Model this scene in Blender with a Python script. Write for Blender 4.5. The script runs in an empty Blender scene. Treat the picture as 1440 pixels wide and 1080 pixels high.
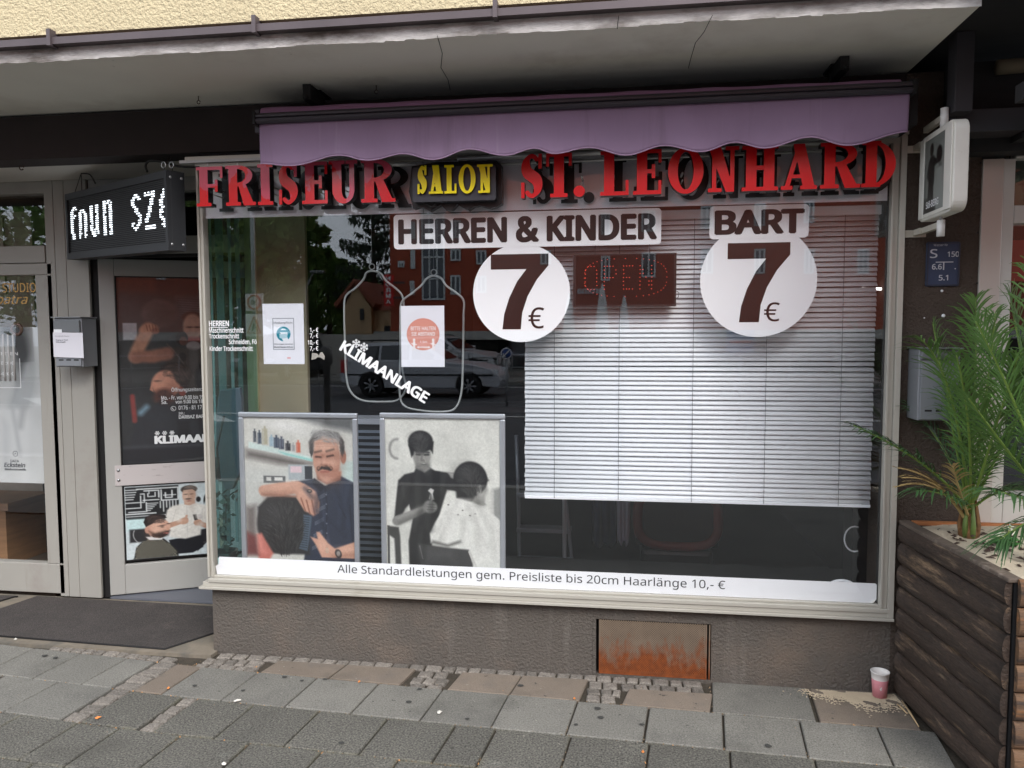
import bpy, bmesh, math, random
import numpy as np
from mathutils import Vector, Matrix
from math import sin, cos, pi, radians, atan2, hypot, sqrt

rnd = random.Random(7)
SC = bpy.context.scene
COL = SC.collection

# ------------------------------------------------------------------ camera
FPX = 1080.0
YAW, PIT, ROLL = radians(8.24), radians(3.8), radians(-0.2)
CAM = Vector((0, -3.53, 1.60))
FW = Vector((-sin(YAW)*cos(PIT), cos(YAW)*cos(PIT), -sin(PIT)))
_r0 = Vector((cos(YAW), sin(YAW), 0)); _u0 = _r0.cross(FW)
RT = _r0*cos(ROLL) + _u0*sin(ROLL); UP = RT.cross(FW)
cd = bpy.data.cameras.new("camera"); cam = bpy.data.objects.new("camera", cd); COL.objects.link(cam)
cam.matrix_world = Matrix(((RT.x, UP.x, -FW.x, CAM.x), (RT.y, UP.y, -FW.y, CAM.y), (RT.z, UP.z, -FW.z, CAM.z), (0, 0, 0, 1)))
cd.sensor_width = 36; cd.lens = 27; cd.clip_start = 0.05; cd.clip_end = 500
SC.camera = cam

# ------------------------------------------------------------------ sky, sun, exposure
w = bpy.data.worlds.new("World"); SC.world = w; w.use_nodes = True
nt = w.node_tree; nt.nodes.clear()
sky = nt.nodes.new("ShaderNodeTexSky"); sky.sky_type = 'NISHITA'; sky.sun_disc = False
SUN_EL, SUN_AZ = radians(44), radians(150)
sky.sun_elevation = SUN_EL; sky.sun_rotation = SUN_AZ; sky.air_density = 1.0; sky.dust_density = 3.0
hs = nt.nodes.new("ShaderNodeHueSaturation"); hs.inputs['Saturation'].default_value = 0.22
nt.links.new(sky.outputs[0], hs.inputs['Color'])
# soft cloud cover: mixes the clear sky towards an even grey-white
tc = nt.nodes.new("ShaderNodeTexCoord"); nz = nt.nodes.new("ShaderNodeTexNoise"); nz.inputs['Scale'].default_value = 2.2; nz.inputs['Detail'].default_value = 6
nt.links.new(tc.outputs['Generated'], nz.inputs['Vector'])
mr = nt.nodes.new("ShaderNodeMapRange"); mr.inputs[1].default_value = .3; mr.inputs[2].default_value = .7; mr.inputs[3].default_value = .55; mr.inputs[4].default_value = .85
nt.links.new(nz.outputs[0], mr.inputs[0])
mx = nt.nodes.new("ShaderNodeMix"); mx.data_type = 'RGBA'; mx.inputs[7].default_value = (8.2, 8.9, 10.0, 1)
nt.links.new(mr.outputs[0], mx.inputs[0]); nt.links.new(hs.outputs[0], mx.inputs[6])
bg = nt.nodes.new("ShaderNodeBackground"); bg.inputs['Strength'].default_value = 0.125
nt.links.new(mx.outputs[2], bg.inputs['Color'])
wo = nt.nodes.new("ShaderNodeOutputWorld"); nt.links.new(bg.outputs[0], wo.inputs[0])
sd = bpy.data.lights.new("sun", 'SUN'); sd.energy = 1.0; sd.angle = radians(25); sd.color = (1, .97, .93)
sun = bpy.data.objects.new("sun", sd); COL.objects.link(sun)
_sv = Vector((sin(SUN_AZ)*cos(SUN_EL), cos(SUN_AZ)*cos(SUN_EL), sin(SUN_EL)))
sun.rotation_euler = _sv.to_track_quat('Z', 'Y').to_euler()
vs = SC.view_settings; SC.display_settings.display_device = 'sRGB'
vs.view_transform = 'Standard'; vs.look = 'None'; vs.gamma = 1; vs.use_curve_mapping = False; vs.exposure = 1.25
SC.render.engine = 'CYCLES'
cy = SC.cycles; cy.use_denoising = True; cy.max_bounces = 9; cy.transparent_max_bounces = 14; cy.glossy_bounces = 4; cy.diffuse_bounces = 4
cy.sample_clamp_indirect = 4; cy.caustics_reflective = False; cy.caustics_refractive = False
try: cy.denoiser = 'OPENIMAGEDENOISE'
except Exception: pass

# ------------------------------------------------------------------ surveying: where a sight line meets a vertical plane (distance Y) or a level (height Z)
def ray(px, py): return FW + RT*((px-720)/FPX) - UP*((py-540)/FPX)
def W(px, py, Y=0.0):
    r = ray(px, py); return CAM + r*((Y-CAM.y)/r.y)
def G(px, py, Z=0.0):
    r = ray(px, py); return CAM + r*((Z-CAM.z)/r.z)
def box4(x0, x1, y0, y1, Y):
    """rectangle on the wall plane seen between those sight lines -> (X0, X1, Z0, Z1)"""
    a, b, c, d = W(x0, y0, Y), W(x1, y0, Y), W(x1, y1, Y), W(x0, y1, Y)
    return (a.x+d.x)/2, (b.x+c.x)/2, (c.z+d.z)/2, (a.z+b.z)/2

# ------------------------------------------------------------------ mesh builder
class MB:
    def __init__(s): s.v = []; s.f = []; s.m = []; s.sm = []
    def add(s, vs, fs, mi=0, smooth=False):
        n = len(s.v); s.v += [tuple(p) for p in vs]
        for f in fs: s.f.append(tuple(i+n for i in f)); s.m.append(mi); s.sm.append(smooth)
        return s
    def box(s, x0, x1, y0, y1, z0, z1, mi=0):
        if x0 > x1: x0, x1 = x1, x0
        if y0 > y1: y0, y1 = y1, y0
        if z0 > z1: z0, z1 = z1, z0
        return s.add([(x0,y0,z0),(x1,y0,z0),(x1,y1,z0),(x0,y1,z0),(x0,y0,z1),(x1,y0,z1),(x1,y1,z1),(x0,y1,z1)],
                     [(0,3,2,1),(4,5,6,7),(0,1,5,4),(1,2,6,5),(2,3,7,6),(3,0,4,7)], mi)
    def tube(s, pts, r, n=8, mi=0, cap=True, closed=False, smooth=True):
        pts = [Vector(p) for p in pts]; L = len(pts); rings = []
        rr = r if isinstance(r, (list, tuple)) else [r]*L
        for i, p in enumerate(pts):
            if closed: d = pts[(i+1) % L]-pts[i-1]
            else: d = pts[min(i+1, L-1)]-pts[max(i-1, 0)]
            d = d.normalized() if d.length > 1e-9 else Vector((0,0,1))
            if i == 0:
                a = Vector((0,0,1)) if abs(d.z) < .9 else Vector((1,0,0)); u = d.cross(a).normalized()
            else:
                u = (u - d*u.dot(d)); u = u.normalized() if u.length > 1e-6 else d.orthogonal().normalized()
            v = d.cross(u)
            rings.append([p + (u*cos(2*pi*k/n)+v*sin(2*pi*k/n))*rr[i] for k in range(n)])
        vs = [q for R_ in rings for q in R_]; fs = []
        for i in range(L if closed else L-1):
            j = (i+1) % L
            for k in range(n): fs.append((i*n+k, i*n+(k+1) % n, j*n+(k+1) % n, j*n+k))
        if cap and not closed: fs += [tuple(range(n))[::-1], tuple((L-1)*n+k for k in range(n))]
        return s.add(vs, fs, mi, smooth)
    def lathe(s, prof, c, n=24, mi=0, axis=Vector((0,0,1)), smooth=True):
        ax = axis.normalized(); u = ax.orthogonal().normalized(); v = ax.cross(u); c = Vector(c); vs = []; fs = []
        for r, h in prof:
            for k in range(n): vs.append(c + ax*h + (u*cos(2*pi*k/n)+v*sin(2*pi*k/n))*r)
        for i in range(len(prof)-1):
            for k in range(n): fs.append((i*n+k, i*n+(k+1) % n, (i+1)*n+(k+1) % n, (i+1)*n+k))
        return s.add(vs, fs, mi, smooth)
    def prism(s, outline, O, U, V, N, depth, mi=0, mi_side=None):
        """closed outline in (U,V) axes at origin O, pushed along N by depth"""
        O, U, V, N = map(Vector, (O, U, V, N)); n = len(outline)
        a = [O+U*p[0]+V*p[1] for p in outline]; b = [q+N*depth for q in a]
        s.add(a+b, [tuple(range(n))[::-1], tuple(range(n, 2*n))], mi)
        m2 = mi if mi_side is None else mi_side
        base = len(s.v)-2*n
        for i in range(n):
            j = (i+1) % n; s.f.append((base+i, base+j, base+n+j, base+n+i)); s.m.append(m2); s.sm.append(False)
        return s

def obj(name, mb, mats, parent=None, local=False, smooth=None, bevel=0, me=None):
    if me is None:
        me = bpy.data.meshes.new(name)
        off = Vector((0, 0, 0))
        if parent is not None and not local:
            p = parent
            while p is not None: off += p.location; p = p.parent
        me.from_pydata([(a[0]-off.x, a[1]-off.y, a[2]-off.z) for a in mb.v], [], mb.f)
        me.polygons.foreach_set('material_index', mb.m); me.polygons.foreach_set('use_smooth', mb.sm)
        if bevel:
            b = bmesh.new(); b.from_mesh(me); bmesh.ops.recalc_face_normals(b, faces=b.faces)
            ed = [e for e in b.edges if len(e.link_faces) == 2 and e.calc_face_angle(0) > .5]
            bmesh.ops.bevel(b, geom=ed, offset=bevel, segments=2, profile=.5, affect='EDGES', clamp_overlap=True)
            b.to_mesh(me); b.free()
        for m in (mats if isinstance(mats, (list, tuple)) else [mats]): me.materials.append(m)
        me.update()
    o = bpy.data.objects.new(name, me); COL.objects.link(o)
    if parent is not None: o.parent = parent
    return o
def tag(o, label=None, cat=None, group=None, kind=None):
    if label: o['label'] = label
    if cat: o['category'] = cat
    if group: o['group'] = group
    if kind: o['kind'] = kind
    return o
def thing(name, label, cat, loc=(0,0,0), rotz=0, group=None):
    o = bpy.data.objects.new(name, None); COL.objects.link(o); o.location = loc; o.rotation_euler = (0, 0, rotz)
    o.empty_display_size = .1
    return tag(o, label, cat, group)
def struct(name, mb, mats, **k): return tag(obj(name, mb, mats, **k), kind='structure')
def copytree(o, parent=None):
    c = o.copy(); COL.objects.link(c); c.parent = parent
    for ch in list(o.children): copytree(ch, c)
    return c

# ------------------------------------------------------------------ materials
def lin(c):
    c = c/255.0; return c/12.92 if c <= .04045 else ((c+.055)/1.055)**2.4
def rgb(r, g, b): return (lin(r), lin(g), lin(b))
def M(name, col, rough=.6, metal=0., var=.0, vscale=3., col2=None, c2amt=(.45,.6), c2scale=4., bump=0., bscale=60., bdist=.01,
      coat=0., spec=.5, emit=None, estr=1., stretch=(1,1,1), rvar=0., grain=0., gscale=400.):
    m = bpy.data.materials.new(name); m.use_nodes = True; nt = m.node_tree; N = nt.nodes; L = nt.links
    b = N['Principled BSDF']; b.inputs['Roughness'].default_value = rough; b.inputs['Metallic'].default_value = metal
    b.inputs['Specular IOR Level'].default_value = spec; b.inputs['Coat Weight'].default_value = coat; b.inputs['Coat Roughness'].default_value = .08
    b.inputs['Base Color'].default_value = (*col, 1)
    if emit: b.inputs['Emission Color'].default_value = (*emit, 1); b.inputs['Emission Strength'].default_value = estr
    if not (var or col2 or bump or rvar or grain): return m
    g = N.new('ShaderNodeNewGeometry'); mp = N.new('ShaderNodeMapping'); mp.inputs['Scale'].default_value = stretch
    oi = N.new('ShaderNodeObjectInfo'); ad = N.new('ShaderNodeVectorMath'); ad.operation = 'ADD'
    L.new(g.outputs['Position'], mp.inputs[0]); src = mp.outputs[0]
    def noise(sc, det=5, ro=.6):
        n = N.new('ShaderNodeTexNoise'); n.inputs['Scale'].default_value = sc; n.inputs['Detail'].default_value = det; n.inputs['Roughness'].default_value = ro
        L.new(src, n.inputs['Vector']); return n.outputs['Fac']
    cur = None
    if var:
        mr = N.new('ShaderNodeMapRange'); mr.inputs[1].default_value = .25; mr.inputs[2].default_value = .75; mr.inputs[3].default_value = 1-var; mr.inputs[4].default_value = 1+var
        L.new(noise(vscale), mr.inputs[0])
        mm = N.new('ShaderNodeVectorMath'); mm.operation = 'SCALE'; mm.inputs[0].default_value = col; L.new(mr.outputs[0], mm.inputs['Scale']); cur = mm.outputs[0]
    if col2:
        mr = N.new('ShaderNodeMapRange'); mr.inputs[1].default_value = c2amt[0]; mr.inputs[2].default_value = c2amt[1]; L.new(noise(c2scale, 8, .65), mr.inputs[0])
        x = N.new('ShaderNodeMix'); x.data_type = 'RGBA'; x.inputs[7].default_value = (*col2, 1); L.new(mr.outputs[0], x.inputs[0])
        if cur: L.new(cur, x.inputs[6])
        else: x.inputs[6].default_value = (*col, 1)
        cur = x.outputs[2]
    if grain:
        mr = N.new('ShaderNodeMapRange'); mr.inputs[1].default_value = .3; mr.inputs[2].default_value = .7; mr.inputs[3].default_value = 1-grain; mr.inputs[4].default_value = 1+grain
        L.new(noise(gscale, 2, .7), mr.inputs[0])
        mm = N.new('ShaderNodeVectorMath'); mm.operation = 'SCALE'
        if cur: L.new(cur, mm.inputs[0])
        else: mm.inputs[0].default_value = col
        L.new(mr.outputs[0], mm.inputs['Scale']); cur = mm.outputs[0]
    if cur: L.new(cur, b.inputs['Base Color'])
    if bump:
        bn = N.new('ShaderNodeBump'); bn.inputs['Strength'].default_value = bump; bn.inputs['Distance'].default_value = bdist
        L.new(noise(bscale, 4, .6), bn.inputs['Height']); L.new(bn.outputs[0], b.inputs['Normal'])
    if rvar:
        mr = N.new('ShaderNodeMapRange'); mr.inputs[1].default_value = .3; mr.inputs[2].default_value = .7; mr.inputs[3].default_value = max(0, rough-rvar); mr.inputs[4].default_value = min(1, rough+rvar)
        L.new(noise(vscale*2), mr.inputs[0]); L.new(mr.outputs[0], b.inputs['Roughness'])
    return m
def objrand(m, amt):
    """each object its own shade of the base colour"""
    nt = m.node_tree; N = nt.nodes; L = nt.links; b = N['Principled BSDF']; oi = N.new('ShaderNodeObjectInfo')
    mr = N.new('ShaderNodeMapRange'); mr.inputs[3].default_value = 1-amt; mr.inputs[4].default_value = 1+amt; L.new(oi.outputs['Random'], mr.inputs[0])
    mm = N.new('ShaderNodeVectorMath'); mm.operation = 'SCALE'
    if b.inputs['Base Color'].links: L.new(b.inputs['Base Color'].links[0].from_socket, mm.inputs[0])
    else: mm.inputs[0].default_value = b.inputs['Base Color'].default_value[:3]
    L.new(mr.outputs[0], mm.inputs['Scale']); L.new(mm.outputs[0], b.inputs['Base Color']); return m
def wear(m, col, sc=(1,1,1), freq=4., lo=.55, hi=.75, op=.5, det=8):
    """one more layer of stains with an outline of their own"""
    nt = m.node_tree; N = nt.nodes; L = nt.links; b = N['Principled BSDF']; g = N.new('ShaderNodeNewGeometry'); mp = N.new('ShaderNodeMapping'); mp.inputs['Scale'].default_value = sc; mp.inputs['Location'].default_value = (freq*3.1, freq, 1.7)
    nz = N.new('ShaderNodeTexNoise'); nz.inputs['Scale'].default_value = freq; nz.inputs['Detail'].default_value = det; nz.inputs['Roughness'].default_value = .62; L.new(g.outputs['Position'], mp.inputs[0]); L.new(mp.outputs[0], nz.inputs['Vector'])
    mr = N.new('ShaderNodeMapRange'); mr.inputs[1].default_value = lo; mr.inputs[2].default_value = hi; mr.inputs[4].default_value = op; L.new(nz.outputs[0], mr.inputs[0])
    x = N.new('ShaderNodeMix'); x.data_type = 'RGBA'; x.inputs[7].default_value = (*col, 1); L.new(mr.outputs[0], x.inputs[0]); bc = b.inputs['Base Color']
    if bc.links: L.new(bc.links[0].from_socket, x.inputs[6])
    else: x.inputs[6].default_value = bc.default_value
    L.new(x.outputs[2], bc); return m
def glass_mat(name, refl=1.0, tint=(1,1,1), rough=0.0):
    m = bpy.data.materials.new(name); m.use_nodes = True; nt = m.node_tree; N = nt.nodes; L = nt.links; N.clear()
    o = N.new('ShaderNodeOutputMaterial'); mx = N.new('ShaderNodeMixShader'); t = N.new('ShaderNodeBsdfTransparent'); g = N.new('ShaderNodeBsdfGlossy')
    t.inputs[0].default_value = (*tint, 1); g.inputs['Roughness'].default_value = rough; g.inputs[0].default_value = (.95,.98,1,1)
    lw = N.new('ShaderNodeLayerWeight'); lw.inputs[0].default_value = .5
    pw = N.new('ShaderNodeMath'); pw.operation = 'POWER'; pw.inputs[1].default_value = 5; L.new(lw.outputs['Facing'], pw.inputs[0])
    ma = N.new('ShaderNodeMath'); ma.operation = 'MULTIPLY_ADD'; ma.inputs[1].default_value = 1-.022*refl; ma.inputs[2].default_value = .022*refl; ma.use_clamp = True
    L.new(pw.outputs[0], ma.inputs[0]); L.new(ma.outputs[0], mx.inputs[0]); L.new(t.outputs[0], mx.inputs[1]); L.new(g.outputs[0], mx.inputs[2]); L.new(mx.outputs[0], o.inputs[0])
    return m

# ------------------------------------------------------------------ lettering
import os
def _font(fn):
    try:
        p = os.path.join(bpy.utils.system_resource('DATAFILES'), 'fonts', fn)
        return bpy.data.fonts.load(p) if os.path.exists(p) else None
    except Exception: return None
FT = _font('NotoSansHebrew-Regular.woff2')
def text_mesh(body, bold=0., depth=0., font=None, spacing=1.0, shear=0.):
    c = bpy.data.curves.new('lettering', 'FONT'); c.body = body; c.size = 1
    if font or FT: c.font = font or FT
    c.offset = 0; c.extrude = depth; c.space_character = spacing; c.resolution_u = 3; c.shear = shear
    o = bpy.data.objects.new('lettering', c); COL.objects.link(o)
    bpy.context.view_layer.update()
    me = bpy.data.meshes.new_from_object(o.evaluated_get(bpy.context.evaluated_depsgraph_get()))
    bpy.data.objects.remove(o); bpy.data.curves.remove(c)
    n = len(me.vertices); a = np.empty(n*3); me.vertices.foreach_get('co', a); a = a.reshape(-1, 3)
    if bold > 0:      # embolden: the same outlines laid over one another, shifted all round by the extra stroke width
        F = [tuple(p.vertices) for p in me.polygons]; vs = []; fs = []; K = 8 if bold > .022 else 4
        for k in range(K):
            dx, dy = bold*cos(2*pi*(k+.5)/K), bold*sin(2*pi*(k+.5)/K); b = a.copy(); b[:,0] += dx*1.15; b[:,1] += dy*.8; b[:,2] = .00003*k; vs.append(b); fs += [tuple(i+n*k for i in f) for f in F]
        a = np.concatenate(vs); bpy.data.meshes.remove(me); me = bpy.data.meshes.new('lettering'); me.from_pydata(a.tolist(), [], fs)
    return me, a
def text(body, mat, O, U, V, w=None, h=None, bold=0., depth=0., parent=None, name='lettering', spacing=1., shear=0., local=False, anchor=0., lift=.0012, me_a=None):
    """text whose ink box starts at O, runs along U to width w, rises along V to height h (None keeps proportion)"""
    me, a = me_a or text_mesh(body, bold, 0, None, spacing, shear)
    lo, hi = a.min(0), a.max(0); W0, H0 = hi[0]-lo[0], hi[1]-lo[1]
    if h is None: h = H0*w/W0
    if w is None: w = W0*h/H0
    U = Vector(U).normalized(); V = Vector(V).normalized(); N_ = U.cross(V); O = Vector(O)
    off = Vector((0,0,0))
    if parent is not None and not local:
        p = parent
        while p is not None: off += p.location; p = p.parent
    x = (a[:,0]-lo[0])/W0*w - anchor*w; y = (a[:,1]-lo[1])/H0*h
    co = np.outer(x, U)+np.outer(y, V)+np.array(O-off)+np.outer(lift+a[:,2], N_)
    me.vertices.foreach_set('co', co.ravel()); me.update(); me.materials.clear(); me.materials.append(mat)
    o = bpy.data.objects.new(name, me); COL.objects.link(o)
    if parent is not None: o.parent = parent
    return o

# signed-distance glyph drawing -> outlines -> solid letters
def s_box(X, Y, x0, y0, x1, y1):
    dx = np.maximum(x0-X, X-x1); dy = np.maximum(y0-Y, Y-y1)
    return np.minimum(np.maximum(dx, dy), 0)+np.hypot(np.maximum(dx, 0), np.maximum(dy, 0))
def s_ell(X, Y, cx, cy, a, b):
    k = np.hypot((X-cx)/a, (Y-cy)/b); return (k-1)*min(a, b)
def s_poly(X, Y, P):
    d = np.full(X.shape, 1e9); ins = np.zeros(X.shape, bool); n = len(P)
    for i in range(n):
        (x0, y0), (x1, y1) = P[i], P[(i+1) % n]; ex, ey = x1-x0, y1-y0
        t = np.clip(((X-x0)*ex+(Y-y0)*ey)/(ex*ex+ey*ey+1e-12), 0, 1)
        d = np.minimum(d, np.hypot(X-x0-t*ex, Y-y0-t*ey))
        c = ((y0 > Y) != (y1 > Y)) & (X < (x1-x0)*(Y-y0)/((y1-y0) if y1 != y0 else 1e-12)+x0); ins ^= c
    return np.where(ins, -d, d)
def s_cap(X, Y, x0, y0, x1, y1, r0, r1=None):
    r1 = r0 if r1 is None else r1; ex, ey = x1-x0, y1-y0
    t = np.clip(((X-x0)*ex+(Y-y0)*ey)/(ex*ex+ey*ey+1e-12), 0, 1)
    return np.hypot(X-x0-t*ex, Y-y0-t*ey)-(r0+(r1-r0)*t)
def contour(D, x0, y0, st):
    """marching squares on the zero level; closed loops"""
    H, Wd = D.shape; seg = {}
    def pt(i, j, e):
        if e == 0: a, b = D[i, j], D[i, j+1]; t = a/(a-b); return (x0+(j+t)*st, y0+i*st)
        if e == 1: a, b = D[i, j+1], D[i+1, j+1]; t = a/(a-b); return (x0+(j+1)*st, y0+(i+t)*st)
        if e == 2: a, b = D[i+1, j], D[i+1, j+1]; t = a/(a-b); return (x0+(j+t)*st, y0+(i+1)*st)
        a, b = D[i, j], D[i+1, j]; t = a/(a-b); return (x0+j*st, y0+(i+t)*st)
    def key(i, j, e): return [(0, i, j), (1, i, j+1), (0, i+1, j), (1, i, j)][e]
    T = {1:[(3,0)],2:[(0,1)],3:[(3,1)],4:[(1,2)],5:[(3,2),(1,0)],6:[(0,2)],7:[(3,2)],8:[(2,3)],9:[(2,0)],10:[(0,3),(2,1)],11:[(2,1)],12:[(1,3)],13:[(1,0)],14:[(0,3)]}
    S = (D < 0).astype(int); C = S[:-1,:-1]+2*S[:-1,1:]+4*S[1:,1:]+8*S[1:,:-1]
    P = {}
    for i, j in zip(*np.nonzero((C > 0) & (C < 15))):
        for a, b in T[C[i, j]]:
            ka, kb = key(i, j, a), key(i, j, b); P[ka] = pt(i, j, a); P[kb] = pt(i, j, b); seg[ka] = kb
    loops = []
    while seg:
        k0 = next(iter(seg)); k = k0; L = []
        while k in seg: L.append(P[k]); k = seg.pop(k)
        if len(L) > 4: loops.append(L)
    return loops
def simplify(L, tol):
    L = list(L)
    def rdp(a):
        if len(a) < 3: return a
        (x0, y0), (x1, y1) = a[0], a[-1]; dx, dy = x1-x0, y1-y0; n = hypot(dx, dy) or 1e-9
        ds = [abs((p[0]-x0)*dy-(p[1]-y0)*dx)/n if n > 1e-6 else hypot(p[0]-x0, p[1]-y0) for p in a]
        i = max(range(len(a)), key=lambda k: ds[k])
        return rdp(a[:i+1])[:-1]+rdp(a[i:]) if ds[i] > tol else [a[0], a[-1]]
    h = len(L)//2; return rdp(L[:h+1])[:-1]+rdp(L[h:]+[L[0]])[:-1]
def loops_mesh(loops, depth=0., bevel=0.):
    c = bpy.data.curves.new('outline', 'CURVE'); c.dimensions = '2D'; c.fill_mode = 'BOTH'; c.extrude = depth/2; c.bevel_depth = bevel; c.bevel_resolution = 1
    for L in loops:
        s = c.splines.new('POLY'); s.points.add(len(L)-1); s.use_cyclic_u = True
        for p, q in zip(s.points, L): p.co = (q[0], q[1], 0, 1)
    o = bpy.data.objects.new('outline', c); COL.objects.link(o); bpy.context.view_layer.update()
    me = bpy.data.meshes.new_from_object(o.evaluated_get(bpy.context.evaluated_depsgraph_get()))
    bpy.data.objects.remove(o); bpy.data.curves.remove(c)
    a = np.empty(len(me.vertices)*3); me.vertices.foreach_get('co', a); return me, a.reshape(-1, 3)
def glyph_loops(ch, wd, hv=1.0):
    st = .012; xs = np.arange(-.08, wd+.08, st); ys = np.arange(-.08, 1.08, st); X, Y = np.meshgrid(xs, ys)
    B = lambda *a: s_box(X, Y, *a)
    U = lambda *a: np.minimum.reduce(a)
    S = .23*hv; T = .085; sf = .085   # stem, thin stroke, serif overhang
    def stem(x): return U(B(x, 0, x+S, 1), B(x-sf, 0, x+S+sf, T), B(x-sf, 1-T, x+S+sf, 1))
    def ring(cx, cy, a, b, ia, ib, clipx=None):
        d = np.maximum(s_ell(X, Y, cx, cy, a, b), -s_ell(X, Y, cx, cy, ia, ib))
        return np.maximum(d, clipx-X) if clipx is not None else d
    x = sf
    if ch == 'I': D = stem(x)
    elif ch in 'FE':
        D = U(stem(x), B(x, 1-T, wd, 1), B(wd-.07, .70, wd, 1), B(x+S-.01, .47, wd-.17, .56), B(wd-.22, .36, wd-.14, .67))
        if ch == 'E': D = U(D, B(x, 0, wd, T), B(wd-.07, 0, wd, .31))
    elif ch == 'L': D = U(stem(x), B(x, 0, wd, T), B(wd-.07, 0, wd, .34))
    elif ch == 'T':
        c = wd/2; D = U(B(c-S/2, 0, c+S/2, 1), B(c-S/2-sf, 0, c+S/2+sf, T), B(0, 1-T, wd, 1), B(0, .7, .07, 1), B(wd-.07, .7, wd, 1))
    elif ch == 'R':
        bx = x+S; o = wd-.04
        bowl = U(np.maximum(s_ell(X, Y, bx, .74, o-bx, .26), bx-.02-X))
        hole = np.maximum(s_ell(X, Y, bx, .74, o-bx-.19, .17), bx-X)
        leg = s_poly(X, Y, [(bx+.02, .52), (bx+.02+S*.9, .52), (wd-.0, 0), (wd-.0-S*1.25, 0)])
        D = U(stem(x), np.maximum(bowl, -hole), leg, B(wd-.26, 0, wd+.04, T))
    elif ch == 'U':
        rx = wd-sf-.13; c = (x+rx+.13)/2+.0
        D = U(B(x, .28, x+S, 1), B(x-sf, 1-T, x+S+sf, 1), B(rx, .28, rx+.12, 1), B(rx-sf, 1-T, rx+.12+sf, 1))
        a = (rx+.12-x)/2; cx = x+a
        low = np.maximum(s_ell(X, Y, cx, .30, a, .31), Y-.30); ih = np.maximum(s_ell(X, Y, (x+S+rx)/2, .32, (rx-x-S)/2, .22), -1e9)
        D = U(D, np.maximum(low, -ih)); D = np.maximum(D, -B(x+S, .30, rx, 1-T-.001))
    elif ch == 'O': D = ring(wd/2, .5, wd/2, .515, wd/2-S*.95, .42)
    elif ch == 'D':
        bx = x+S*.5; D = np.maximum(s_ell(X, Y, bx, .5, wd-bx, .5), bx-X); D = np.maximum(D, -np.maximum(s_ell(X, Y, x+S-.03, .5, wd-x-S-S*.92+.03, .41), x+S-X))
        D = U(D, stem(x))
    elif ch == 'N':
        rx = wd-sf-.11; D = U(B(x+.04, 0, x+.13, 1), B(x-sf+.04, 0, x+.17+sf, T), B(rx, 0, rx+.09, 1), B(rx-sf-.02, 1-T, rx+.11+sf, 1),
              s_poly(X, Y, [(x-.05, 1), (x+S, 1), (rx+.09, 0), (rx-S+.14, 0)]), B(x-sf, 1-T, x+S, 1))
    elif ch == 'H':
        rx = wd-sf-S; D = U(stem(x), stem(rx), B(x, .46, wd-sf, .555))
    elif ch == 'A':
        c = wd/2-.03; D = U(s_poly(X, Y, [(c-.10, 1.0), (c+.14, 1.0), (wd-.04, 0), (wd-.04-S*1.1, 0)]), s_poly(X, Y, [(c-.02, .97), (c+.06, .88), (.16, 0), (.06, 0)]),
              B(.17, .25, wd-.2, .33), B(0, 0, .25, T), B(wd-.36, 0, wd, T))
        D = np.minimum(D, s_poly(X, Y, [(c-.10, 1.0), (c+.1, 1.0), (c+.06, .8), (c-.07, .8)]))
    elif ch == 'S':
        pts = []
        for t in np.linspace(0, 1, 40):
            th = None
            if t < .5:
                a = radians(40+ (t/.5)*225); cx, cy, rx_, ry = wd/2, .735, wd/2-.14, .215
                pts.append((cx+rx_*cos(a), cy+ry*sin(a), t))
            else:
                a = radians(85-((t-.5)/.5)*225); cx, cy, rx_, ry = wd/2, .265, wd/2-.14, .215
                pts.append((cx+rx_*cos(a), cy+ry*sin(a), t))
        D = np.full(X.shape, 1e9)
        for p, q in zip(pts[:-1], pts[1:]):
            r = lambda t: .05+.085*max(0., 1-((t-.5)/.30)**2) if abs(t-.5) < .3 else .05
            D = np.minimum(D, s_cap(X, Y, p[0], p[1], q[0], q[1], r(p[2])*hv**.5, r(q[2])*hv**.5))
        D = U(D, B(wd-.13, .66, wd-.05, 1.0), B(.03, 0, .11, .36))
        D = np.maximum(D, -s_box(X, Y, -1, 1.005, 2, 2))
    elif ch == '.': D = s_ell(X, Y, wd/2, .12, .13, .13)
    elif ch == '&': D = B(0, 0, wd, 1)
    return [simplify(l, .003) for l in contour(D, xs[0], ys[0], st)]

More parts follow.
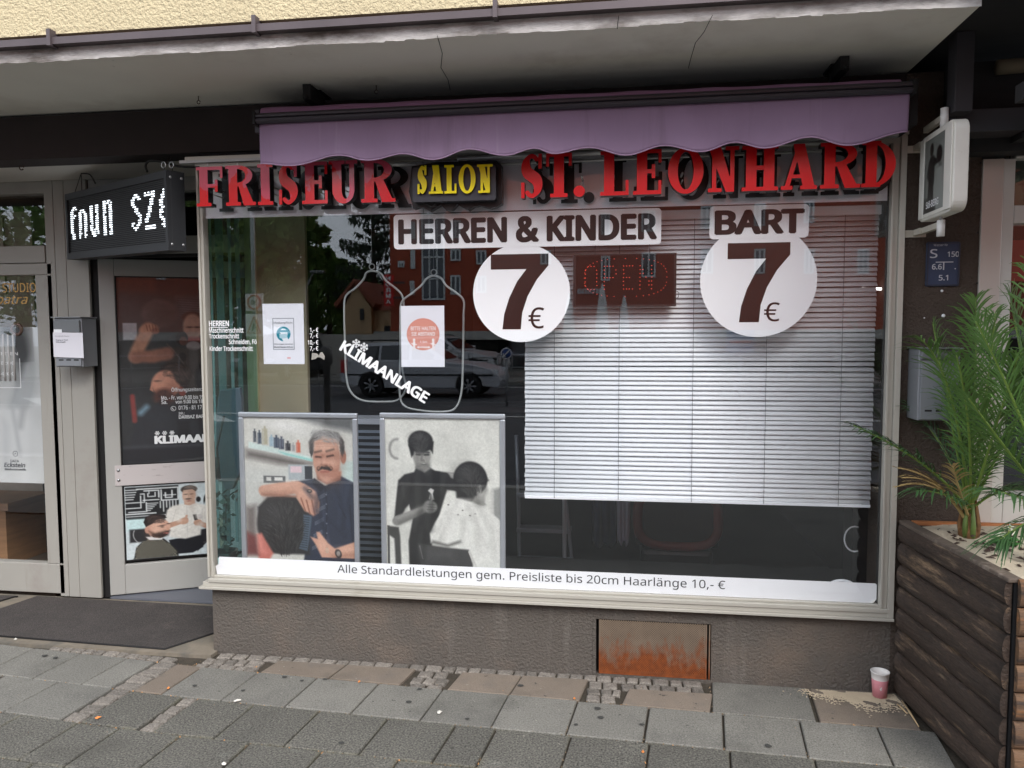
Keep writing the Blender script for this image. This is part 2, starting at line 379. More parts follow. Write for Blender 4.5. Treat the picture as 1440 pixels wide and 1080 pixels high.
# ------------------------------------------------------------------ printed pictures: a fine sheet whose vertices carry the print colours
class Print:
    def __init__(s, x0, x1, y0, y1, n):
        s.w, s.h = x1-x0, y1-y0; s.nx = n; s.ny = max(2, int(n*s.h/s.w))
        s.X, s.Y = np.meshgrid(np.linspace(x0, x1, s.nx), np.linspace(y0, y1, s.ny)); s.C = np.zeros(s.X.shape+(3,)); s.px = s.w/s.nx
        s.rs = np.random.RandomState(int(x0+y1) % 1000)
    def fill(s, D, col, soft=1., op=1.):
        a = np.clip(.5-D/(soft*2*s.px), 0, 1)*op; s.C = s.C*(1-a[..., None])+np.array(col, float)*a[..., None]; return s
    def ell(s, cx, cy, rx, ry, col, rot=0, soft=1., op=1.):
        c, q = cos(radians(rot)), sin(radians(rot)); u = (s.X-cx)*c+(s.Y-cy)*q; v = -(s.X-cx)*q+(s.Y-cy)*c
        return s.fill((np.hypot(u/rx, v/ry)-1)*min(rx, ry), col, soft, op)
    def poly(s, P, col, soft=1., op=1.): return s.fill(s_poly(s.X, s.Y, P), col, soft, op)
    def rect(s, x0, y0, x1, y1, col, soft=1., op=1.): return s.fill(s_box(s.X, s.Y, x0, y0, x1, y1), col, soft, op)
    def line(s, P, r, col, soft=1., op=1.):
        d = np.full(s.X.shape, 1e9)
        rr = r if isinstance(r, (list, tuple)) else [r]*len(P)
        for i, (p, q) in enumerate(zip(P[:-1], P[1:])): d = np.minimum(d, s_cap(s.X, s.Y, *p, *q, rr[i], rr[i+1]))
        return s.fill(d, col, soft, op)
    def arc(s, cx, cy, rx, ry, r, col, a0=0, a1=360, soft=1., op=1.):
        P = [(cx+rx*cos(radians(a)), cy+ry*sin(radians(a))) for a in np.linspace(a0, a1, 24)]; return s.line(P, r, col, soft, op)
    def strands(s, cx, cy, rx, ry, n, col, L=22, ang=90, jit=30, r=.9, op=.6):
        q = random.Random(int(cx+cy+n)); X0, Y0 = s.X.min(), s.Y.min()
        for i in range(n):
            a = q.uniform(0, 6.283); k = sqrt(q.random()); x = cx+rx*k*cos(a); y = cy+ry*k*sin(a); b = radians(ang+(x-cx)/rx*jit*1.4+q.uniform(-jit, jit)*.4); x2, y2 = x+L*cos(b), y+L*sin(b)
            i0 = int(max(0, (min(x,x2)-X0-4)/s.px)); i1 = int((max(x,x2)-X0+4)/s.px)+1; j0 = int(max(0, (min(y,y2)-Y0-4)/s.px)); j1 = int((max(y,y2)-Y0+4)/s.px)+1
            Xs, Ys = s.X[j0:j1, i0:i1], s.Y[j0:j1, i0:i1]
            if Xs.size == 0: continue
            al = (np.clip(.5-s_cap(Xs, Ys, x, y, x2, y2, r, r*.4)/(2*s.px), 0, 1)*op)[..., None]; c = np.array(col, float)*(1+q.uniform(-.25, .25)); s.C[j0:j1, i0:i1] = s.C[j0:j1, i0:i1]*(1-al)+c*al
        return s
    def noise(s, sc, amt, oct=3):
        acc = np.zeros(s.X.shape)
        for o in range(oct):
            k = sc/(2**o); n = int(max(s.w, s.h)/k)+3; g = s.rs.rand(n, n)
            u = (s.X-s.X.min())/k; v = (s.Y-s.Y.min())/k; i = u.astype(int); j = v.astype(int); fu = u-i; fv = v-j; fu = fu*fu*(3-2*fu); fv = fv*fv*(3-2*fv)
            acc += ((g[j, i]*(1-fu)+g[j, i+1]*fu)*(1-fv)+(g[j+1, i]*(1-fu)+g[j+1, i+1]*fu)*fv-.5)/(2**o)
        s.C = s.C*(1+acc[..., None]*amt); return s
    def make(s, name, O, U, V, w, h, rough, parent, local=False, alpha=None):
        """O = top-left corner, U to the right, V downward"""
        me = bpy.data.meshes.new(name); nx, ny = s.nx, s.ny
        off = Vector((0,0,0))
        if parent is not None and not local:
            p = parent
            while p is not None: off += p.location; p = p.parent
        u, v = np.meshgrid(np.linspace(0, w, nx), np.linspace(0, h, ny))
        co = np.array(Vector(O)-off)[None]+np.outer(u.ravel(), Vector(U).normalized())+np.outer(v.ravel(), Vector(V).normalized())
        i = np.arange(nx*ny).reshape(ny, nx); q = np.stack([i[:-1,:-1], i[1:,:-1], i[1:,1:], i[:-1,1:]], -1).reshape(-1, 4)
        me.vertices.add(nx*ny); me.vertices.foreach_set('co', co.ravel()); me.loops.add(q.size); me.loops.foreach_set('vertex_index', q.ravel())
        me.polygons.add(len(q)); me.polygons.foreach_set('loop_start', np.arange(0, q.size, 4)); me.update(calc_edges=True)
        C = np.clip(s.C, 0, 255)/255; C = np.where(C <= .04045, C/12.92, ((C+.055)/1.055)**2.4)*.86
        at = me.color_attributes.new('print', 'FLOAT_COLOR', 'POINT'); at.data.foreach_set('color', np.concatenate([C.reshape(-1, 3), np.ones((nx*ny, 1))], 1).ravel())
        me.materials.append(print_mat(rough)); o = bpy.data.objects.new(name, me); COL.objects.link(o)
        if parent is not None: o.parent = parent
        return o
_pm = {}
def print_mat(rough):
    if rough not in _pm:
        m = bpy.data.materials.new('printed_paper'); m.use_nodes = True; N = m.node_tree.nodes; b = N['Principled BSDF']; a = N.new('ShaderNodeAttribute'); a.attribute_name = 'print'
        m.node_tree.links.new(a.outputs['Color'], b.inputs['Base Color']); b.inputs['Roughness'].default_value = rough; _pm[rough] = m
    return _pm[rough]
# ================================================================== materials of the place
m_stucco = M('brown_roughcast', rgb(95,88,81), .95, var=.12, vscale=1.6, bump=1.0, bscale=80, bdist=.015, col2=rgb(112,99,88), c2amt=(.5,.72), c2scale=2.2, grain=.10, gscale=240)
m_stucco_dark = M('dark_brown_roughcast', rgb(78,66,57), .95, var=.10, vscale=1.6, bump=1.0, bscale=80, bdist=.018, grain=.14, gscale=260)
m_fascia = M('black_brown_paint', rgb(40,31,29), .85, var=.25, vscale=2.5, bump=.2, bscale=30, bdist=.004)
m_soffit = M('soffit_paint', rgb(234,230,219), .85, var=.05, vscale=1.5, col2=rgb(204,197,184), c2amt=(.56,.78), c2scale=1.8, bump=.15, bscale=18, bdist=.004)
m_band = M('dirty_white_band', rgb(198,192,188), .9, var=.1, vscale=8, col2=rgb(112,104,98), c2amt=(.44,.66), c2scale=3.2, bump=.6, bscale=28, bdist=.01, stretch=(1,1,3))
m_cream = M('cream_roughcast', rgb(206,190,154), .95, var=.06, vscale=3, bump=1.0, bscale=70, bdist=.014, grain=.06, gscale=120)
m_drip = M('brown_metal_flashing', rgb(92,82,84), .5, metal=.3, var=.15, vscale=5)
m_alu = M('cream_aluminium', rgb(184,179,168), .42, metal=.2, var=.04, vscale=3, col2=rgb(150,142,126), c2amt=(.62,.85), c2scale=2.2)
m_taupe = M('taupe_paint', rgb(154,150,142), .55, var=.05, vscale=2, col2=rgb(140,131,124), c2amt=(.55,.8), c2scale=3)
m_doorpaint = M('pinkish_grey_paint', rgb(160,158,153), .5, var=.04, vscale=3)
wear(m_stucco, rgb(140,132,124), (5,1,.5), 1.6, .60, .76, .45); wear(m_stucco, rgb(66,56,50), (1,1,1), 9, .62, .74, .5); wear(m_stucco_dark, rgb(104,92,82), (4,1,.5), 2, .62, .78, .35)
wear(m_soffit, rgb(176,166,150), (1,1,1), .9, .52, .72, .5); wear(m_soffit, rgb(120,112,100), (1,1,1), 11, .70, .76, .5); wear(m_taupe, rgb(118,108,98), (6,6,.6), 3, .62, .78, .4); wear(m_doorpaint, rgb(120,110,104), (6,6,.8), 3, .64, .8, .4)
wear(m_alu, rgb(110,98,80), (1,1,1), 22, .66, .74, .4); wear(m_cream, rgb(172,154,120), (3,1,.5), 1.3, .56, .8, .4)
m_blackgap = M('black_rubber', rgb(22,20,20), .8)
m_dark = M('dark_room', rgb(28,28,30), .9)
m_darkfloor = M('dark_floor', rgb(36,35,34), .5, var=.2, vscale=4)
m_glass = glass_mat('window_glass', 2.35)
m_glass_side = glass_mat('side_glass', 1.6, (.62,.80,.78))
m_white = M('white_vinyl', rgb(247,248,250), .45)
m_black = M('black_print', rgb(16,14,15), .4)

# ================================================================== ground
def rowline(k, X):
    xs = [-6, -2.9, -2.29, -1.9, -.82, -.22, .09, .7, 3]; ys = [-.10, -.383, -.439, -.474, -.535, -.562, -.575, -.605, -.70]
    return float(np.interp(X, xs, ys)) + .29 - .293*(k-1)
def worn_edges(m, col, w_=.07):
    nt = m.node_tree; N = nt.nodes; L = nt.links; b = N['Principled BSDF']; src = b.inputs['Base Color'].links[0].from_socket
    t = N.new('ShaderNodeTexCoord'); sp = N.new('ShaderNodeSeparateXYZ'); L.new(t.outputs['Generated'], sp.inputs[0]); ds = []
    for i in (0, 1):
        a = N.new('ShaderNodeMath'); a.operation = 'SUBTRACT'; L.new(sp.outputs[i], a.inputs[0]); a.inputs[1].default_value = .5
        c = N.new('ShaderNodeMath'); c.operation = 'ABSOLUTE'; L.new(a.outputs[0], c.inputs[0]); ds.append(c.outputs[0])
    mx = N.new('ShaderNodeMath'); mx.operation = 'MAXIMUM'; L.new(ds[0], mx.inputs[0]); L.new(ds[1], mx.inputs[1])
    g = N.new('ShaderNodeNewGeometry'); nz = N.new('ShaderNodeTexNoise'); nz.inputs['Scale'].default_value = 22; nz.inputs['Detail'].default_value = 6; L.new(g.outputs['Position'], nz.inputs['Vector'])
    ad = N.new('ShaderNodeMath'); ad.operation = 'MULTIPLY_ADD'; L.new(nz.outputs[0], ad.inputs[0]); ad.inputs[1].default_value = .11; L.new(mx.outputs[0], ad.inputs[2])
    mr = N.new('ShaderNodeMapRange'); mr.inputs[1].default_value = .5; mr.inputs[2].default_value = .5+w_; mr.inputs[4].default_value = .45; L.new(ad.outputs[0], mr.inputs[0])
    x = N.new('ShaderNodeMix'); x.data_type = 'RGBA'; x.inputs[7].default_value = (*col, 1); L.new(mr.outputs[0], x.inputs[0]); L.new(src, x.inputs[6]); L.new(x.outputs[2], b.inputs['Base Color']); return m
m_sand = M('joint_sand', rgb(66,58,48), .98, var=.35, vscale=14, col2=rgb(60,54,44), c2amt=(.45,.6), c2scale=30, bump=.8, bscale=120, bdist=.01)
m_slab_dark = objrand(M('dark_exposed_slab', rgb(90,87,80), .85, var=.16, vscale=3.2, col2=rgb(104,102,95), c2amt=(.60,.74), c2scale=7, bump=.9, bscale=150, bdist=.006, grain=.8, gscale=130), .09); worn_edges(m_slab_dark, rgb(112,108,88))
m_slab_light = objrand(M('worn_grey_slab', rgb(112,109,102), .9, var=.10, vscale=3, col2=rgb(104,101,95), c2amt=(.5,.66), c2scale=5, bump=.4, bscale=230, bdist=.003, grain=.4, gscale=150), .10)
m_slab_tan = objrand(M('sandy_slab', rgb(118,106,94), .95, var=.12, vscale=5, col2=rgb(108,99,90), c2amt=(.5,.7), c2scale=8, bump=.4, bscale=200, bdist=.003, grain=.25, gscale=260), .08)
m_cobble = objrand(M('granite_sett', rgb(116,109,101), .9, var=.2, vscale=30, bump=.9, bscale=60, bdist=.010, grain=.35, gscale=120), .25)
mb = MB(); mb.box(-60, 60, -4.2, 6, -.3, -.014); ground = struct('pavement', mb, m_sand)
def quadslab(P, z0=-.04, z1=0., ch=.004, wob=.0015):
    c = Vector((sum(p[0] for p in P)/4, sum(p[1] for p in P)/4))
    t = [z1+rnd.uniform(-wob, wob) for _ in P]; vs = []
    for p in P: vs.append((p[0], p[1], z0))
    for p, z in zip(P, t): vs.append((p[0], p[1], z-ch))
    for p, z in zip(P, t):
        d = Vector(p)-c; d = d*(1-ch*1.3/max(d.length, .01)); vs.append((c.x+d.x, c.y+d.y, z))
    fs = [(0,1,5,4),(1,2,6,5),(2,3,7,6),(3,0,4,7),(4,5,9,8),(5,6,10,9),(6,7,11,10),(7,4,8,11),(8,9,10,11)]
    return MB().add(vs, fs)
GAP = .008
def slab_row(k, joints, mats, top=None, nm='paving_slab'):
    """joints: list of (x, kind) at the row's lower line; kind is how the piece to the right is laid"""
    for (xa, kind), (xb, _) in zip(joints[:-1], joints[1:]):
        if kind == 'c': cobbles(k, xa, xb); continue
        sk = .03; g = GAP*rnd.uniform(.6, 1.4)
        yb = lambda x: rowline(k+1, x)+g/2
        yt = (lambda x: rowline(k, x)-g/2) if top is None else top
        P = [(xa+g/2, yb(xa)), (xb-g/2, yb(xb)), (xb+sk-g/2, yt(xb)), (xa+sk+g/2, yt(xa))]
        m = {'d': m_slab_dark, 'l': m_slab_light, 't': m_slab_tan}[kind]
        obj(nm, quadslab(P), m, ground)
def sett(cx, cy, sx, sy, a=0, z=.0):
    P = []
    for u, v in ((-1,-1),(1,-1),(1,1),(-1,1)):
        x, y = u*sx/2*rnd.uniform(.86, 1.03), v*sy/2*rnd.uniform(.86, 1.03); P.append((cx+x*cos(a)-y*sin(a), cy+x*sin(a)+y*cos(a)))
    q = quadslab(P, -.03, z-.002, .006, .002)
    return obj('cobble', q, m_cobble, ground)

def cobbles(k, xa, xb):
    y0, y1 = rowline(k+1, xa), rowline(k, xa); n = max(2, round((y1-y0)/.075)); nx = max(1, round((xb-xa)/.085))
    for j in range(n):
        for i in range(nx):
            sett(xa+(i+.5)*(xb-xa)/nx+.03*(j+.5)/n+rnd.uniform(-.004, .004), y0+(j+.5)*(y1-y0)/n, (xb-xa)/nx*.93, (y1-y0)/n*.92, rnd.uniform(-.12, .12))
A = np.arange
slab_row(1, [(-3.3,'l'),(-3.0,'l'),(-2.72,'l'),(-2.45,'l'),(-2.289,'c'),(-2.17,'t')]+[(x,'l') for x in (-2.03,-1.735,-1.435,-1.13,-.826,-.524,-.219,.088,.395,.70,1.0)]+[(1.22,'l')], None)
slab_row(2, [(-2.9,'l'),(-2.6,'l'),(-2.31,'c'),(-2.215,'d'),(-1.945,'c'),(-1.875,'d'),(-1.6,'d'),(-1.30,'d'),(-.99,'d'),(-.70,'d'),(-.53,'d'),(-.225,'d'),(.08,'d'),(.385,'d'),(.69,'d'),(1.0,'d'),(1.26,'d')], None)
slab_row(3, [(x,'d') for x in (-2.85,-2.53,-2.25,-2.05,-1.77,-1.47,-1.165,-.86,-.555,-.25,.055,.36,.665,.97,1.27)], None)
slab_row(4, [(x,'d') for x in (-2.8,-2.5,-2.2,-1.9,-1.62,-1.31,-1.0,-.7,-.39,-.09,.22,.52,.83,1.13)], None)
for _m in (m_slab_dark, m_slab_light, m_slab_tan): wear(_m, rgb(62,60,54), (1,1,1), 2.6, .56, .72, .5); wear(_m, rgb(46,44,40), (1,1,1), 38, .70, .74, .7, 2); wear(_m, rgb(168,164,150), (1,1,1), 46, .72, .76, .6, 2)
# sandy half slabs and setts along the foot of the wall
def foot(x): return -.062
slab_row(0, [(x,'t') for x in (-1.70,-1.35,-1.0)], None, top=foot); slab_row(0, [(-.78,'t'),(-.49,'t'),(-.18,'t')], None, top=foot); slab_row(0, [(.0,'t'),(.375,'t')], None, top=lambda x: -.13)
slab_row(0, [(.38,'l'),(.80,'l')], None, top=lambda x: -.012); slab_row(0, [(.81,'t'),(1.20,'t')], None, top=lambda x: -.012)
x = -2.0
while x < .36:
    wd = rnd.uniform(.055, .09); sett(x+wd/2, -.032, wd*.94, .052, rnd.uniform(-.08, .08)); x += wd
for (xa, xb, ya, yb) in ((-2.05,-1.70,-.068,-.19),(-.97,-.79,-.068,-.235),(-.16,0.0,-.068,-.27),(-.005,.37,-.068,-.13)):
    y = ya
    while y > yb+.02:
        x = xa+rnd.uniform(0, .02)
        while x < xb-.03:
            wd = min(rnd.uniform(.05, .085), xb-x); sett(x+wd/2, y-.034, wd*.93, .06, rnd.uniform(-.15, .15)); x += wd
        y -= .066
x = -2.9
while x < -2.2:
    wd = rnd.uniform(.05, .08); sett(x+wd/2, rowline(1, x)-.0+.035, wd*.93, .05, -.09); x += wd
# grit lying in the joints
m_grit = objrand(M('joint_grit', rgb(120,104,84), .95, var=.5, vscale=60), .3)
mb = MB(); wear(m_grit, rgb(196,140,84), (1,1,1), 30, .58, .62, .8, 2)
for i in range(1500):
    k = rnd.choice((1,1,2,2,3,3,4)); x = rnd.uniform(-2.9, 1.25)
    if rnd.random() < .5: y = rowline(k, x)+rnd.gauss(0, .004)
    else: x = -.219+.3055*rnd.randint(-9, 4)+rnd.gauss(0, .004); y = rnd.uniform(-.95, -.06)
    if x < -1.7 and y > -.1: continue
    s = rnd.uniform(.0012, .0042); mb.add([(x-s,y-s,-.006),(x+s,y-s*.8,-.006),(x+s*.7,y+s,-.006),(x-s,y+s,-.006),(x,y,-.003+s*1.1)], [(0,1,4),(1,2,4),(2,3,4),(3,0,4)])
tag(obj('joint_grit', mb, m_grit), 'fine tan grit and crumbs lying in the joints of the paving', 'grit', kind='stuff')
# bare worn patch of cement by the wall corner
m_cement = M('cement', rgb(122,112,98), .95, var=.2, vscale=8, col2=rgb(96,92,84), c2amt=(.45,.65), c2scale=6, bump=.5, bscale=80, bdist=.006)
a, b, c, d, e = G(0,899), G(222,916), G(298,918), G(298,866), G(0,826)
mb = MB(); P = [(-4.6,.62),( -4.6, -.03),(a.x,-.055),(b.x,b.y-.02),(-2.02,-.06),(-2.02,.62)]
mb.add([(p[0],p[1],-.02) for p in P]+[(p[0],p[1],.004) for p in P], [tuple(range(6,12))]+[(i,(i+1)%6,6+(i+1)%6,6+i) for i in range(6)])
struct('doorstep', mb, m_cement)
# coir mats
m_mat = M('grey_brown_mat', rgb(66,60,57), .98, var=.2, vscale=5, bump=1, bscale=150, bdist=.008, grain=.5, gscale=170, col2=rgb(88,80,74), c2amt=(.6,.8), c2scale=6)
def mat_thing(P, label, z=.014):
    n = len(P); mb = MB(); mb.add([(p[0],p[1],.004) for p in P]+[(p[0],p[1],z) for p in P], [tuple(range(n,2*n))]+[(i,(i+1)%n,n+(i+1)%n,n+i) for i in range(n)])
    t = thing('door_mat', label, 'door mat', (P[0][0], P[0][1], 0)); obj('pile', mb, m_mat, t)
    mb = MB(); mb.tube([(p[0],p[1],.008) for p in P], .006, 6, closed=True); obj('edge_binding', mb, m_blackgap, t); return t
p1, p2, p3, p4 = G(63,831,.014), G(330,850,.014), G(232,911,.014), G(-90,886,.014)
mat_thing([(p4.x,p4.y),(p3.x,p3.y),(p3.x+.20,p3.y+.33),(p3.x+.20,.56),(p1.x+.02,.585)], 'dark grey brown entrance mat in front of the salon door')
q1, q2, q3 = G(36,836,.014), G(-60,862,.014), G(-120,832,.014)
mat_thing([(q2.x,q2.y),(q1.x-.05,q1.y-.03),(q1.x-.03,.57),(q3.x,.57)], 'dark mat in front of the neighbouring cosmetic studio, at the left edge')
# crumbs, chewing gum and litter on the paving
m_gum = M('old_gum', rgb(58,57,54), .9); m_gumw = M('fresh_gum', rgb(190,186,176), .8); m_leafo = M('orange_scrap', rgb(196,120,60), .8); m_paper = M('white_scrap', rgb(205,200,190), .9)
GUM = ((63,923,'left of two, right in front of the entrance mat'),(78,926,'right of two, right in front of the entrance mat'),(274,965,'just right of the sett strip near the wall corner'),(342,972,'on the grey slab under the left end of the window'),(400,953,'big one on the slab under the framed colour poster'),(457,956,'under the gap between the two framed posters'),(425,958,'between the big spot and the poster gap'),(575,988,'left of the white gum blob'),(590,970,'close to the tan half slab under the second poster'),(657,1012,'near the row joint right of the white gum blob'),(810,1020,'flattened, on the joint below the left vent edge'),(845,1010,'under the left part of the vent'),(840,997,'small, right under the vent sheet'),(903,1020,'on the slab joint under the middle of the vent'),(732,965,'on the tan half slab left of the vent'),(480,1046,'on the dark slab at the lower centre left'),(1080,1050,'on the dark slab right of centre, lowest row'))
for (px, py, lb) in GUM:
    p = G(px, py); mb = MB(); r = rnd.uniform(.010, .016); n = 9
    vs = [(p.x+r*rnd.uniform(.7,1.2)*cos(2*pi*i/n), p.y+r*rnd.uniform(.6,1)*sin(2*pi*i/n), .0045) for i in range(n)]+[(p.x, p.y, .0062)]
    tag(obj('chewing_gum', mb.add(vs, [(i, (i+1) % n, n) for i in range(n)]), m_gum), 'dark gum spot, '+lb, 'chewing gum', 'chewing gum spots on the paving')
def scrap(px, py, lx, ly, m, label, nm='scrap', cat='litter'):
    p = G(px, py); a = rnd.uniform(0, 3); n = 7; vs = []
    for i in range(n):
        t = 2*pi*i/n; x, y = lx*cos(t)*rnd.uniform(.7, 1.1), ly*sin(t)*rnd.uniform(.7, 1.1); vs.append((p.x+x*cos(a)-y*sin(a), p.y+x*sin(a)+y*cos(a), .006+rnd.uniform(0, .006)))
    vs.append((p.x, p.y, .016)); vs.append((p.x, p.y, .003))
    tag(obj(nm, MB().add(vs, [(i, (i+1) % n, n) for i in range(n)]+[((i+1) % n, i, n+1) for i in range(n)]), m), label, cat)
scrap(138,1012,.014,.008,m_leafo,'orange scrap of peel lying between small setts at the left')
scrap(237,970,.008,.006,m_leafo,'small tan crumb on the joint left of the wall corner')
scrap(334,988,.018,.008,m_paper,'white torn paper scrap on a grey slab below the wall')
scrap(315,1077,.012,.008,m_paper,'white paper scrap at the bottom edge of the picture')
scrap(618,1004,.014,.010,m_gumw,'pale flat gum blob on the light slab row')
scrap(22,901,.010,.008,m_paper,'white crumb in front of the entrance mat')
scrap(505,961,.010,.006,m_leafo,'tan splinter beside the setts under the window')
scrap(808,985,.007,.006,m_leafo,'amber crumb stuck in a slab joint left of the vent')
scrap(904,1060,.008,.006,m_leafo,'ochre crumb in a slab joint below the vent')
# sand spilled by the planter, and splinters
m_spill = M('spilled_sand', rgb(176,160,136), .98, var=.15, vscale=10, bump=.6, bscale=200, bdist=.004)
bm_ = MB(); pc = G(1205,990)
for i in range(5200):
    x = rnd.gauss(1.03, .085); y = -.03-abs(rnd.gauss(0, .048))*(1.25 if x > .98 else .8)
    if y > -.012 or x > 1.19+.1*(-y) or sin(x*31)*sin(y*47+x*19) > .62: continue
    s = rnd.uniform(.0015, .0048); bm_.add([(x-s,y-s*.7,.001),(x+s,y-s,.001),(x+s*.8,y+s,.001),(x-s,y+s,.001),(x,y,.0022+s*.4)], [(0,1,4),(1,2,4),(2,3,4),(3,0,4)])
n = 26; _vs = [(1.0+(.17+.02*rnd.random())*cos(2*pi*i/n)*(1.0 if cos(2*pi*i/n) > 0 else 1.1), -.075+(.055+.012*rnd.random())*sin(2*pi*i/n), .0015) for i in range(n)]+[(1.02,-.06,.007)]
tag(obj('spilled_sand', bm_, m_spill), 'pale sand spilled on the slab beside the planter', 'sand', kind='stuff')
m_splint = M('bare_splinter', rgb(186,160,122), .8)
for (ax, ay, bx, by, lb) in ((1268,985,1292,1022,'pale broken wood splinter lying along the foot of the planter'),(1262,990,1276,1004,'short brown splinter by the planter corner next to the cup')):
    a, b = G(ax, ay, .008), G(bx, by, .008); mb = MB(); mb.tube([a, (a+b)/2+Vector((.001,0,.001)), b], [.003,.0045,.002], 5); tag(obj('splinter', mb, m_splint), lb, 'wood splinter')

# ================================================================== the building
XL, XR = -2.05, 1.18          # outer edges of the shop window frame
XWR = W(1374, 420, 0).x        # right edge of the brown wall
v0, v1, v2, v3 = box4(838, 1000, 874, 952, 0)
# plinth under the window, with a niche for the cellar vent
mb = MB(); B = mb.box
B(XL+.012, v0, 0, .62, -.05, .345); B(v1, XR, 0, .62, -.05, .345); B(v0, v1, 0, .62, v3, .345); B(v0, v1, 0, .62, -.05, v2); B(v0, v1, .06, .62, v2, v3)
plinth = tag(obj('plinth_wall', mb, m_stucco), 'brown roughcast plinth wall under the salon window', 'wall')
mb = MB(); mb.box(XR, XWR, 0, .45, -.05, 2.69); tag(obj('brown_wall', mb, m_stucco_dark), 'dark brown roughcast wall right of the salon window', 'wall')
mb = MB(); mb.box(-9, XWR, .004, .16, 2.478, 2.69); tag(obj('lintel', mb, m_fascia), 'black brown lintel band running above window and entrance', 'lintel')
# canopy slab with stained edge, metal flashing and cream storey above
ZS = 2.70; YF = -.66
def zat(px, py, Y): return W(px, py, Y).z
zb = zat(0, 72, YF); 
mb = MB(); mb.box(-9, 1.19, YF+.004, .5, ZS, zb); canopy = thing('canopy', 'flat concrete canopy with grey painted underside above the shop fronts', 'canopy', (-2, YF, ZS)); obj('slab', mb, m_soffit, canopy)
mb = MB()
nseg = 260; xs = np.linspace(-9, 1.19, nseg)
for i in range(nseg-1):
    za = ZS-.002+.002*sin(xs[i]*9)+rnd.uniform(-.002,.002); mb.add([(xs[i],YF,za),(xs[i+1],YF,za+rnd.uniform(-.002,.002)),(xs[i+1],YF,zb),(xs[i],YF,zb)], [(0,1,2,3)])
obj('stained_edge', mb, m_band, canopy)
zm0, zm1 = zb, zat(0, 62, YF)
mb = MB(); segx = [-9, -4.6, W(80,50,YF).x, W(365,25,YF).x, W(700,2,YF).x, 1.19]
for a, b in zip(segx[:-1], segx[1:]):
    fm = MB(); fm.box(a+.002, b-.002, YF-.035, YF+.03, zm0+.001, zm1); fm.box(b-.012, b+.004, YF-.045, YF+.03, zm0-.006, zm1+.03); obj('flashing', fm, m_drip, canopy)
mb = MB(); mb.box(-9, 1.19, YF+.02, .5, zm1, zm1+.09); obj('shadow_gap', mb, M('brown_underlay', rgb(120,96,62), .9, var=.2), canopy)
mb = MB(); mb.box(-9, 1.19, YF-.01, .5, zat(0, 53, YF-.01), 7.2); tag(obj('upper_storey_wall', mb, m_cream), 'cream roughcast wall of the upper storey above the canopy', 'wall')
# cracks in the canopy underside
m_crack = M('crack', rgb(74,70,66), .95)
def crack(pts):
    mb = MB(); mb.tube([G(px, py, ZS) + Vector((0,0,-.0005)) for px, py in pts], .0014, 4); obj('crack', mb, m_crack, canopy)
crack([(615,50),(622,75),(620,95),(630,112),(633,126)]); crack([(1002,21),(990,45),(978,60),(972,80),(968,96)]); crack([(870,22),(868,40)])
# screw eyes under the canopy
m_rust = M('rusty_iron', rgb(80,62,50), .8, metal=.4, var=.3, vscale=30)
for px, py, lb in ((279,135,'small rusty screw eye under the canopy, above the entrance'),(529,120,'small rusty screw eye under the canopy, above the word SALON')):
    p = G(px, py, ZS); mb = MB(); mb.tube([p, p-Vector((0,0,.02))], .002, 6); mb.tube([p+Vector((.008*cos(t), 0, -.028+.008*sin(t))) for t in np.linspace(0, 5.8, 12)], .0018, 5); tag(obj('screw_eye', mb, m_rust), lb, 'screw eye')

# rooms behind the fronts (only as far as one can look in)
mb = MB(); B = mb.box
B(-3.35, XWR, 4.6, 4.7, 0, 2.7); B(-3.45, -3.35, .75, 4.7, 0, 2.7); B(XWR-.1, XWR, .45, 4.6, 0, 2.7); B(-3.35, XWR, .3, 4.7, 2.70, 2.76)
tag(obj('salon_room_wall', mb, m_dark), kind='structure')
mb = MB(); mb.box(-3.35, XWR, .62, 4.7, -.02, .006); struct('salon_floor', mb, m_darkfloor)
m_ceil = M('recess_ceiling', rgb(205,200,192), .9, var=.05)
mb = MB(); mb.box(-9, XL+.05, .02, .62, 2.50, 2.56); struct('entrance_ceiling', mb, m_ceil)
# ================================================================== shop window
FZ0, FZ1 = .333, 2.447
win = thing('shop_window', 'wide salon shop window in a weathered cream aluminium frame', 'shop window', (-.4, 0, FZ0))
# stepped frame: outer lip, groove, inner bead, mitred look by separate members
def member(nm, x0, x1, z0, z1, side):
    mb = MB()
    if side == 'b':
        mb.box(x0-.035, x1, -.045, .02, z0, z0+.012); mb.box(x0-.02, x1, -.030, .02, z0+.0125, z0+.034); mb.box(x0+.012, x1-.02, -.036, .02, z0+.0345, z0+.052); mb.box(x0+.02, x1-.026, -.012, .03, z0+.0525, z1)
    if side == 't':
        mb.box(x0-.035, x1, -.05, .02, z1-.022, z1); mb.box(x0, x1, -.02, .02, z1-.05, z1-.0225); 
    if side == 'l':
        mb.box(x0+.001, x0+.012, -.020, .03, z0+.055, z1-.055); mb.box(x0+.0125, x0+.022, -.012, .03, z0+.055, z1-.055); mb.box(x0+.0225, x0+.030, -.018, .03, z0+.055, z1-.055)
    if side == 'r':
        mb.box(x1-.024, x1, -.034, .02, z0+.0125, z1-.0226); mb.box(x1-.046, x1-.0245, -.018, .02, z0+.035, z1-.05); mb.box(x1-.056, x1-.0465, -.030, .03, z0+.052, z1-.05)
    obj(nm, mb, m_alu, win, bevel=.0015)
member('sill_frame', XL, XR, FZ0, FZ0+.062, 'b'); member('head_frame', XL, XR, FZ0, FZ1, 't'); member('side_frame', XL, XR, FZ0, FZ1, 'l'); member('side_frame', XL, XR, FZ0, FZ1, 'r')
GX0, GX1, GZ0, GZ1 = XL+.03, XR-.05, FZ0+.055, FZ1-.04
mb = MB(); mb.box(GX0, GX1, .0, .006, GZ0, GZ1); obj('glass_pane', mb, m_glass, win)
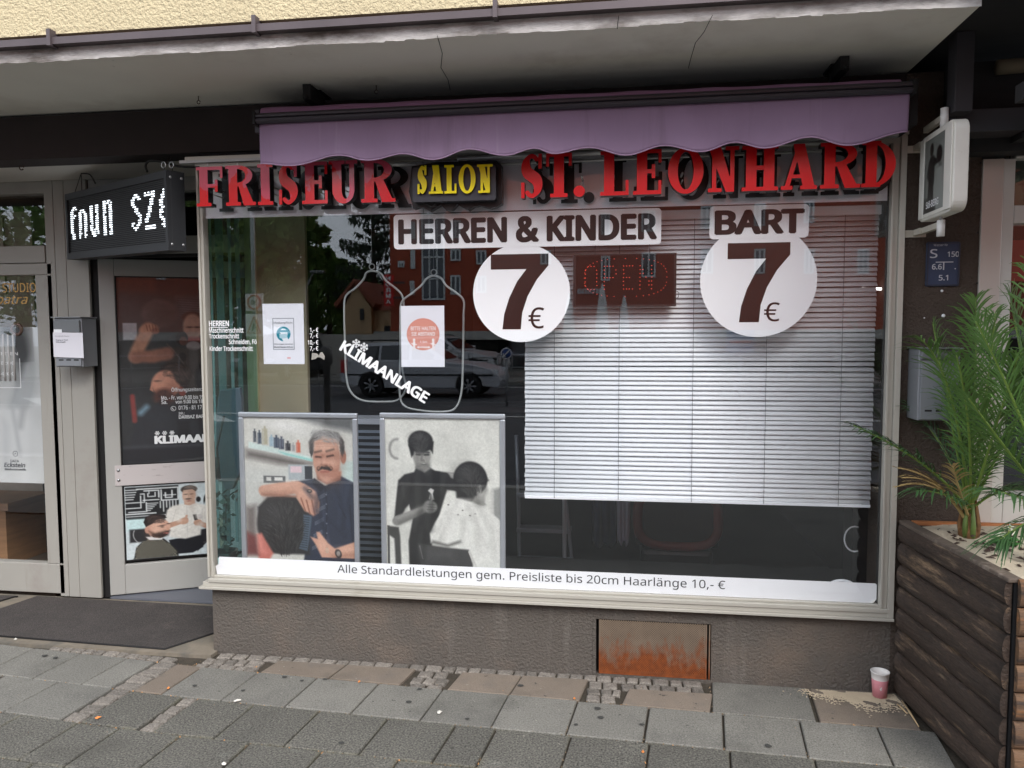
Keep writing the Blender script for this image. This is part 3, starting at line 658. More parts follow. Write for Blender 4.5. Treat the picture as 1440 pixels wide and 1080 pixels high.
mb = MB(); mb.box(XR-.058, XR-.048, .004, .03, GZ0, GZ1); obj('gasket', mb, m_blackgap, win)
# left side glazing of the display box, its corner posts
mb = MB(); mb.box(XL+.012, XL+.018, .035, .60, FZ0+.02, GZ1); obj('side_pane', mb, m_glass_side, win)
mb = MB(); mb.box(XL+.005, XL+.035, .60, .635, FZ0+.012, GZ1+.02); obj('corner_post', mb, m_alu, win)
mb = MB(); mb.box(XL+.03, XR-.02, .03, .62, FZ0+.0125, FZ0+.03); obj('inner_sill', mb, M('inner_sill', rgb(46,46,46), .6, var=.1), win)
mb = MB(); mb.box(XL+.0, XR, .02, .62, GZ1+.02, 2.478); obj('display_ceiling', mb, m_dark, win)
# silvery white strip behind the glass at the top
m_strip = M('silver_white_strip', rgb(238,234,240), .5, var=.05, vscale=2, stretch=(1,1,4), rvar=.1)
zpl = (box4(287,1250,306.7,282.2,0)[2]+box4(287,1250,306.7,282.2,0)[3])/2
zpl = (W(287,306.7).z+W(1250,282.2).z)/2
xm = W(595, 300).x
for a, b in ((GX0+.002, xm-.001), (xm+.001, GX1-.012)):
    mb = MB(); mb.box(a, b, .0075, .011, zpl, GZ1-.002); obj('light_strip', mb, m_strip, win, bevel=.001)
# chrome blind box / tubes seen between the letters above the strip
m_chrome = M('dull_chrome', rgb(205,203,200), .35, metal=.35, var=.2, vscale=6)
mb = MB(); mb.tube([W(470,228,-.06), W(585,232,-.06)], .010, 10); mb.tube([(-.75,-.05,2.39),(1.05,-.05,2.405)], .012, 10); mb.tube([(-.9,-.02,2.365),(1.06,-.02,2.375)], .006, 8); obj('cover_rail', mb, m_chrome, win)
mb = MB(); mb.box(-2.08, 1.12, -.105, -.075, 2.405, 2.418); obj('letter_rail', mb, M('grey_rail', rgb(170,168,166), .5), win)
for px in (293, 335):
    a = W(px, 226, -.09); mb = MB(); mb.tube([a, a+Vector((-.008,.0,-.035))], .0035, 6); obj('letter_hook', mb, m_chrome, win)

# stickers on the inside of the pane
Yst = .0072
def rrect(x0, x1, z0, z1, r, n=6):
    P = []
    for cx, cz, a0 in ((x1-r, z0+r, -90), (x1-r, z1-r, 0), (x0+r, z1-r, 90), (x0+r, z0+r, 180)):
        for i in range(n+1): a = radians(a0+90*i/n); P.append((cx+r*cos(a), cz+r*sin(a)))
    return P
def plate(name, P, Y, t, mat, parent):
    mb = MB(); mb.prism(P, (0,Y+t,0), (1,0,0), (0,0,1), (0,-1,0), t); return obj(name, mb, mat, parent)
UX, UZ = Vector((1,0,0)), Vector((0,0,1))
def seven(cx, cz, w, h, Y, parent):
    mb = MB(); Pn = [(-.5,.5),(.5,.5),(.5,.345),(.30,.16),(.14,-.06),(.045,-.28),(.02,-.5),(-.30,-.5),(-.27,-.30),(-.18,-.08),(-.04,.14),(.12,.30),(-.5,.30)][::-1]
    mb.prism([(cx+a*w, cz+b*h) for a, b in Pn], (0,Y,0), (1,0,0), (0,0,1), (0,-1,0), .0008); obj('lettering', mb, m_blackv, parent)
m_blackv = M('black_vinyl', rgb(14,11,12), .35)
def price(label, lblbox, txt, cpx, crad, sevbox, eurobox):
    x0, x1, z0, z1 = box4(*lblbox, 0); c = W(*cpx, 0); r = crad*(c-CAM).length/FPX*.985
    t = thing('price_sticker', label, 'sticker', (c.x, Yst, z0), group=None)
    # banner plate and round plate are one white vinyl; build the round one a hair behind
    plate('banner', rrect(x0, x1, z0, z1, .018), Yst, .0008, m_white, t)
    N = 64; plate('disc', [(c.x+r*cos(2*pi*i/N), c.z+r*sin(2*pi*i/N)) for i in range(N)], Yst+.0012, .0008, m_white, t)
    h = z1-z0; mgn = h*.13
    text(txt, m_blackv, (x0+.022, Yst, z0+mgn), UX, UZ, w=(x1-x0)-.04, h=h-2*mgn, bold=.042, parent=t)
    a0, a1, b0, b1 = box4(*sevbox, 0); seven((a0+a1)/2, (b0+b1)/2, a1-a0, b1-b0, Yst+.0012, t)
    a0, a1, b0, b1 = box4(*eurobox, 0); text('€', m_blackv, (a0, Yst+.0012, b0), UX, UZ, w=a1-a0, h=b1-b0, bold=.0, parent=t)
price('white sticker HERREN & KINDER with round 7 € price disc, left of the OPEN sign', (553,930,297,347), 'HERREN & KINDER', (732.5,412), 69.5, (690,771,357,463), (743,765,432,462))
price('white sticker BART with round 7 € price disc, right of the OPEN sign', (998,1138,288,335), 'BART', (1066.5,394), 76.5, (1023,1111,341,453), (1075,1097,425,452))

# long white price strip along the bottom
a, b = W(303, 807), W(1233, 849); x0, x1 = a.x, b.x; z0 = (W(303,807).z+W(1233,850).z)/2; z1 = (W(310,782).z+W(1233,823).z)/2
st = thing('text_strip', 'long white strip with price list text along the bottom of the window', 'sticker', (x0, Yst, z0))
P = [(x0+.004,z0),(x1-.012,z0),(x1,z0+.018),(x1,z1-.006),(x1-.006,z1),(x0+.020,z1),(x0+.016,z1-.006),(x0+.026,z1-.016),(x0+.016,z1-.036),(x0-.002,z1-.048)]
plate('strip', P, Yst, .0008, m_white, st)
m_greyink = M('grey_ink', rgb(48,48,52), .6)
ta, tb = W(474, 808), W(1020, 830)
text('Alle Standardleistungen gem. Preisliste bis 20cm Haarlänge 10,- €', m_greyink, (ta.x, Yst, z0+.022), UX, UZ, w=tb.x-ta.x, h=(z1-z0)*.60, bold=-.004, parent=st)
mb = MB(); mb.prism([(x1-.034,z0+.001),(x1-.013,z0+.001),(x1-.001,z0+.019)], (0,Yst-.0002,0), UX, UZ, (0,-1,0), .002); obj('peeled_corner', mb, M('sticker_back', rgb(245,245,240), .3), st)

# white cut letters and price list, on the pane
m_wv = M('white_cut_vinyl', rgb(232,232,232), .5)
def winprint(label, items, nm='window_lettering', cat='window lettering', Y=-.0006, mat=None, parent=None):
    t = parent or thing(nm, label, cat, W(items[0][1], items[0][2], Y))
    for body, px, py, w_, h_, bd in items:
        p = W(px, py, Y); k = (p-CAM).length*1.0/FPX
        text(body, mat or m_wv, p, UX, UZ, w=w_*k, h=h_*k*.98, bold=bd, parent=t)
    return t
pl = winprint('small white price list headed HERREN at the left of the pane', [
    ('HERREN',294,459,28,7.5,.03),('Maschinenschnitt',294,468,48,7,.02),('Trockenschnitt',294,476,42,6.5,.02),('Schneiden, Fö',322,485,39,7.5,.02),('Kinder Trockenschnitt',295,493.5,60,6.5,.02),
    ('1,- €',436,468,12,7,.02),('7,- €',436,476,12,7,.02),('10,- €',433,485.5,15,7,.02),('7,- €',436,494,12,7,.02)], 'price_list', 'price list')
a = W(294, 460.5, -.0006); mb = MB(); mb.box(a.x, a.x+.098, -.0012, -.0004, a.z-.002, a.z+.001); obj('underline', mb, m_wv, pl)
m_rem = M('grey_sticker_rest', rgb(150,146,138), .8, var=.3, vscale=60)
p = W(438, 506, -.001); mb = MB(); mb.prism([(0,0),(.02,.004),(.03,.012),(.045,.012),(.065,.0),(.068,.018),(.055,.038),(.045,.034),(.038,.02),(.03,.03),(.004,.034)], p, UX, UZ, (0,-1,0), .001); rs = tag(obj('sticker_rest', mb, m_rem), 'grey scraped rest of a sticker below the price column', 'sticker rest')
# KLIMAANLAGE slanting, with two snow crystals
def snow(mb, c, r, U, V, w_=.0028, lift=.0006):
    N_ = U.cross(V); c = Vector(c)+N_*lift
    for k in range(6):
        a = k*pi/3; d = U*cos(a)+V*sin(a); s = d.cross(N_)
        mb.add([c+s*w_/2, c-s*w_/2, c+d*r-s*w_/2, c+d*r+s*w_/2], [(0,1,2,3)])
        for sg in (1, -1):
            e = U*cos(a+sg*.8)+V*sin(a+sg*.8); q = c+d*r*.55; s2 = e.cross(N_)*w_*.4
            mb.add([q+s2, q-s2, q+e*r*.38-s2, q+e*r*.38+s2], [(0,1,2,3)])
a, b = W(476.5, 492, -.0006), W(597, 568, -.0006); d = (b-a); d.y = 0; Ln = d.length; Uk = d.normalized(); Vk = Vector((-Uk.z, 0, Uk.x))
kl = thing('window_lettering', 'slanting white word KLIMAANLAGE with two snow crystals on the pane', 'window lettering', a)
text('KLIMAANLAGE', m_wv, a, Uk, Vk, w=Ln, h=.056, bold=.036, parent=kl)
mb = MB(); snow(mb, W(501,483,-.0006), .021, Uk, Vk, .0055); snow(mb, W(512,488,-.0006), .021, Uk, Vk, .0055); obj('snow_crystals', mb, m_wv, kl)

# paper notices taped inside
m_sheet = M('notice_paper', rgb(222,224,232), .8, var=.02)
def notice(label, corners, painter):
    x0, x1, z0, z1 = box4(*corners, .0085); t = thing('paper_notice', label, 'notice', (x0, .0085, z0))
    pr = Print(0, 100, 0, 142, 130); pr.C[:] = (236, 238, 246); painter(pr); pr.make('sheet', (x0, .0085, z1), UX, -UZ, x1-x0, z1-z0, .7, t); return t, x0, x1, z0, z1
def mask_p(c):
    c.rect(24,34,76,108,(70,80,90)); c.rect(25,35,75,107,(236,238,246)); c.ell(50,71,17,17,(0,128,150)); c.ell(50,70,10,12,(236,240,246)); c.rect(40,62,60,67,(0,128,150)); c.poly([(40,72),(58,70),(60,80),(50,84),(40,80)],(180,214,226)); c.line([(38,66),(42,70)],1,(0,110,130)); c.poly([(46,82),(60,80),(64,90),(50,90)],(236,240,246)); c.rect(58,126,66,129,(226,150,150)); c.noise(40,.03)
t, x0, x1, z0, z1 = notice('white notice with blue face mask symbol, left of the hanging outlines', (370,427.5,427,512), mask_p)
w_ = x1-x0; h_ = z1-z0; gi = M('notice_ink', rgb(90,96,104), .8)
text('Maskenpflicht', gi, (x0+w_*.27, .0083, z0+h_*.66), UX, UZ, w=w_*.46, h=h_*.045, parent=t); text('Bitte tragen Sie einen', gi, (x0+w_*.27, .0083, z0+h_*.315), UX, UZ, w=w_*.46, h=h_*.03, bold=.01, parent=t); text('Mund-Nasen-Schutz', gi, (x0+w_*.27, .0083, z0+h_*.27), UX, UZ, w=w_*.46, h=h_*.03, bold=.02, parent=t)
def dist_p(c):
    c.ell(51,66,37.5,37,(214,120,100)); c.ell(51,66,36.5,36,(222,150,134)); c.noise(50,.03)
    for x in (30, 74):
        c.ell(x,79,3,3.2,(246,240,240)); c.line([(x,84),(x,92)],2.6,(246,240,240)); c.line([(x,92),(x-3,102)],1.4,(246,240,240)); c.line([(x,92),(x+3,102)],1.4,(246,240,240)); c.line([(x-5,88),(x+5,90)],1.2,(246,240,240))
    c.line([(39,96),(65,96)],1.2,(246,240,240)); c.poly([(36,96),(41,93),(41,99)],(246,240,240)); c.poly([(68,96),(63,93),(63,99)],(246,240,240))
t, x0, x1, z0, z1 = notice('white notice with round red keep distance symbol, in front of the outlines', (564,625,430,516), dist_p)
w_ = x1-x0; h_ = z1-z0; wi = M('notice_white_ink', rgb(246,242,242), .8)
text('BITTE HALTEN', wi, (x0+w_*.23, .0083, z0+h_*.60), UX, UZ, w=w_*.57, h=h_*.062, bold=.01, parent=t); text('SIE ABSTAND', wi, (x0+w_*.245, .0083, z0+h_*.51), UX, UZ, w=w_*.54, h=h_*.062, bold=.01, parent=t); text('1,5m', wi, (x0+w_*.44, .0083, z0+h_*.385), UX, UZ, w=w_*.16, h=h_*.045, parent=t)

# ================================================================== letters above the window
m_red = M('red_acrylic', rgb(204,6,18), .32, var=.06, vscale=6, bump=.05, bscale=8, coat=.4)
m_pink = M('red_acrylic_faded', rgb(200,14,26), .25, coat=.4)
# faded film: a crisp, ragged-edged mask over the red
nt_ = m_pink.node_tree; N_, L_ = nt_.nodes, nt_.links; b_ = N_['Principled BSDF']
g_ = N_.new('ShaderNodeNewGeometry'); nz_ = N_.new('ShaderNodeTexNoise'); nz_.inputs['Scale'].default_value = 7; nz_.inputs['Detail'].default_value = 5; L_.new(g_.outputs['Position'], nz_.inputs['Vector'])
sx_ = N_.new('ShaderNodeSeparateXYZ'); L_.new(g_.outputs['Position'], sx_.inputs[0])
m1 = N_.new('ShaderNodeMath'); m1.operation = 'MULTIPLY_ADD'; L_.new(sx_.outputs[2], m1.inputs[0]); m1.inputs[1].default_value = 1.3; m1.inputs[2].default_value = -1.3*2.275
m2_ = N_.new('ShaderNodeMath'); m2_.operation = 'ADD'; L_.new(m1.outputs[0], m2_.inputs[0]); L_.new(nz_.outputs[0], m2_.inputs[1])
mr_ = N_.new('ShaderNodeMapRange'); mr_.inputs[1].default_value = .52; mr_.inputs[2].default_value = .54; L_.new(m2_.outputs[0], mr_.inputs[0])
mx_ = N_.new('ShaderNodeMix'); mx_.data_type = 'RGBA'; mx_.inputs[6].default_value = (*rgb(200,14,26), 1); mx_.inputs[7].default_value = (*rgb(190,72,92), 1); L_.new(mr_.outputs[0], mx_.inputs[0]); L_.new(mx_.outputs[2], b_.inputs['Base Color'])
m_ret = M('black_letter_side', rgb(14,12,12), .3); m_back = M('black_letter_shadow_and_backing', rgb(10,8,9), .35)  # last black: imitated letter shadows, and the SALON backing
YL, TL = -.15, .045
def letters(tname, label, word, pxs, y_top, y_bot, front, hv=1., Yp=None, depth=None, back=True, tilt=(0,0)):
    Yp = YL if Yp is None else Yp; depth = TL if depth is None else depth
    a = W(pxs[0][0], y_bot[0], Yp); t = thing(tname, label, 'sign', a)
    for i, ch in enumerate(word):
        x0p, x1p = pxs[i]; f = (x0p-pxs[0][0])/max(1, pxs[-1][1]-pxs[0][0])
        yt = y_top[0]+(y_top[1]-y_top[0])*f; yb = y_bot[0]+(y_bot[1]-y_bot[0])*f
        p = W(x0p, yb, Yp); q = W(x1p, yb, Yp); r = W(x0p, yt, Yp); w_, h_ = q.x-p.x, r.z-p.z
        loops = glyph_loops(ch, w_/h_, hv)
        me, A_ = loops_mesh(loops, depth/h_)
        co = np.stack([p.x-a.x+A_[:,0]*h_, Yp-a.y+depth/2-A_[:,2]*h_, p.z-a.z+A_[:,1]*h_], 1)
        me.vertices.foreach_set('co', co.ravel()); me.update(); me.materials.append(front); me.materials.append(m_ret)
        nn = np.empty(len(me.polygons)*3); me.polygons.foreach_get('normal', nn); nn = nn.reshape(-1, 3)
        cc = np.empty(len(me.polygons)*3); me.polygons.foreach_get('center', cc); cc = cc.reshape(-1, 3)
        fr = (np.abs(nn[:,1]) > .9) & (cc[:,1] < (Yp-a.y)+depth*.3); me.polygons.foreach_set('material_index', np.where(fr, 0, 1).astype(np.int32)); me.update()
        o = bpy.data.objects.new('letter', me); COL.objects.link(o); o.parent = t
        if back:  # shifted black copy imitates the letter's dark reflection and shadow
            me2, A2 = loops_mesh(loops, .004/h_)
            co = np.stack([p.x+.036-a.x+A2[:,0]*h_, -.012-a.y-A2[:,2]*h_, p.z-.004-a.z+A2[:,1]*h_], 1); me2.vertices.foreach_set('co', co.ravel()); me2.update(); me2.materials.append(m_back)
            o2 = bpy.data.objects.new('letter_shadow_copy', me2); COL.objects.link(o2); o2.parent = o
            mb = MB(); cx, cz = p.x+w_*.3+.02, p.z+h_*.5; mb.tube([(cx, Yp+depth, cz), (cx, -.012, cz)], .005, 6); mb.tube([(cx, Yp+depth, cz-.03), (cx, -.012, cz-.03)], .003, 6)
            me3 = obj('spacer', mb, m_chrome, t)
    return t
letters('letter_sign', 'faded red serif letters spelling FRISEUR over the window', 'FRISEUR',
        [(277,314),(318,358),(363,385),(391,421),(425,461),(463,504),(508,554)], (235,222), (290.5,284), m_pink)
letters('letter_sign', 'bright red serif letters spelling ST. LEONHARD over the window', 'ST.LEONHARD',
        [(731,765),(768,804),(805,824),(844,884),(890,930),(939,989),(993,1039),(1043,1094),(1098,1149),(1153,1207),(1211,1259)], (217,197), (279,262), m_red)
# SALON sign: dark board, ragged black film behind, yellow letters
m_yel = M('yellow_acrylic', rgb(252,226,0), .35)
x0, x1, z0, z1 = box4(580, 697, 235, 284, -.12)
sb = thing('salon_board', 'dark grey board carrying the yellow word SALON', 'sign board', (x0, -.12, z0))
mb = MB(); mb.prism(rrect(x0, x1, z0+.004, z1+.004, .01), (0,-.08,0), UX, UZ, (0,-1,0), .04); obj('board', mb, M('dark_grey_board', rgb(60,60,66), .35, var=.15, vscale=10), sb)
zz = lambda i: z0-.018+.012*sin(i*1.7)+.006*sin(i*4.1)
P = [(x0-.01+ (x1-x0+.03)*i/16, zz(i)) for i in range(17)]+[(x1+.022, z0+.05), (x1+.02, z1+.01), (x1+.0, z1+.03), (x0+.1, z1+.035), (x0-.015, z1+.02), (x0-.03, z0+.06)]
mb = MB(); mb.prism(P, (0,-.03,0), UX, UZ, (0,-1,0), .045); obj('backing', mb, m_back, sb)
mb = MB(); a = W(598,287,-.1); mb.tube([a+Vector((0,0,.02)), a, a+Vector((.03,0,-.014)), a+Vector((.045,0,-.004)), a+Vector((.04,0,.012))], .0035, 6); obj('cable_loop', mb, m_blackgap, sb)
tt = letters('letter_sign', 'yellow serif letters spelling SALON on the dark board', 'SALON', [(586,602),(603,623),(625,642),(645,669),(671,693)], (233,231), (273,271), m_yel, hv=.78, Yp=-.135, depth=.012, back=False)

# ================================================================== awning
m_fab = M('mauve_awning_cloth', rgb(144,120,146), .9, var=.09, vscale=2.2, col2=rgb(128,105,128), c2amt=(.5,.8), c2scale=2.0, bump=.12, bscale=500, bdist=.001, stretch=(1,1,.5))
wear(m_fab, rgb(104,84,98), (7,1,.5), 1.5, .56, .76, .45); wear(m_fab, rgb(176,158,176), (9,1,.4), 2.2, .6, .76, .35)
m_bar = M('charcoal_bar', rgb(66,63,70), .45, metal=.3, var=.08)
YA = -.26
aL, aR = W(364,152,YA), W(1278,118,YA)
aw = thing('awning', 'rolled in mauve awning with scalloped valance above the window', 'awning', (aL.x, YA, aL.z))
zl = lambda x, zL, zR: zL+(zR-zL)*(x-aL.x)/(aR.x-aL.x)
mb = MB(); b0, b1 = W(360,166.5,YA-.02), W(1283,122,YA-.02)
def barprof(mb, p, q, pr):
    vs = [Vector(p)+Vector((0, a, b)) for a, b in pr]+[Vector(q)+Vector((0, a, b)) for a, b in pr]; n = len(pr)
    mb.add(vs, [(i, (i+1) % n, n+(i+1) % n, n+i) for i in range(n)]+[tuple(range(n))[::-1], tuple(range(n, 2*n))])
barprof(mb, b0, b1, [(0,-.022),(.06,-.022),(.06,.022),(0,.022),(-.008,.012),(-.008,.004),(0,0),(-.008,-.004),(-.01,-.014)]); obj('front_bar', mb, m_bar, aw)
for e in (b0, b1):
    s = -1 if e is b0 else 1; mb = MB(); mb.box(e.x, e.x+s*.012, YA-.034, YA+.05, e.z-.028, e.z+.026); obj('end_cap', mb, m_blackgap, aw)
# cloth above the bar: flat roll
mb = MB(); n = 60; z0l, z1l = W(366,149.5,YA+.02).z, W(1270,108.5,YA+.02).z; xl, xr = W(366,151,YA+.02).x, W(1268,114,YA+.02).x
R_ = .035; vs = []; K = 10
for i in range(n+1):
    f = i/n; x = xl+(xr-xl)*f; zt = z0l+(z1l-z0l)*f
    for k in range(K): a = pi*.5+pi*k/(K-1)*1.0; vs.append((x, YA+.05+R_*cos(a), zt-R_+R_*sin(a)+.0015*sin(i*.9)))
mb.add(vs, [(i*K+k, (i+1)*K+k, (i+1)*K+k+1, i*K+k+1) for i in range(n) for k in range(K-1)], smooth=True); obj('cloth_roll', mb, M('mauve_roll_cloth', rgb(150,114,148), .95, var=.1, vscale=4), aw)
mb = MB(); mb.box(xl-.01, xr+.01, YA+.06, -.02, 2.50, 2.565); obj('cassette', mb, m_bar, aw)
# valance
n = 300; x0, x1 = W(366,200,YA).x, W(1278,160,YA).x; zt0, zt1 = b0.z-.018, b1.z-.018
# scallops measured along the hem: low and high points in turn
bots = [(366,230),(412,232.5),(478,218.5),(518,225.5),(567,216.5),(612,225.5),(661,211),(712,219.5),(752,209.5),(780,217),(829,207.5),(881,217.5),(934,204),(986,212.5),(1034,199),(1077,207.5),(1139,192.5),(1193,203.5),(1278,184)]
hb = [(W(px, py, YA).x, W(px, py, YA).z) for px, py in bots]; vs = []; R2 = 14
def hem_z(x):
    for (xa_, za_), (xb2, zb2) in zip(hb[:-1], hb[1:]):
        if x <= xb2: t = min(1, max(0, (x-xa_)/(xb2-xa_))); return za_+(zb2-za_)*(.5-.5*cos(pi*t))
    return hb[-1][1]
for i in range(n+1):
    f = i/n; x = x0+(x1-x0)*f; zt = zt0+(zt1-zt0)*f; zb_ = float(np.interp(x, [h[0] for h in hb], [h[1] for h in hb]))
    zb_ = hem_z(x)
    for k in range(R2+1):
        g = k/R2; fold = (.006*sin(x*5.1+1)+.004*sin(x*13+2)+.0015*sin(x*41))*g + .012*g*g*sin(x*2.2)
        vs.append((x, YA-.004+fold, zt+(zb_-zt)*g))
mb = MB(); mb.add(vs, [(i*(R2+1)+k, i*(R2+1)+k+1, (i+1)*(R2+1)+k+1, (i+1)*(R2+1)+k) for i in range(n) for k in range(R2)], smooth=True)
va = obj('valance', mb, m_fab, aw); so = va.modifiers.new('thick', 'SOLIDIFY'); so.thickness = .002
mb = MB(); mb.tube([Vector(vs[i*(R2+1)+R2])+Vector((0,0,-.001)) for i in range(0, n+1, 2)], .0028, 6); obj('hem', mb, M('mauve_hem', rgb(170,142,170), .9), aw)
# brackets and arms
for px, py in ((440,137),(1181,96)):
    p = W(px, py, YA+.10); mb = MB(); mb.box(p.x-.018, p.x+.018, YA+.03, YA+.20, p.z-.028, ZS-.002); mb.box(p.x-.03, p.x+.03, YA+.12, YA+.25, ZS-.008, ZS-.001); mb.tube([(p.x,YA+.02,p.z-.02),(p.x,YA+.04,p.z-.02)], .008, 8); obj('bracket', mb, m_blackgap, aw)
mb = MB(); mb.box(aL.x-.05, aL.x-.018, -.12, -.0, 2.44, 2.62); mb.box(aL.x-.04, aL.x-.02, -.22, -.10, 2.50, 2.60); mb.tube([(aL.x-.055,-.06,2.47),(aL.x-.04,-.06,2.47)], .012, 8); obj('bracket', mb, m_bar, aw)
mb = MB(); mb.box(aR.x+.02, aR.x+.05, -.22, -.0, 2.42, 2.60); obj('bracket', mb, m_blackgap, aw)
for s, (xa, xb) in ((0,(-1.5,-.35)),(1,(1.0,-.1))):
    mb = MB(); mb.box(min(xa,xb), max(xa,xb), -.20, -.165, 2.46, 2.50); mb.tube([(xa,-.18,2.48),(xa,-.10,2.5)], .02, 8); obj('folding_arm', mb, m_bar, aw)
# ================================================================== entrance recess: neighbouring studio front, panel, door
YR = .62
def pbox(mb, px0, px1, py0, py1, Y, d=.04, front=0.):
    x0, x1, z0, z1 = box4(px0, px1, py0, py1, Y); mb.box(x0, x1, Y-front, Y+d, z0, z1); return x0, x1, z0, z1
st = thing('cosmetic_shop', 'taupe framed glass front of the neighbouring cosmetic studio, at the left edge', 'shop front', (-4, YR, 0))
xa = W(-330, 600, YR).x; xf = W(78, 600, YR).x; xg = W(64, 600, YR).x
zt = 2.50; z_ = lambda py: W(40, py, YR).z
mb = MB(); mb.box(xa, W(75,310,YR).x, YR-.012, YR+.05, z_(273), zt); mb.box(xa, xf-.012, YR-.012, YR+.05, z_(370), z_(346)); obj('transom_frame', mb, m_taupe, st, bevel=.003)
x0 = W(74,310,YR).x; mb = MB(); mb.box(x0, xf, YR-.014, YR+.05, 0.02, zt-.001); obj('post', mb, m_taupe, st, bevel=.003)
mb = MB(); mb.box(xa, x0-.004, YR-.02, YR+.04, z_(387), z_(371)); mb.box(W(62,600,YR).x, x0-.004, YR-.02, YR+.04, z_(790)+.001, z_(387)-.001); mb.box(xa, x0-.004, YR-.02, YR+.04, .03, z_(790)); obj('door_frame', mb, m_taupe, st, bevel=.004)
mb = MB(); mb.box(xa, x0, YR+.01, YR+.016, z_(345), z_(274)); obj('transom_pane', mb, m_glass, st)
mb = MB(); mb.box(xa, W(64,600,YR).x, YR+.008, YR+.014, z_(791), z_(386)); obj('pane', mb, m_glass, st)
m_room2 = M('studio_room', rgb(84,72,60), .9, var=.4, vscale=3)
mb = MB(); mb.box(-9, -3.46, 2.6, 2.7, 0, 2.7); mb.box(-9,-3.46,YR+.05,2.7,-.02,.006); mb.box(-9,-3.46,YR+.05,2.7,2.56,2.6); mb.box(-9.1,-9,.62,2.7,0,2.7); tag(obj('studio_room_wall', mb, m_room2), kind='structure')
# things seen inside the studio: shelf and wooden bench
m_wood = M('warm_wood', rgb(150,112,78), .6, var=.2, vscale=4, stretch=(1,1,10)); m_pale = M('pale_box', rgb(160,150,136), .7, var=.2, vscale=4)
t = thing('wooden_bench', 'brown wooden bench inside the neighbouring studio, low at the left edge', 'bench', (-4.6,1.3,0)); mb = MB(); mb.box(-5.2,-4.15,1.1,1.5,.40,.45); obj('seat', mb, m_wood, t)
for x in (-5.1,-4.22): mb = MB(); mb.box(x-.03,x+.03,1.12,1.48,.006,.40); obj('leg', mb, m_wood, t)
t = thing('storage_cabinet', 'pale cabinet standing behind the studio transom window', 'cabinet', (-5.0,1.6,0)); mb = MB(); mb.box(-5.6,-4.3,1.6,2.0,.006,2.5); obj('carcass', mb, m_pale, t)
for x in (-5.3,-4.98,-4.66): mb = MB(); mb.box(x-.14,x+.14,1.585,1.598,1.9,2.46); obj('door', mb, M('cabinet_door', rgb(176,166,150), .7), t)
# gold lettering, white print
m_gold = M('gold_vinyl', rgb(196,150,72), .5)
k = (W(20,400,YR)-CAM).length/FPX; Yt = YR+.0068
def ptext(body, pxl, pxr, pyb, hpx, mat, bold, parent, shear=0., Y=None):
    Y = Yt if Y is None else Y; a = W(pxl, pyb, Y); b = W(pxr, pyb, Y); hh = W(pxl, pyb-hpx, Y).z-a.z
    return text(body, mat, (a.x, Y, (a.z+b.z)/2), UX, UZ, w=b.x-a.x, h=hh, bold=bold, parent=parent, shear=shear)
t = thing('studio_lettering', 'gold studio lettering on the dark pane at the left edge', 'window lettering', W(20,430,Yt))
ptext('KOSMETIK STUDIO', -62, 51, 411.5, 13, m_gold, .012, t); ptext('Kleopatra', -42, 40, 432, 18, m_gold, .004, t, shear=.35)
pst = thing('studio_poster', 'tall grey white poster of a dark haired woman in the studio window', 'poster', W(0,680,YR+.03))
x0 = W(-170,600,YR+.03).x; x1 = W(76,600,YR+.03).x; z0 = W(30,679,YR+.03).z; z1 = W(30,460,YR+.03).z
pr = Print(-170, 76, 460, 680, 210); pr.C[:] = (206,208,206)
pr.ell(18,520,30,75,(70,72,74),8,soft=6); pr.ell(4,530,26,60,(196,198,196),0,soft=5); pr.ell(34,560,14,55,(176,180,180),20,soft=5); pr.poly([(-30,570),(46,575),(36,680),(-30,680)],(214,216,214),soft=4)
pr.line([(44,515),(38,560),(30,600)],3,(176,178,178),soft=4); pr.line([(20,570),(28,640)],2,(186,188,188),soft=3); pr.line([(60,480),(66,560)],2,(190,194,194),soft=4); pr.poly([(6,590),(14,600),(10,660),(4,660)],(198,200,200),soft=5)
pr.rect(-170,637,76,641,(222,224,224),soft=2,op=.5); pr.noise(60,.07); pr.make('sheet', (x0,YR+.03,z1), UX, -UZ, x1-x0, z1-z0, .7, pst)
m_pw = M('print_white', rgb(235,235,235), .6); m_pg = M('print_grey', rgb(84,86,90), .6)
Yp_ = YR+.0295
ptext('ÖFFNUNGSZEITEN', -52, 25.5, 499.5, 5.5, m_pw, .02, pst, Y=Yp_); ptext('09:00 - 18:00', -40, 22, 513, 5, m_pw, .02, pst, Y=Yp_); ptext('09:00 - 14:00', -40, 22, 528, 5, m_pw, .02, pst, Y=Yp_)
a, b = W(-60, 545, Yp_), W(28, 504, Yp_); mb = MB(); mb.box(a.x,b.x,Yp_-.001,Yp_,a.z,a.z+.004); mb.box(b.x-.004,b.x,Yp_-.001,Yp_,a.z+.0041,b.z); obj('rule', mb, m_pw, pst)
ptext('DATA', 15, 27, 650, 3.5, m_pg, .02, pst, Y=Yp_); ptext('Eckstein', 6, 36, 657, 6.5, m_pg, .03, pst, shear=.2, Y=Yp_); ptext('Biokosmetik', 7, 37, 661.5, 3.2, m_pg, .03, pst, Y=Yp_)
c = W(21.5, 638, Yp_); mb = MB(); mb.tube([c+Vector((.016*cos(i*pi/10),0,.016*sin(i*pi/10))) for i in range(20)], .0015, 4, closed=True); mb.tube([c+Vector((-.006,0,-.006)),c+Vector((0,0,.006)),c+Vector((.006,0,-.006))], .0015, 4); obj('emblem', mb, m_pg, pst)
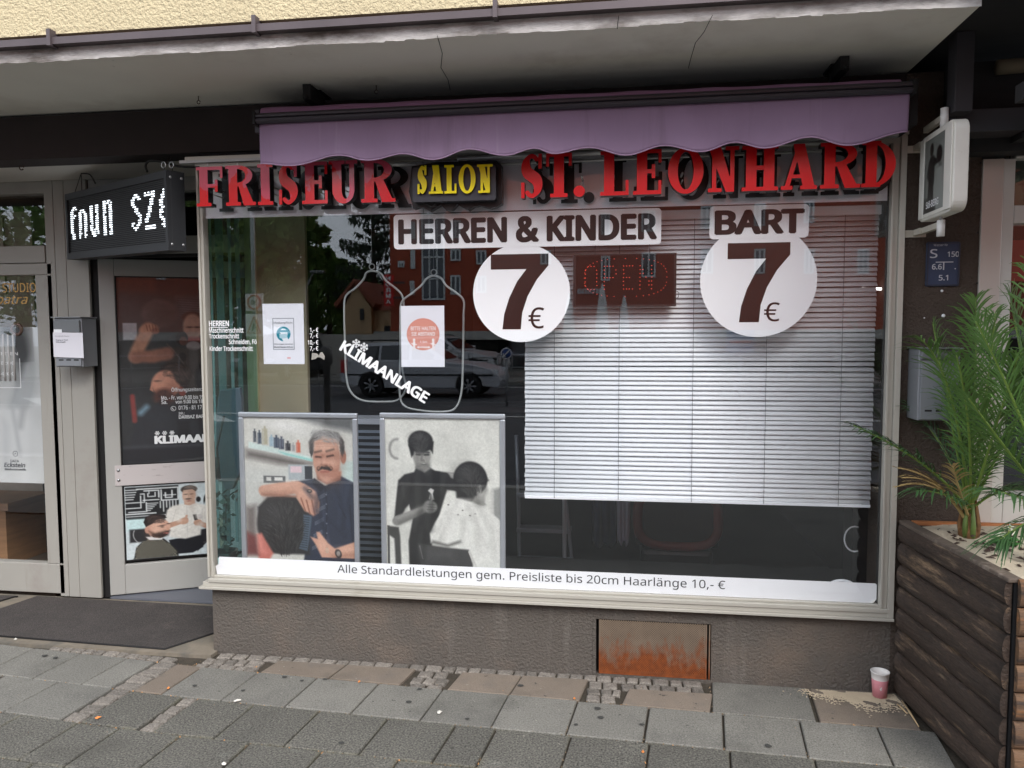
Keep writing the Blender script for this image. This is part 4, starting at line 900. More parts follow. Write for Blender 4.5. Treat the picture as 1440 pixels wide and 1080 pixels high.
# chrome pull handle in front of the pane
m_steel = M('brushed_steel', rgb(176,176,176), .3, metal=.9)
c = W(7,463,YR-.06); t = thing('towel_ring', 'brown wooden ring hanging behind the studio door glass', 'ring', c); mb = MB(); mb.tube([c+Vector((.032*cos(i*pi/12),.09,.032*sin(i*pi/12))) for i in range(24)], .010, 8, closed=True); obj('ring', mb, M('ring_wood', rgb(110,84,74), .5), t)
mb = MB()
for i in range(4):
    q = W(-3+i*7, 470, YR+.024); mb.tube([q, (q.x, q.y, W(0,535,YR+.024).z)], .006, 6)
obj('cord', mb, M('pale_cord', rgb(196,192,188), .6), t)

# panel between studio and salon door
pn = thing('entrance_panel', 'taupe painted wall panel between the studio front and the salon door', 'wall panel', (-3.2, YR, 0))
xp = [W(78.5,600,YR).x, W(91,600,YR).x, W(106,600,YR).x, W(137,600,YR).x]
for a, b in zip(xp[:-1], xp[1:]):
    mb = MB(); mb.box(a+.0015, b-.0015, YR-.02, YR+.06, .015, 2.50); obj('panel', mb, m_taupe, pn, bevel=.002)
mb = MB(); mb.box(xp[0], xp[-1], YR-.005, YR+.05, .014, 2.499); obj('backing', mb, m_blackgap, pn)
# door surround: dark jamb, transom light with rail
XJ = W(150,700,YR).x
df = thing('door_surround', 'taupe surround with dark jamb and transom light around the salon door', 'door surround', (XJ, YR, 0))
mb = MB(); mb.box(xp[-1]+.002, XJ-.008, YR+.01, YR+.10, .012, 2.50); obj('jamb', mb, m_blackgap, df)
zr0, zr1 = 2.045, 2.13
mb = MB(); mb.box(xp[-1]+.003, XL+.06, YR-.006, YR+.05, zr0+.02, zr1+.035); mb.box(xp[-1]+.003, XL+.06, YR-.006, YR+.05, 2.42, 2.499); mb.box(xp[-1]+.003, xp[-1]+.22, YR-.006, YR+.05, zr1+.036, 2.419); obj('rail', mb, m_doorpaint, df, bevel=.003)
mb = MB(); mb.box(xp[-1]+.003, XL+.06, YR, YR+.03, zr0, zr0+.019); obj('seal', mb, m_blackgap, df)
mb = MB(); mb.box(xp[-1]+.22, XL+.06, YR+.01, YR+.016, zr1+.035, 2.42); obj('transom_pane', mb, m_glass, df)
# door leaf, opened inwards; local frame: x along the leaf, y inward, z up
ang = atan2(.24, .50); DW, DH = .90, 2.02
dr = thing('salon_door', 'pinkish grey salon door standing open inwards with glass and posters', 'door', (XJ, YR-.0, .025), ang)
def dz(py): return W(150, py, YR).z-.025
mb = MB(); s_ = .085
mb.box(0, s_, 0, .05, 0, DH); mb.box(DW-s_, DW, 0, .05, 0, DH); mb.box(s_, DW-s_, 0, .05, DH-.10, DH); mb.box(s_, DW-s_, 0, .05, 0, dz(796)); mb.box(s_, DW-s_, .001, .05, dz(685)+.0, dz(656)); obj('leaf_frame', mb, m_doorpaint, dr, local=True, bevel=.004)
mb = MB(); mb.box(s_-.035, DW-.02, -.006, -.0005, dz(684), dz(657)+.006); obj('kick_rail', mb, M('scuffed_rail', rgb(186,178,176), .5, col2=rgb(120,112,108), c2amt=(.6,.75), c2scale=9, stretch=(1,1,4)), dr, local=True, bevel=.001)
for z in (dz(676), dz(662)): mb = MB(); mb.lathe([(0,-.006),(.008,-.005),(.009,0)], (s_-.015,-.006,z), 10, axis=Vector((0,1,0))); obj('screw', mb, m_steel, dr, local=True)
zu0, zu1 = dz(656), DH-.10
mb = MB(); mb.box(s_, DW-s_, .012, .018, zu0, zu1); obj('upper_pane', mb, glass_mat('door_glass', 1.2), dr, local=True)
mb = MB(); mb.box(s_, s_+.006, .004, .02, zu0, zu1); mb.box(s_, DW-s_, .004, .02, zu0, zu0+.006); mb.box(s_, DW-s_, .004, .02, zu1-.006, zu1); obj('gasket', mb, m_blackgap, dr, local=True)
# printed film on the upper pane (picture coordinates: x 95..640, y 95..1065)
pr = Print(95, 735, 95, 1065, 210); sk = (190,138,112); sk2 = (150,102,84)
pr.C[:] = (44,46,46); pr.rect(95,95,640,180,(96,52,38),soft=6); pr.rect(280,95,490,185,(70,38,30),soft=6); pr.rect(95,170,640,560,(56,60,60),soft=20); pr.rect(390,200,640,300,(88,94,96),soft=8)  # red band at the top paints in the mirrored red house
for i in range(9): pr.line([(390,200+i*12),(640,215+i*12)],1.5,(50,54,56))
pr.ell(300,280,90,75,(92,86,82),0,soft=3,op=.8); pr.ell(320,290,60,50,(62,62,60),0,soft=10,op=.7)
pr.rect(118,330,186,418,(168,168,172))
pr.ell(460,300,52,30,(66,52,46)); pr.ell(462,350,50,68,(184,148,130),soft=2); pr.ell(446,352,14,4,(60,46,40)); pr.ell(484,352,14,4,(60,46,40)); pr.rect(430,405,500,430,(150,60,52),soft=3); pr.ell(462,452,36,26,(150,140,138))
pr.ell(405,410,30,36,(44,34,32)); pr.ell(412,425,20,24,(100,66,54)); pr.poly([(300,480),(380,455),(460,470),(640,470),(640,760),(400,760),(330,560)],(64,56,50),soft=3)
pr.ell(405,510,20,24,(44,40,38)); pr.line([(330,440),(360,470),(460,620)],3,(92,84,76)); pr.ell(500,620,34,70,(30,30,30),soft=3)
pr.line([(240,362),(185,470),(175,505)],[34,32,34],sk,soft=3); pr.line([(175,505),(260,505),(330,490)],[30,34,34],sk2,soft=3); pr.ell(245,362,46,26,sk,-8,soft=2); pr.ell(275,372,20,16,sk2)
for i in range(4): pr.line([(232+i*15,340),(238+i*14,370)],1.4,(104,68,54))
pr.ell(370,590,82,52,(44,34,30),8,soft=2); pr.ell(320,650,72,72,(206,142,116),0,soft=2); pr.poly([(250,640),(238,680),(256,692)],(206,142,116)); pr.ell(306,720,52,46,(96,56,44),soft=4); pr.ell(400,690,20,26,(150,74,62)); pr.ell(278,634,16,4,(60,40,34)); pr.poly([(340,560),(450,600),(420,690),(370,640)],(52,38,32),soft=2)
pr.poly([(170,830),(290,735),(400,760),(500,800),(560,1065),(120,1065),(130,980)],(40,42,46),soft=2); pr.line([(190,800),(220,770)],14,(120,150,166),soft=4); pr.line([(152,712),(160,840)],12,(136,58,52),soft=2)
pr.poly([(370,850),(430,850),(430,1000),(410,1045),(370,1045)],(22,22,24),soft=3); pr.poly([(470,820),(560,820),(540,1045),(500,1045)],(22,22,24),soft=3); pr.rect(95,985,640,1065,(24,24,28),soft=4); pr.rect(95,975,640,985,(70,70,76),soft=4); pr.strands(370,585,74,44,200,(84,66,56),20,30,40); pr.ell(300,640,30,18,(226,170,144),soft=8,op=.5); pr.ell(350,700,30,40,(120,74,60),soft=10,op=.5); pr.strands(310,722,46,40,200,(70,42,34),10,80,60); pr.noise(90,.14); pr.noise(16,.10)
pr.make('film', (s_+.006,.021,zu1-.006), (1,0,0), (0,0,-1), DW-2*s_-.006, zu1-zu0-.012, .5, dr, local=True)
# lettering on the door glass
def dtext(body, u, v, w, h, bold=.02):
    # u,v in pane fraction (from left, from top), w,h in metres
    return text(body, m_wv, (s_+u, .010, zu1-v), (1,0,0), (0,0,1), w=w, h=h, bold=bold, parent=dr, local=True)
ps = (zu1-zu0)/268.0   # metres per picture pixel on the pane (vertical)
hx = ps*.98
dtext('Öffnungszeiten:', (237-167)*hx*1.0, (554-388)*ps, 42*hx, 8*ps); dtext('Mo. - Fr. von 9.00 bis 19:00 Uhr', (223-167)*hx, (564-388)*ps, 76*hx, 6*ps); dtext('Sa.', (223-167)*hx, (570-388)*ps, 8*hx, 5.5*ps); dtext('von 9.00 bis 18:00 Uhr', (242-167)*hx, (570-388)*ps, 56*hx, 5.5*ps)
dtext('0176 - 81 17 34 00', (246-167)*hx, (579-388)*ps, 48*hx, 6*ps, .01); dtext('Inh.:', (246-167)*hx, (586-388)*ps, 8*hx, 4*ps); dtext('DARBAZ BARDAR', (246-167)*hx, (592-388)*ps, 46*hx, 5*ps); dtext('KLIMAANLAGE', (212-167)*hx, (627.5-388)*ps, 122*hx, 12*ps, .055)
mb = MB(); c = Vector((s_+(239-167)*hx, .010, zu1-(577-388)*ps)); mb.tube([c+Vector((.014*cos(i*pi/10),0,.014*sin(i*pi/10))) for i in range(20)], .0014, 4, closed=True); mb.tube([c+Vector((-.005,0,.006)), c+Vector((-.006,0,-.001)), c+Vector((.004,0,-.007))], .0025, 5); obj('phone_symbol', mb, m_wv, dr)  if False else obj('phone_symbol', mb, m_wv, dr, local=True)
mb = MB()
for i in range(3): snow(mb, (s_+(216+i*10-167)*hx, .010, zu1-(612-388)*ps), .014, Vector((1,0,0)), Vector((0,0,1)), .0042)
obj('snow_crystals', mb, m_wv, dr, local=True)
# lower panel with the picture of two men (picture coordinates x 50..880, y 60..830)
zl0, zl1 = dz(793), dz(686)
mb = MB(); mb.box(s_, DW-s_, .012, .03, zl0, zl1); obj('lower_panel', mb, m_black, dr, local=True)
pr = Print(50, 1110, 66, 812, 230); pr.C[:] = (206,216,218); pr.rect(60,400,400,520,(196,222,222),soft=3)
pr.rect(55,78,495,395,(34,36,38)); W_ = (222,226,226); q = random.Random(5)
def lab(pts, r=5): pr.line(pts, r, W_)
for i in range(5): lab([(55,105+i*24),(150-i*8,105+i*24)], 4.5)
lab([(150,100),(490,100),(490,225),(350,225),(350,120)],6); lab([(385,150),(385,200),(440,200),(440,130)],6); lab([(370,175),(470,175)],5); lab([(180,150),(210,150),(210,235),(60,235)],5); lab([(210,120),(330,120),(330,190)],6); lab([(240,150),(240,180),(300,180),(300,140)],5); lab([(180,170),(180,290),(60,290)],5); lab([(200,215),(330,215)],5); lab([(225,240),(225,330),(80,330)],5)
for i in range(5): lab([(230,250+i*0+i*18),(320-i*16,250+i*18)],4)
for i in range(6): lab([(340+i*26,235),(340+i*26,300+(i%2)*40)],4.5)
lab([(60,350),(300,350)],6); lab([(60,375),(380,375)],4); lab([(250,150),(250,120)],4)
pr.rect(60,395,400,404,(60,70,70)); pr.rect(80,505,250,640,(46,46,48),soft=2); pr.arc(250,560,140,120,3,(190,190,190),100,200)
pr.rect(740,420,880,800,(186,180,160),soft=3); pr.poly([(640,560),(770,540),(770,640),(640,780)],(38,38,42)); pr.ell(790,400,40,26,(40,50,44),soft=4); pr.ell(660,238,20,28,(28,28,30)); pr.ell(714,240,10,40,(40,42,42),8); pr.line([(650,690),(750,690),(760,640)],4,(90,90,92))
pr.poly([(400,640),(690,600),(690,740),(600,790),(440,790)],(26,28,34)); pr.poly([(440,290),(540,275),(640,275),(740,310),(780,500),(720,545),(680,520),(670,610),(540,640),(410,610),(410,480),(370,440),(395,330)],(226,222,214),soft=2)
pr.line([(560,300),(560,620)],2,(196,190,184)); pr.line([(470,330),(430,470)],3,(202,198,190)); pr.line([(690,340),(690,480)],3,(202,198,190)); pr.line([(440,560),(660,470)],3,(206,202,196)); pr.poly([(538,250),(630,240),(632,282),(580,296),(540,284)],(196,160,140))
pr.ell(582,130,68,42,(60,54,50)); pr.ell(582,190,58,88,(204,172,152),soft=1.5); pr.poly([(528,125),(560,105),(620,108),(640,150),(610,130),(545,135)],(70,62,58)); pr.ell(575,228,24,9,(50,38,34)); pr.ell(580,250,16,6,(150,90,84)); pr.ell(556,180,13,4,(70,52,46)); pr.ell(604,180,13,4,(70,52,46)); pr.line([(580,185),(574,214)],3,(172,136,118))
pr.line([(410,490),(520,455),(545,440)],[26,22,24],(188,148,126)); pr.ell(530,455,42,34,(196,156,134)); pr.line([(545,440),(556,402)],10,(196,156,134)); pr.line([(720,520),(650,480)],[24,22],(188,148,126)); pr.ell(650,480,36,34,(196,156,134)); pr.poly([(610,395),(640,392),(650,450),(622,455)],(40,36,36)); pr.ell(668,420,20,26,(196,190,186))
pr.poly([(110,800),(130,690),(220,600),(360,620),(470,740),(480,812),(100,812)],(44,44,44))
for j in range(12):
    for i in range(16):
        x, y = 118+i*22+(j%2)*10, 625+j*16
        if s_poly(np.array([[x]]), np.array([[y]]), [(110,800),(130,690),(220,605),(360,625),(470,745),(480,812),(100,812)])[0,0] < -6: pr.ell(x,y,6,4.5,(196,190,166) if (i+j)%3 else (150,144,120))
pr.poly([(210,590),(350,600),(345,630),(240,625)],(226,226,224)); pr.ell(320,510,96,100,(214,170,148),soft=1.5); pr.ell(225,520,20,34,(206,156,136)); pr.poly([(238,530),(290,560),(380,540),(412,540),(395,590),(330,606),(262,580)],(58,44,40),soft=3); pr.ell(378,566,22,7,(190,120,110)); pr.poly([(196,440),(215,385),(280,360),(370,375),(390,410),(300,425),(270,460),(215,490)],(36,30,30)); pr.ell(345,486,26,5,(40,30,28),-8); pr.ell(400,470,12,4,(40,30,28)); pr.ell(350,500,12,6,(60,46,40)); pr.poly([(385,490),(408,530),(385,538)],(206,160,138))
pr.strands(290,420,74,40,220,(74,62,58),24,-20,40); pr.strands(320,580,66,26,260,(50,38,34),8,80,50); pr.ell(300,520,40,30,(234,196,174),soft=10,op=.5); pr.ell(240,540,18,40,(150,104,86),soft=8,op=.4); pr.ell(610,200,18,60,(150,112,94),soft=8,op=.5); pr.ell(566,210,14,14,(230,198,178),soft=6,op=.5); pr.strands(590,112,56,20,90,(110,100,94),20,10,30)
for p in ([(500,300),(480,440)],[(620,300),(640,420)],[(470,540),(560,600)],[(600,560),(670,500)],[(720,340),(740,470)]): pr.line(p,5,(196,190,180),soft=7,op=.7); pr.line([(x+12,y) for x,y in p],5,(244,242,236),soft=7,op=.7)
pr.noise(90,.07); pr.noise(14,.08)
pr.make('poster', (s_+.010,.0105,zl1-.002), (1,0,0), (0,0,-1), DW-2*s_-.012, (zl1-zl0)-.014, .35, dr, local=True)
# threshold: dark step under the door
mb = MB(); mb.box(XJ, XL+.02, YR+.0, 1.2, .004, .018); tag(obj('threshold', mb, M('grey_threshold', rgb(96,98,106), .5)), kind='structure')

# ================================================================== LED running-text sign
A_, B_ = W(93,277,.55), W(235.5,237,-.15)
da = Vector((B_.x-A_.x, B_.y-A_.y, 0)); LW = da.length; an = atan2(da.y, da.x); LH = .372; LT = .08
zc = (W(98,365,.55).z+W(240,352,-.15).z)/2
led = thing('led_sign', 'black box sign with running white LED letters hanging above the entrance', 'LED sign', (A_.x, A_.y, zc), an)
slope = (W(240,352,-.15).z-W(98,365,.55).z)/LW
# local: x along the face, y into the box, z up (sheared a little: the box hangs out of level)
def sh(mb):
    mb.v = [(x, y, z+slope*(x-LW/2)) for x, y, z in mb.v]; return mb
m_box = M('black_sheet_metal', rgb(26,26,28), .5, var=.1); m_face = M('led_face', rgb(38,37,37), .5)
fr = .035
mb = MB(); mb.box(0, LW, .012, LT, 0, LH); obj('housing', sh(mb), m_box, led, local=True, bevel=.002)
mb = MB(); mb.box(0, LW, -.008, .0115, 0, fr); mb.box(0, LW, -.008, .0115, LH-fr, LH); mb.box(0, fr*.7, -.008, .0115, fr, LH-fr); mb.box(LW-fr*.7, LW, -.008, .0115, fr, LH-fr); obj('bezel', sh(mb), m_box, led, local=True)
mb = MB(); nl = 32
mb.box(fr*.7, LW-fr*.7, .006, .0118, fr, LH-fr)
obj('face', sh(mb), m_blackgap, led, local=True)
mb = MB()
for i in range(nl):
    z = fr+(LH-2*fr)*(i+.5)/nl; mb.box(fr*.7+.001, LW-fr*.7-.001, .001, .0058, z-.0026, z+.0022)
tag(obj('louvre', sh(mb), m_face, led, local=True), kind='stuff')
m_led = M('lit_led', (.8,.85,.9), .5, emit=(.85,.93,1.0), estr=1.25)
rows = {
'f': ["00111","01101","11000","11000","11110","11110","11000","11000","11000","11000","11000","11000","11000","01100","01100","01100"],
'n': ["000000","000000","011100","110110","110011","110011","110011","110011","110011","110011","110011","110011","100011","110010","100011","100010"],
'u': ["000000","110011","110011","110011","110011","110011","110011","110011","110011","010011","110011","110011","110111","011111","011101","001100"],
'm': ["110110","111111","110011","110011","110011","110011","110011","110011","110011","110011","110011","110011","110011","110001","110011","110011"],
's': ["001100","011110","110011","110000","110000","011000","001100","001110","000110","000011","000011","000011","110011","110110","011100","001000"],
'z': ["101111","111111","000011","000110","000110","000110","001100","001100","001100","011000","011000","110000","110000","000000","111111","111111"],
'c': ["0011","0011","0110","1110","1100","1100","1100","0110","1100","1100","1100","1100","0110","0110","0111","0011"]}
cell = .0190; cz = (LH-2*fr)/nl
def put(ch, u0):
    R = rows[ch]; mb = MB()
    for j, r in enumerate(R):
        for i, b in enumerate(r):
            if b == '1' and rnd.random() < .94:
                x = u0+i*cell+rnd.uniform(-.001,.001); z = LH*.775-j*cz*1.22-.06*LH*(u0>.1)*(0)
                mb.box(x+cell*rnd.uniform(0,.12), x+cell*rnd.uniform(.72,1.02), -.0008, .0008, z-.0034, z+.0018)
    obj('led_letter', sh(mb), m_led, led, local=True)
for ch, u0 in (('f',.045),('n',.14),('u',.265),('m',.405),('s',.68),('z',.80),('c',.925)): put(ch, u0*LW)
for (x, z) in ((LW+.0, .03), (LW+.0, LH-.03)):
    for y in (.012, LT-.015):
        mb = MB(); mb.lathe([(0,.004),(.006,.003),(.007,0)], (x, y, z+slope*LW/2), 8, axis=Vector((1,0,0))); obj('screw', mb, m_steel, led, local=True)
# hanging wires, chain links, cable
m_wire = M('dark_wire', rgb(52,46,42), .7)
zt_ = LH+slope*LW/2
def cable(name, label, pts, r, m=m_wire, sub=8):
    P = [Vector(p) for p in pts]; out = []
    for i in range(len(P)-1):
        p0, p1, p2, p3 = P[max(0,i-1)], P[i], P[i+1], P[min(len(P)-1,i+2)]
        for k in range(sub):
            t = k/sub; out.append(.5*((2*p1)+(p2-p0)*t+(2*p0-5*p1+4*p2-p3)*t*t+(3*p1-p0-3*p2+p3)*t**3))
    out.append(P[-1]); mb = MB(); mb.tube(out, r, 6); o = obj(name, mb, m); tag(o, label, 'cable'); return o
h1 = G(114,244,2.497); a1 = W(103,269,.50); a2 = W(115,264,.45)
cable('hanging_wire', 'thin wire loop holding the left end of the LED sign', [a1+Vector((0,0,-.03)), h1, a2+Vector((0,0,-.03))], .0022, sub=1)
cable('hanging_wire', 'short wire end sticking out beside the left hook of the LED sign', [h1, h1+Vector((.06,-.01,-.01)), W(134,258,.42)], .004)
h2 = G(240,216,2.497)
cable('hanging_wire', 'thin wire holding the right end of the LED sign near the window corner', [W(229,236,-.03)+Vector((0,0,-.02)), h2, W(243,236,-.05)+Vector((0,0,-.03))], .0022, sub=1)
cable('power_cable', 'black power cable arching from the LED sign to the window corner', [W(207,242,.0), W(205,232,.0), W(212,226,-.01), W(230,228,-.02), W(252,234,-.03), W(280,235,-.03)], .0055, m_blackgap)
for px in (230, 241):
    c = W(px, 232, -.10); mb = MB(); mb.tube([c+Vector((.011*cos(i*pi/7),0,.014*sin(i*pi/7))) for i in range(14)], .0022, 5, closed=True); tag(obj('ring_hook', mb, m_steel), 'steel ring on top of the LED sign, %s of the pair' % ('left' if px == 230 else 'right'), 'ring')
c = G(30,228,2.497); mb = MB(); mb.tube([c, c-Vector((0,0,.015))], .003, 6); mb.tube([c+Vector((.012*cos(t),0,-.028+.012*sin(t))) for t in np.linspace(0, 5.6, 12)], .003, 5); tag(obj('screw_eye', mb, m_rust), 'rusty screw eye in the entrance ceiling at the left edge', 'screw eye')

# ================================================================== mailboxes
m_mb = M('grey_mailbox_paint', rgb(140,142,146), .4, metal=.35, var=.06); m_mbd = M('grey_mailbox_lid', rgb(118,120,122), .45, metal=.35)
def mailbox(label, cor, Yw, dep, paper=None, slots=True, lidsplit=.32, side='r'):
    Yf = Yw-dep; x0, x1, z0, z1 = box4(*cor, Yf); t = thing('mailbox', label, 'mailbox', (x0, Yw, z0)); h = z1-z0; w = x1-x0
    mb = MB(); mb.box(x0, x1, Yf+.006, Yw, z0, z1); obj('body', mb, m_mb, t, bevel=.004)
    mb = MB(); mb.box(x0+.008, x1-.008, Yf-.002, Yf+.0058, z0+h*.02, z1-h*lidsplit); obj('door', mb, m_mb, t, bevel=.0015)
    mb = MB(); mb.box(x0+.006, x1-.006, Yf-.008, Yf+.0058, z1-h*lidsplit+.006, z1-h*.05); obj('lid', mb, m_mbd, t, bevel=.003)
    mb = MB(); mb.box(x0-.006, x1+.006, Yf-.012, Yw, z1+.0005, z1+.006); obj('roof', mb, m_mb, t, bevel=.001)
    for i in range(3):
        xx = x0+w*(.16+.27*i); mb = MB(); mb.box(xx, xx+w*.17, Yf-.0032, Yf-.0022, z0+h*.13, z0+h*.155); obj('slot', mb, m_blackgap, t)
    return t, x0, x1, z0, z1, Yf
t, x0, x1, z0, z1, Yf = mailbox('small grey mailbox with a white paper taped on, left of the salon door', (76,115,447,516), YR-.02, .13)
mb = MB(); mb.box(x0+.01, x0+.06, Yf-.011, Yf-.0085, z1-.085, z1-.065); obj('name_plate', mb, m_white, t)
a0, a1, b0, b1 = box4(75,117,468,502,Yf-.012)
mb = MB(); mb.add([(a0,Yf-.012,b0),(a1,Yf-.012,b0-.006),(a1,Yf-.013,b1),(a0,Yf-.012,b1+.003)], [(0,1,2,3)]); pp = obj('taped_paper', mb, M('white_paper', rgb(228,226,232), .8), t); so = pp.modifiers.new('t','SOLIDIFY'); so.thickness = .0008
text('Kosmetikstudio Kleopatra', gi, (a0+.015,Yf-.0135,b1-.022), UX, UZ, w=.09, h=.006, parent=t); text('Eingang zur Praxis', gi, (a0+.02,Yf-.0135,b1-.045), UX, UZ, w=.075, h=.007, bold=.03, parent=t); text('bitte klingeln', gi, (a0+.02,Yf-.0135,b1-.056), UX, UZ, w=.06, h=.007, bold=.03, parent=t)
MBX = mailbox
# ================================================================== inside the display window
# venetian blind
YB = .13
m_slat = M('white_slat', rgb(240,243,246), .35, var=.02, vscale=5)
x0 = W(738,600,YB).x; x1 = W(1226,600,YB).x
zb_ = W(980, 705, YB).z; zt_ = 2.12
bl = thing('venetian_blind', 'white venetian blind let down behind the right half of the window', 'blind', (x0, YB, zb_))
pitch = .0225; n = int((zt_-zb_)/pitch); wS = .0125; ang_ = radians(57)
prof = []
for k in range(5):
    u = -1+k*.5; y = u*wS; b = .0028*(1-u*u); prof.append((y*cos(ang_)-b*sin(ang_), y*sin(ang_)+b*cos(ang_)))
base = MB(); 
vs = []; 
for X_ in (0, x1-x0):
    for y, z in prof: vs.append((X_, y, z))
    for y, z in prof[::-1]: vs.append((X_, y+.0003, z-.0005))
base.add(vs, [(i, (i+1) % 10, 10+(i+1) % 10, 10+i) for i in range(10)]+[tuple(range(10))[::-1], tuple(range(10, 20))], smooth=False)
s0 = obj('slat', base, m_slat, bl, local=True)
for p in s0.data.polygons: p.use_smooth = len(p.vertices) == 4
slats = []
for i in range(n):
    o = s0 if i == 0 else s0.copy()
    if i: COL.objects.link(o); o.parent = bl
    o.location = (rnd.uniform(-.002,.002)+.004*(i/n), rnd.uniform(-.0008,.0008), .018+i*pitch+rnd.uniform(-.0006,.0006)); o.rotation_euler = (radians(rnd.gauss(0, 2.2)), radians(rnd.gauss(0, .05)), 0); slats.append(o)
mb = MB(); mb.box(x0, x1, YB-.012, YB+.012, zb_-.006, zb_+.008); obj('bottom_rail', mb, m_slat, bl, bevel=.002)
mb = MB(); mb.box(x0-.01, x1+.01, YB-.02, YB+.02, zt_, zt_+.04); obj('head_rail', mb, m_slat, bl)
m_cord = M('ladder_cord', rgb(120,124,130), .8)
for px in (780, 870, 973, 1075, 1180):
    x = W(px, 600, YB).x; mb = MB(); mb.tube([(x, YB-.016, zb_), (x, YB-.016, zt_)], .0011, 4); mb.tube([(x, YB+.016, zb_), (x, YB+.016, zt_)], .0011, 4); obj('cord', mb, m_cord, bl)
# OPEN light sign hanging in front of the blind
YO = .055
x0, x1, z0, z1 = box4(806,951,357,431,YO)
op = thing('open_sign', 'dark box sign with dotted red OPEN lights hanging before the blind', 'light sign', (x0, YO, z0))
m_gloss = M('black_gloss_face', rgb(10,9,10), .3, spec=.3); m_bx = M('black_box', rgb(18,17,18), .5)
# the face turns a little upwards and to the left, so it mirrors the red house opposite
mb = MB(); mb.box(x0, x1, YO+.001, YO+.03, z0, z1); obj('housing', mb, m_bx, op, bevel=.002)
mb = MB(); mb.box(x0+.006, x1-.006, YO-.0008, YO+.0006, z0+.008, z1-.006); obj('face', mb, m_gloss, op)
mb = MB(); mb.box(x0, x0+.012, YO-.004, YO+.0005, z0, z1); mb.box(x1-.010, x1, YO-.004, YO+.0005, z0, z1); mb.box(x0+.0121, x1-.0101, YO-.004, YO+.0005, z1-.006, z1); mb.box(x0+.0121, x1-.0101, YO-.004, YO+.0005, z0, z0+.008); obj('rim', mb, m_bx, op)
m_rled = M('red_led', rgb(210,50,40), .4, emit=(1,.13,.07), estr=.35)
FONT = {'O':["01110","10001","10001","10001","10001","10001","01110"],'P':["11110","10001","10001","11110","10000","10000","10000"],'E':["1111","1000","1000","1110","1000","1000","1111"],'N':["10001","11001","11001","10101","10011","10011","10001"]}
mb = MB(); u0 = x0+(x1-x0)*.12; gz = (z1-z0)
def dot(x, z, r=.0022): mb.lathe([(r,0),(r*.8,-.0016),(0,-.0022)], (x, YO-.001, z), 6, axis=Vector((0,1,0)))
cx = .0125
for ch in 'OPEN':
    for j, r in enumerate(FONT[ch]):
        for i, b in enumerate(r):
            if b == '1': dot(u0+i*cx*1.05+rnd.uniform(-.001,.001), z0+gz*.77-j*gz*.073+(0.0), .0021)
    u0 += len(FONT[ch][0])*cx*1.05+.022
cxm, czm = (x0+x1)/2+.005, z0+gz*.55
for i in range(40):
    a = 2*pi*i/40; dot(cxm+(x1-x0)*.40*np.sign(cos(a))*abs(cos(a))**.7, czm+gz*.36*np.sign(sin(a))*abs(sin(a))**.7, .0018)
obj('led_dots', mb, m_rled, op)
mb = MB(); mb.tube([(x0+.1,YO+.01,z1),(x0+.1,YO+.01,z1+.05)], .0016, 5); mb.tube([(x1-.12,YO+.01,z1),(x1-.12,YO+.01,z1+.08)], .0016, 5); obj('hanging_wire', mb, m_cord, op)
mb = MB(); mb.tube([(x1,YO,z0+.07),(x1+.012,YO-.004,z0+.06),(x1+.010,YO-.004,z0+.04),(x1,YO,z0+.035)], .0018, 5); obj('cable', mb, m_cord, op)
# glowing tube at the right, imitates the reflection of a light tube
m_tube = M('lit_tube', (1,1,1), .5, emit=(1,.98,.95), estr=1.6)
a, b = W(1212,405.5,.25), W(1246,406.5,.25); t = thing('tube_reflection', 'short glowing white tube imitating a light tube reflection at the right edge of the window', 'lamp reflection', a); mb = MB(); mb.tube([a, b], .006, 8); obj('tube', mb, m_tube, t); mb = MB(); mb.tube([b, b+Vector((.02,0,0))], .009, 8); mb.tube([b+Vector((.02,0,0)), b+Vector((.02,.0,.5))], .003, 5); obj('holder', mb, m_bx, t)

# two framed posters on the sill
m_pf = M('silver_snap_frame', rgb(176,180,186), .3, metal=.5)
def framed(label, pxs, painter, n=230, Y=.09):
    x0, x1, z0, z1 = box4(*pxs, Y); t = thing('framed_poster', label, 'framed poster', (x0, Y, z0)); f = .026
    mb = MB(); n_ = 8
    for (a, b, c, d) in ((x0,x1,z1-f,z1),(x0,x0+f,z0,z1-f-.0005),(x1-f,x1,z0,z1-f-.0005),(x0+f+.0005,x1-f-.0005,z0,z0+f)):
        fm = MB(); fm.box(a,b,Y-.012,Y+.008,c,d); obj('frame', fm, m_pf, t, bevel=.006)
    mb = MB(); mb.box(x0+.01, x1-.01, Y+.001, Y+.008, z0+.005, z1-.01); obj('backboard', mb, m_bx, t)
    painter(t, x0+f-.002, x1-f+.002, z0+f-.002, z1-f+.002, Y-.0005, n); return t
def place(pr, t, x0, x1, z0, z1, Y, rough=.3): pr.make('picture', (x0,Y,z1), UX, -UZ, x1-x0, z1-z0, rough, t)
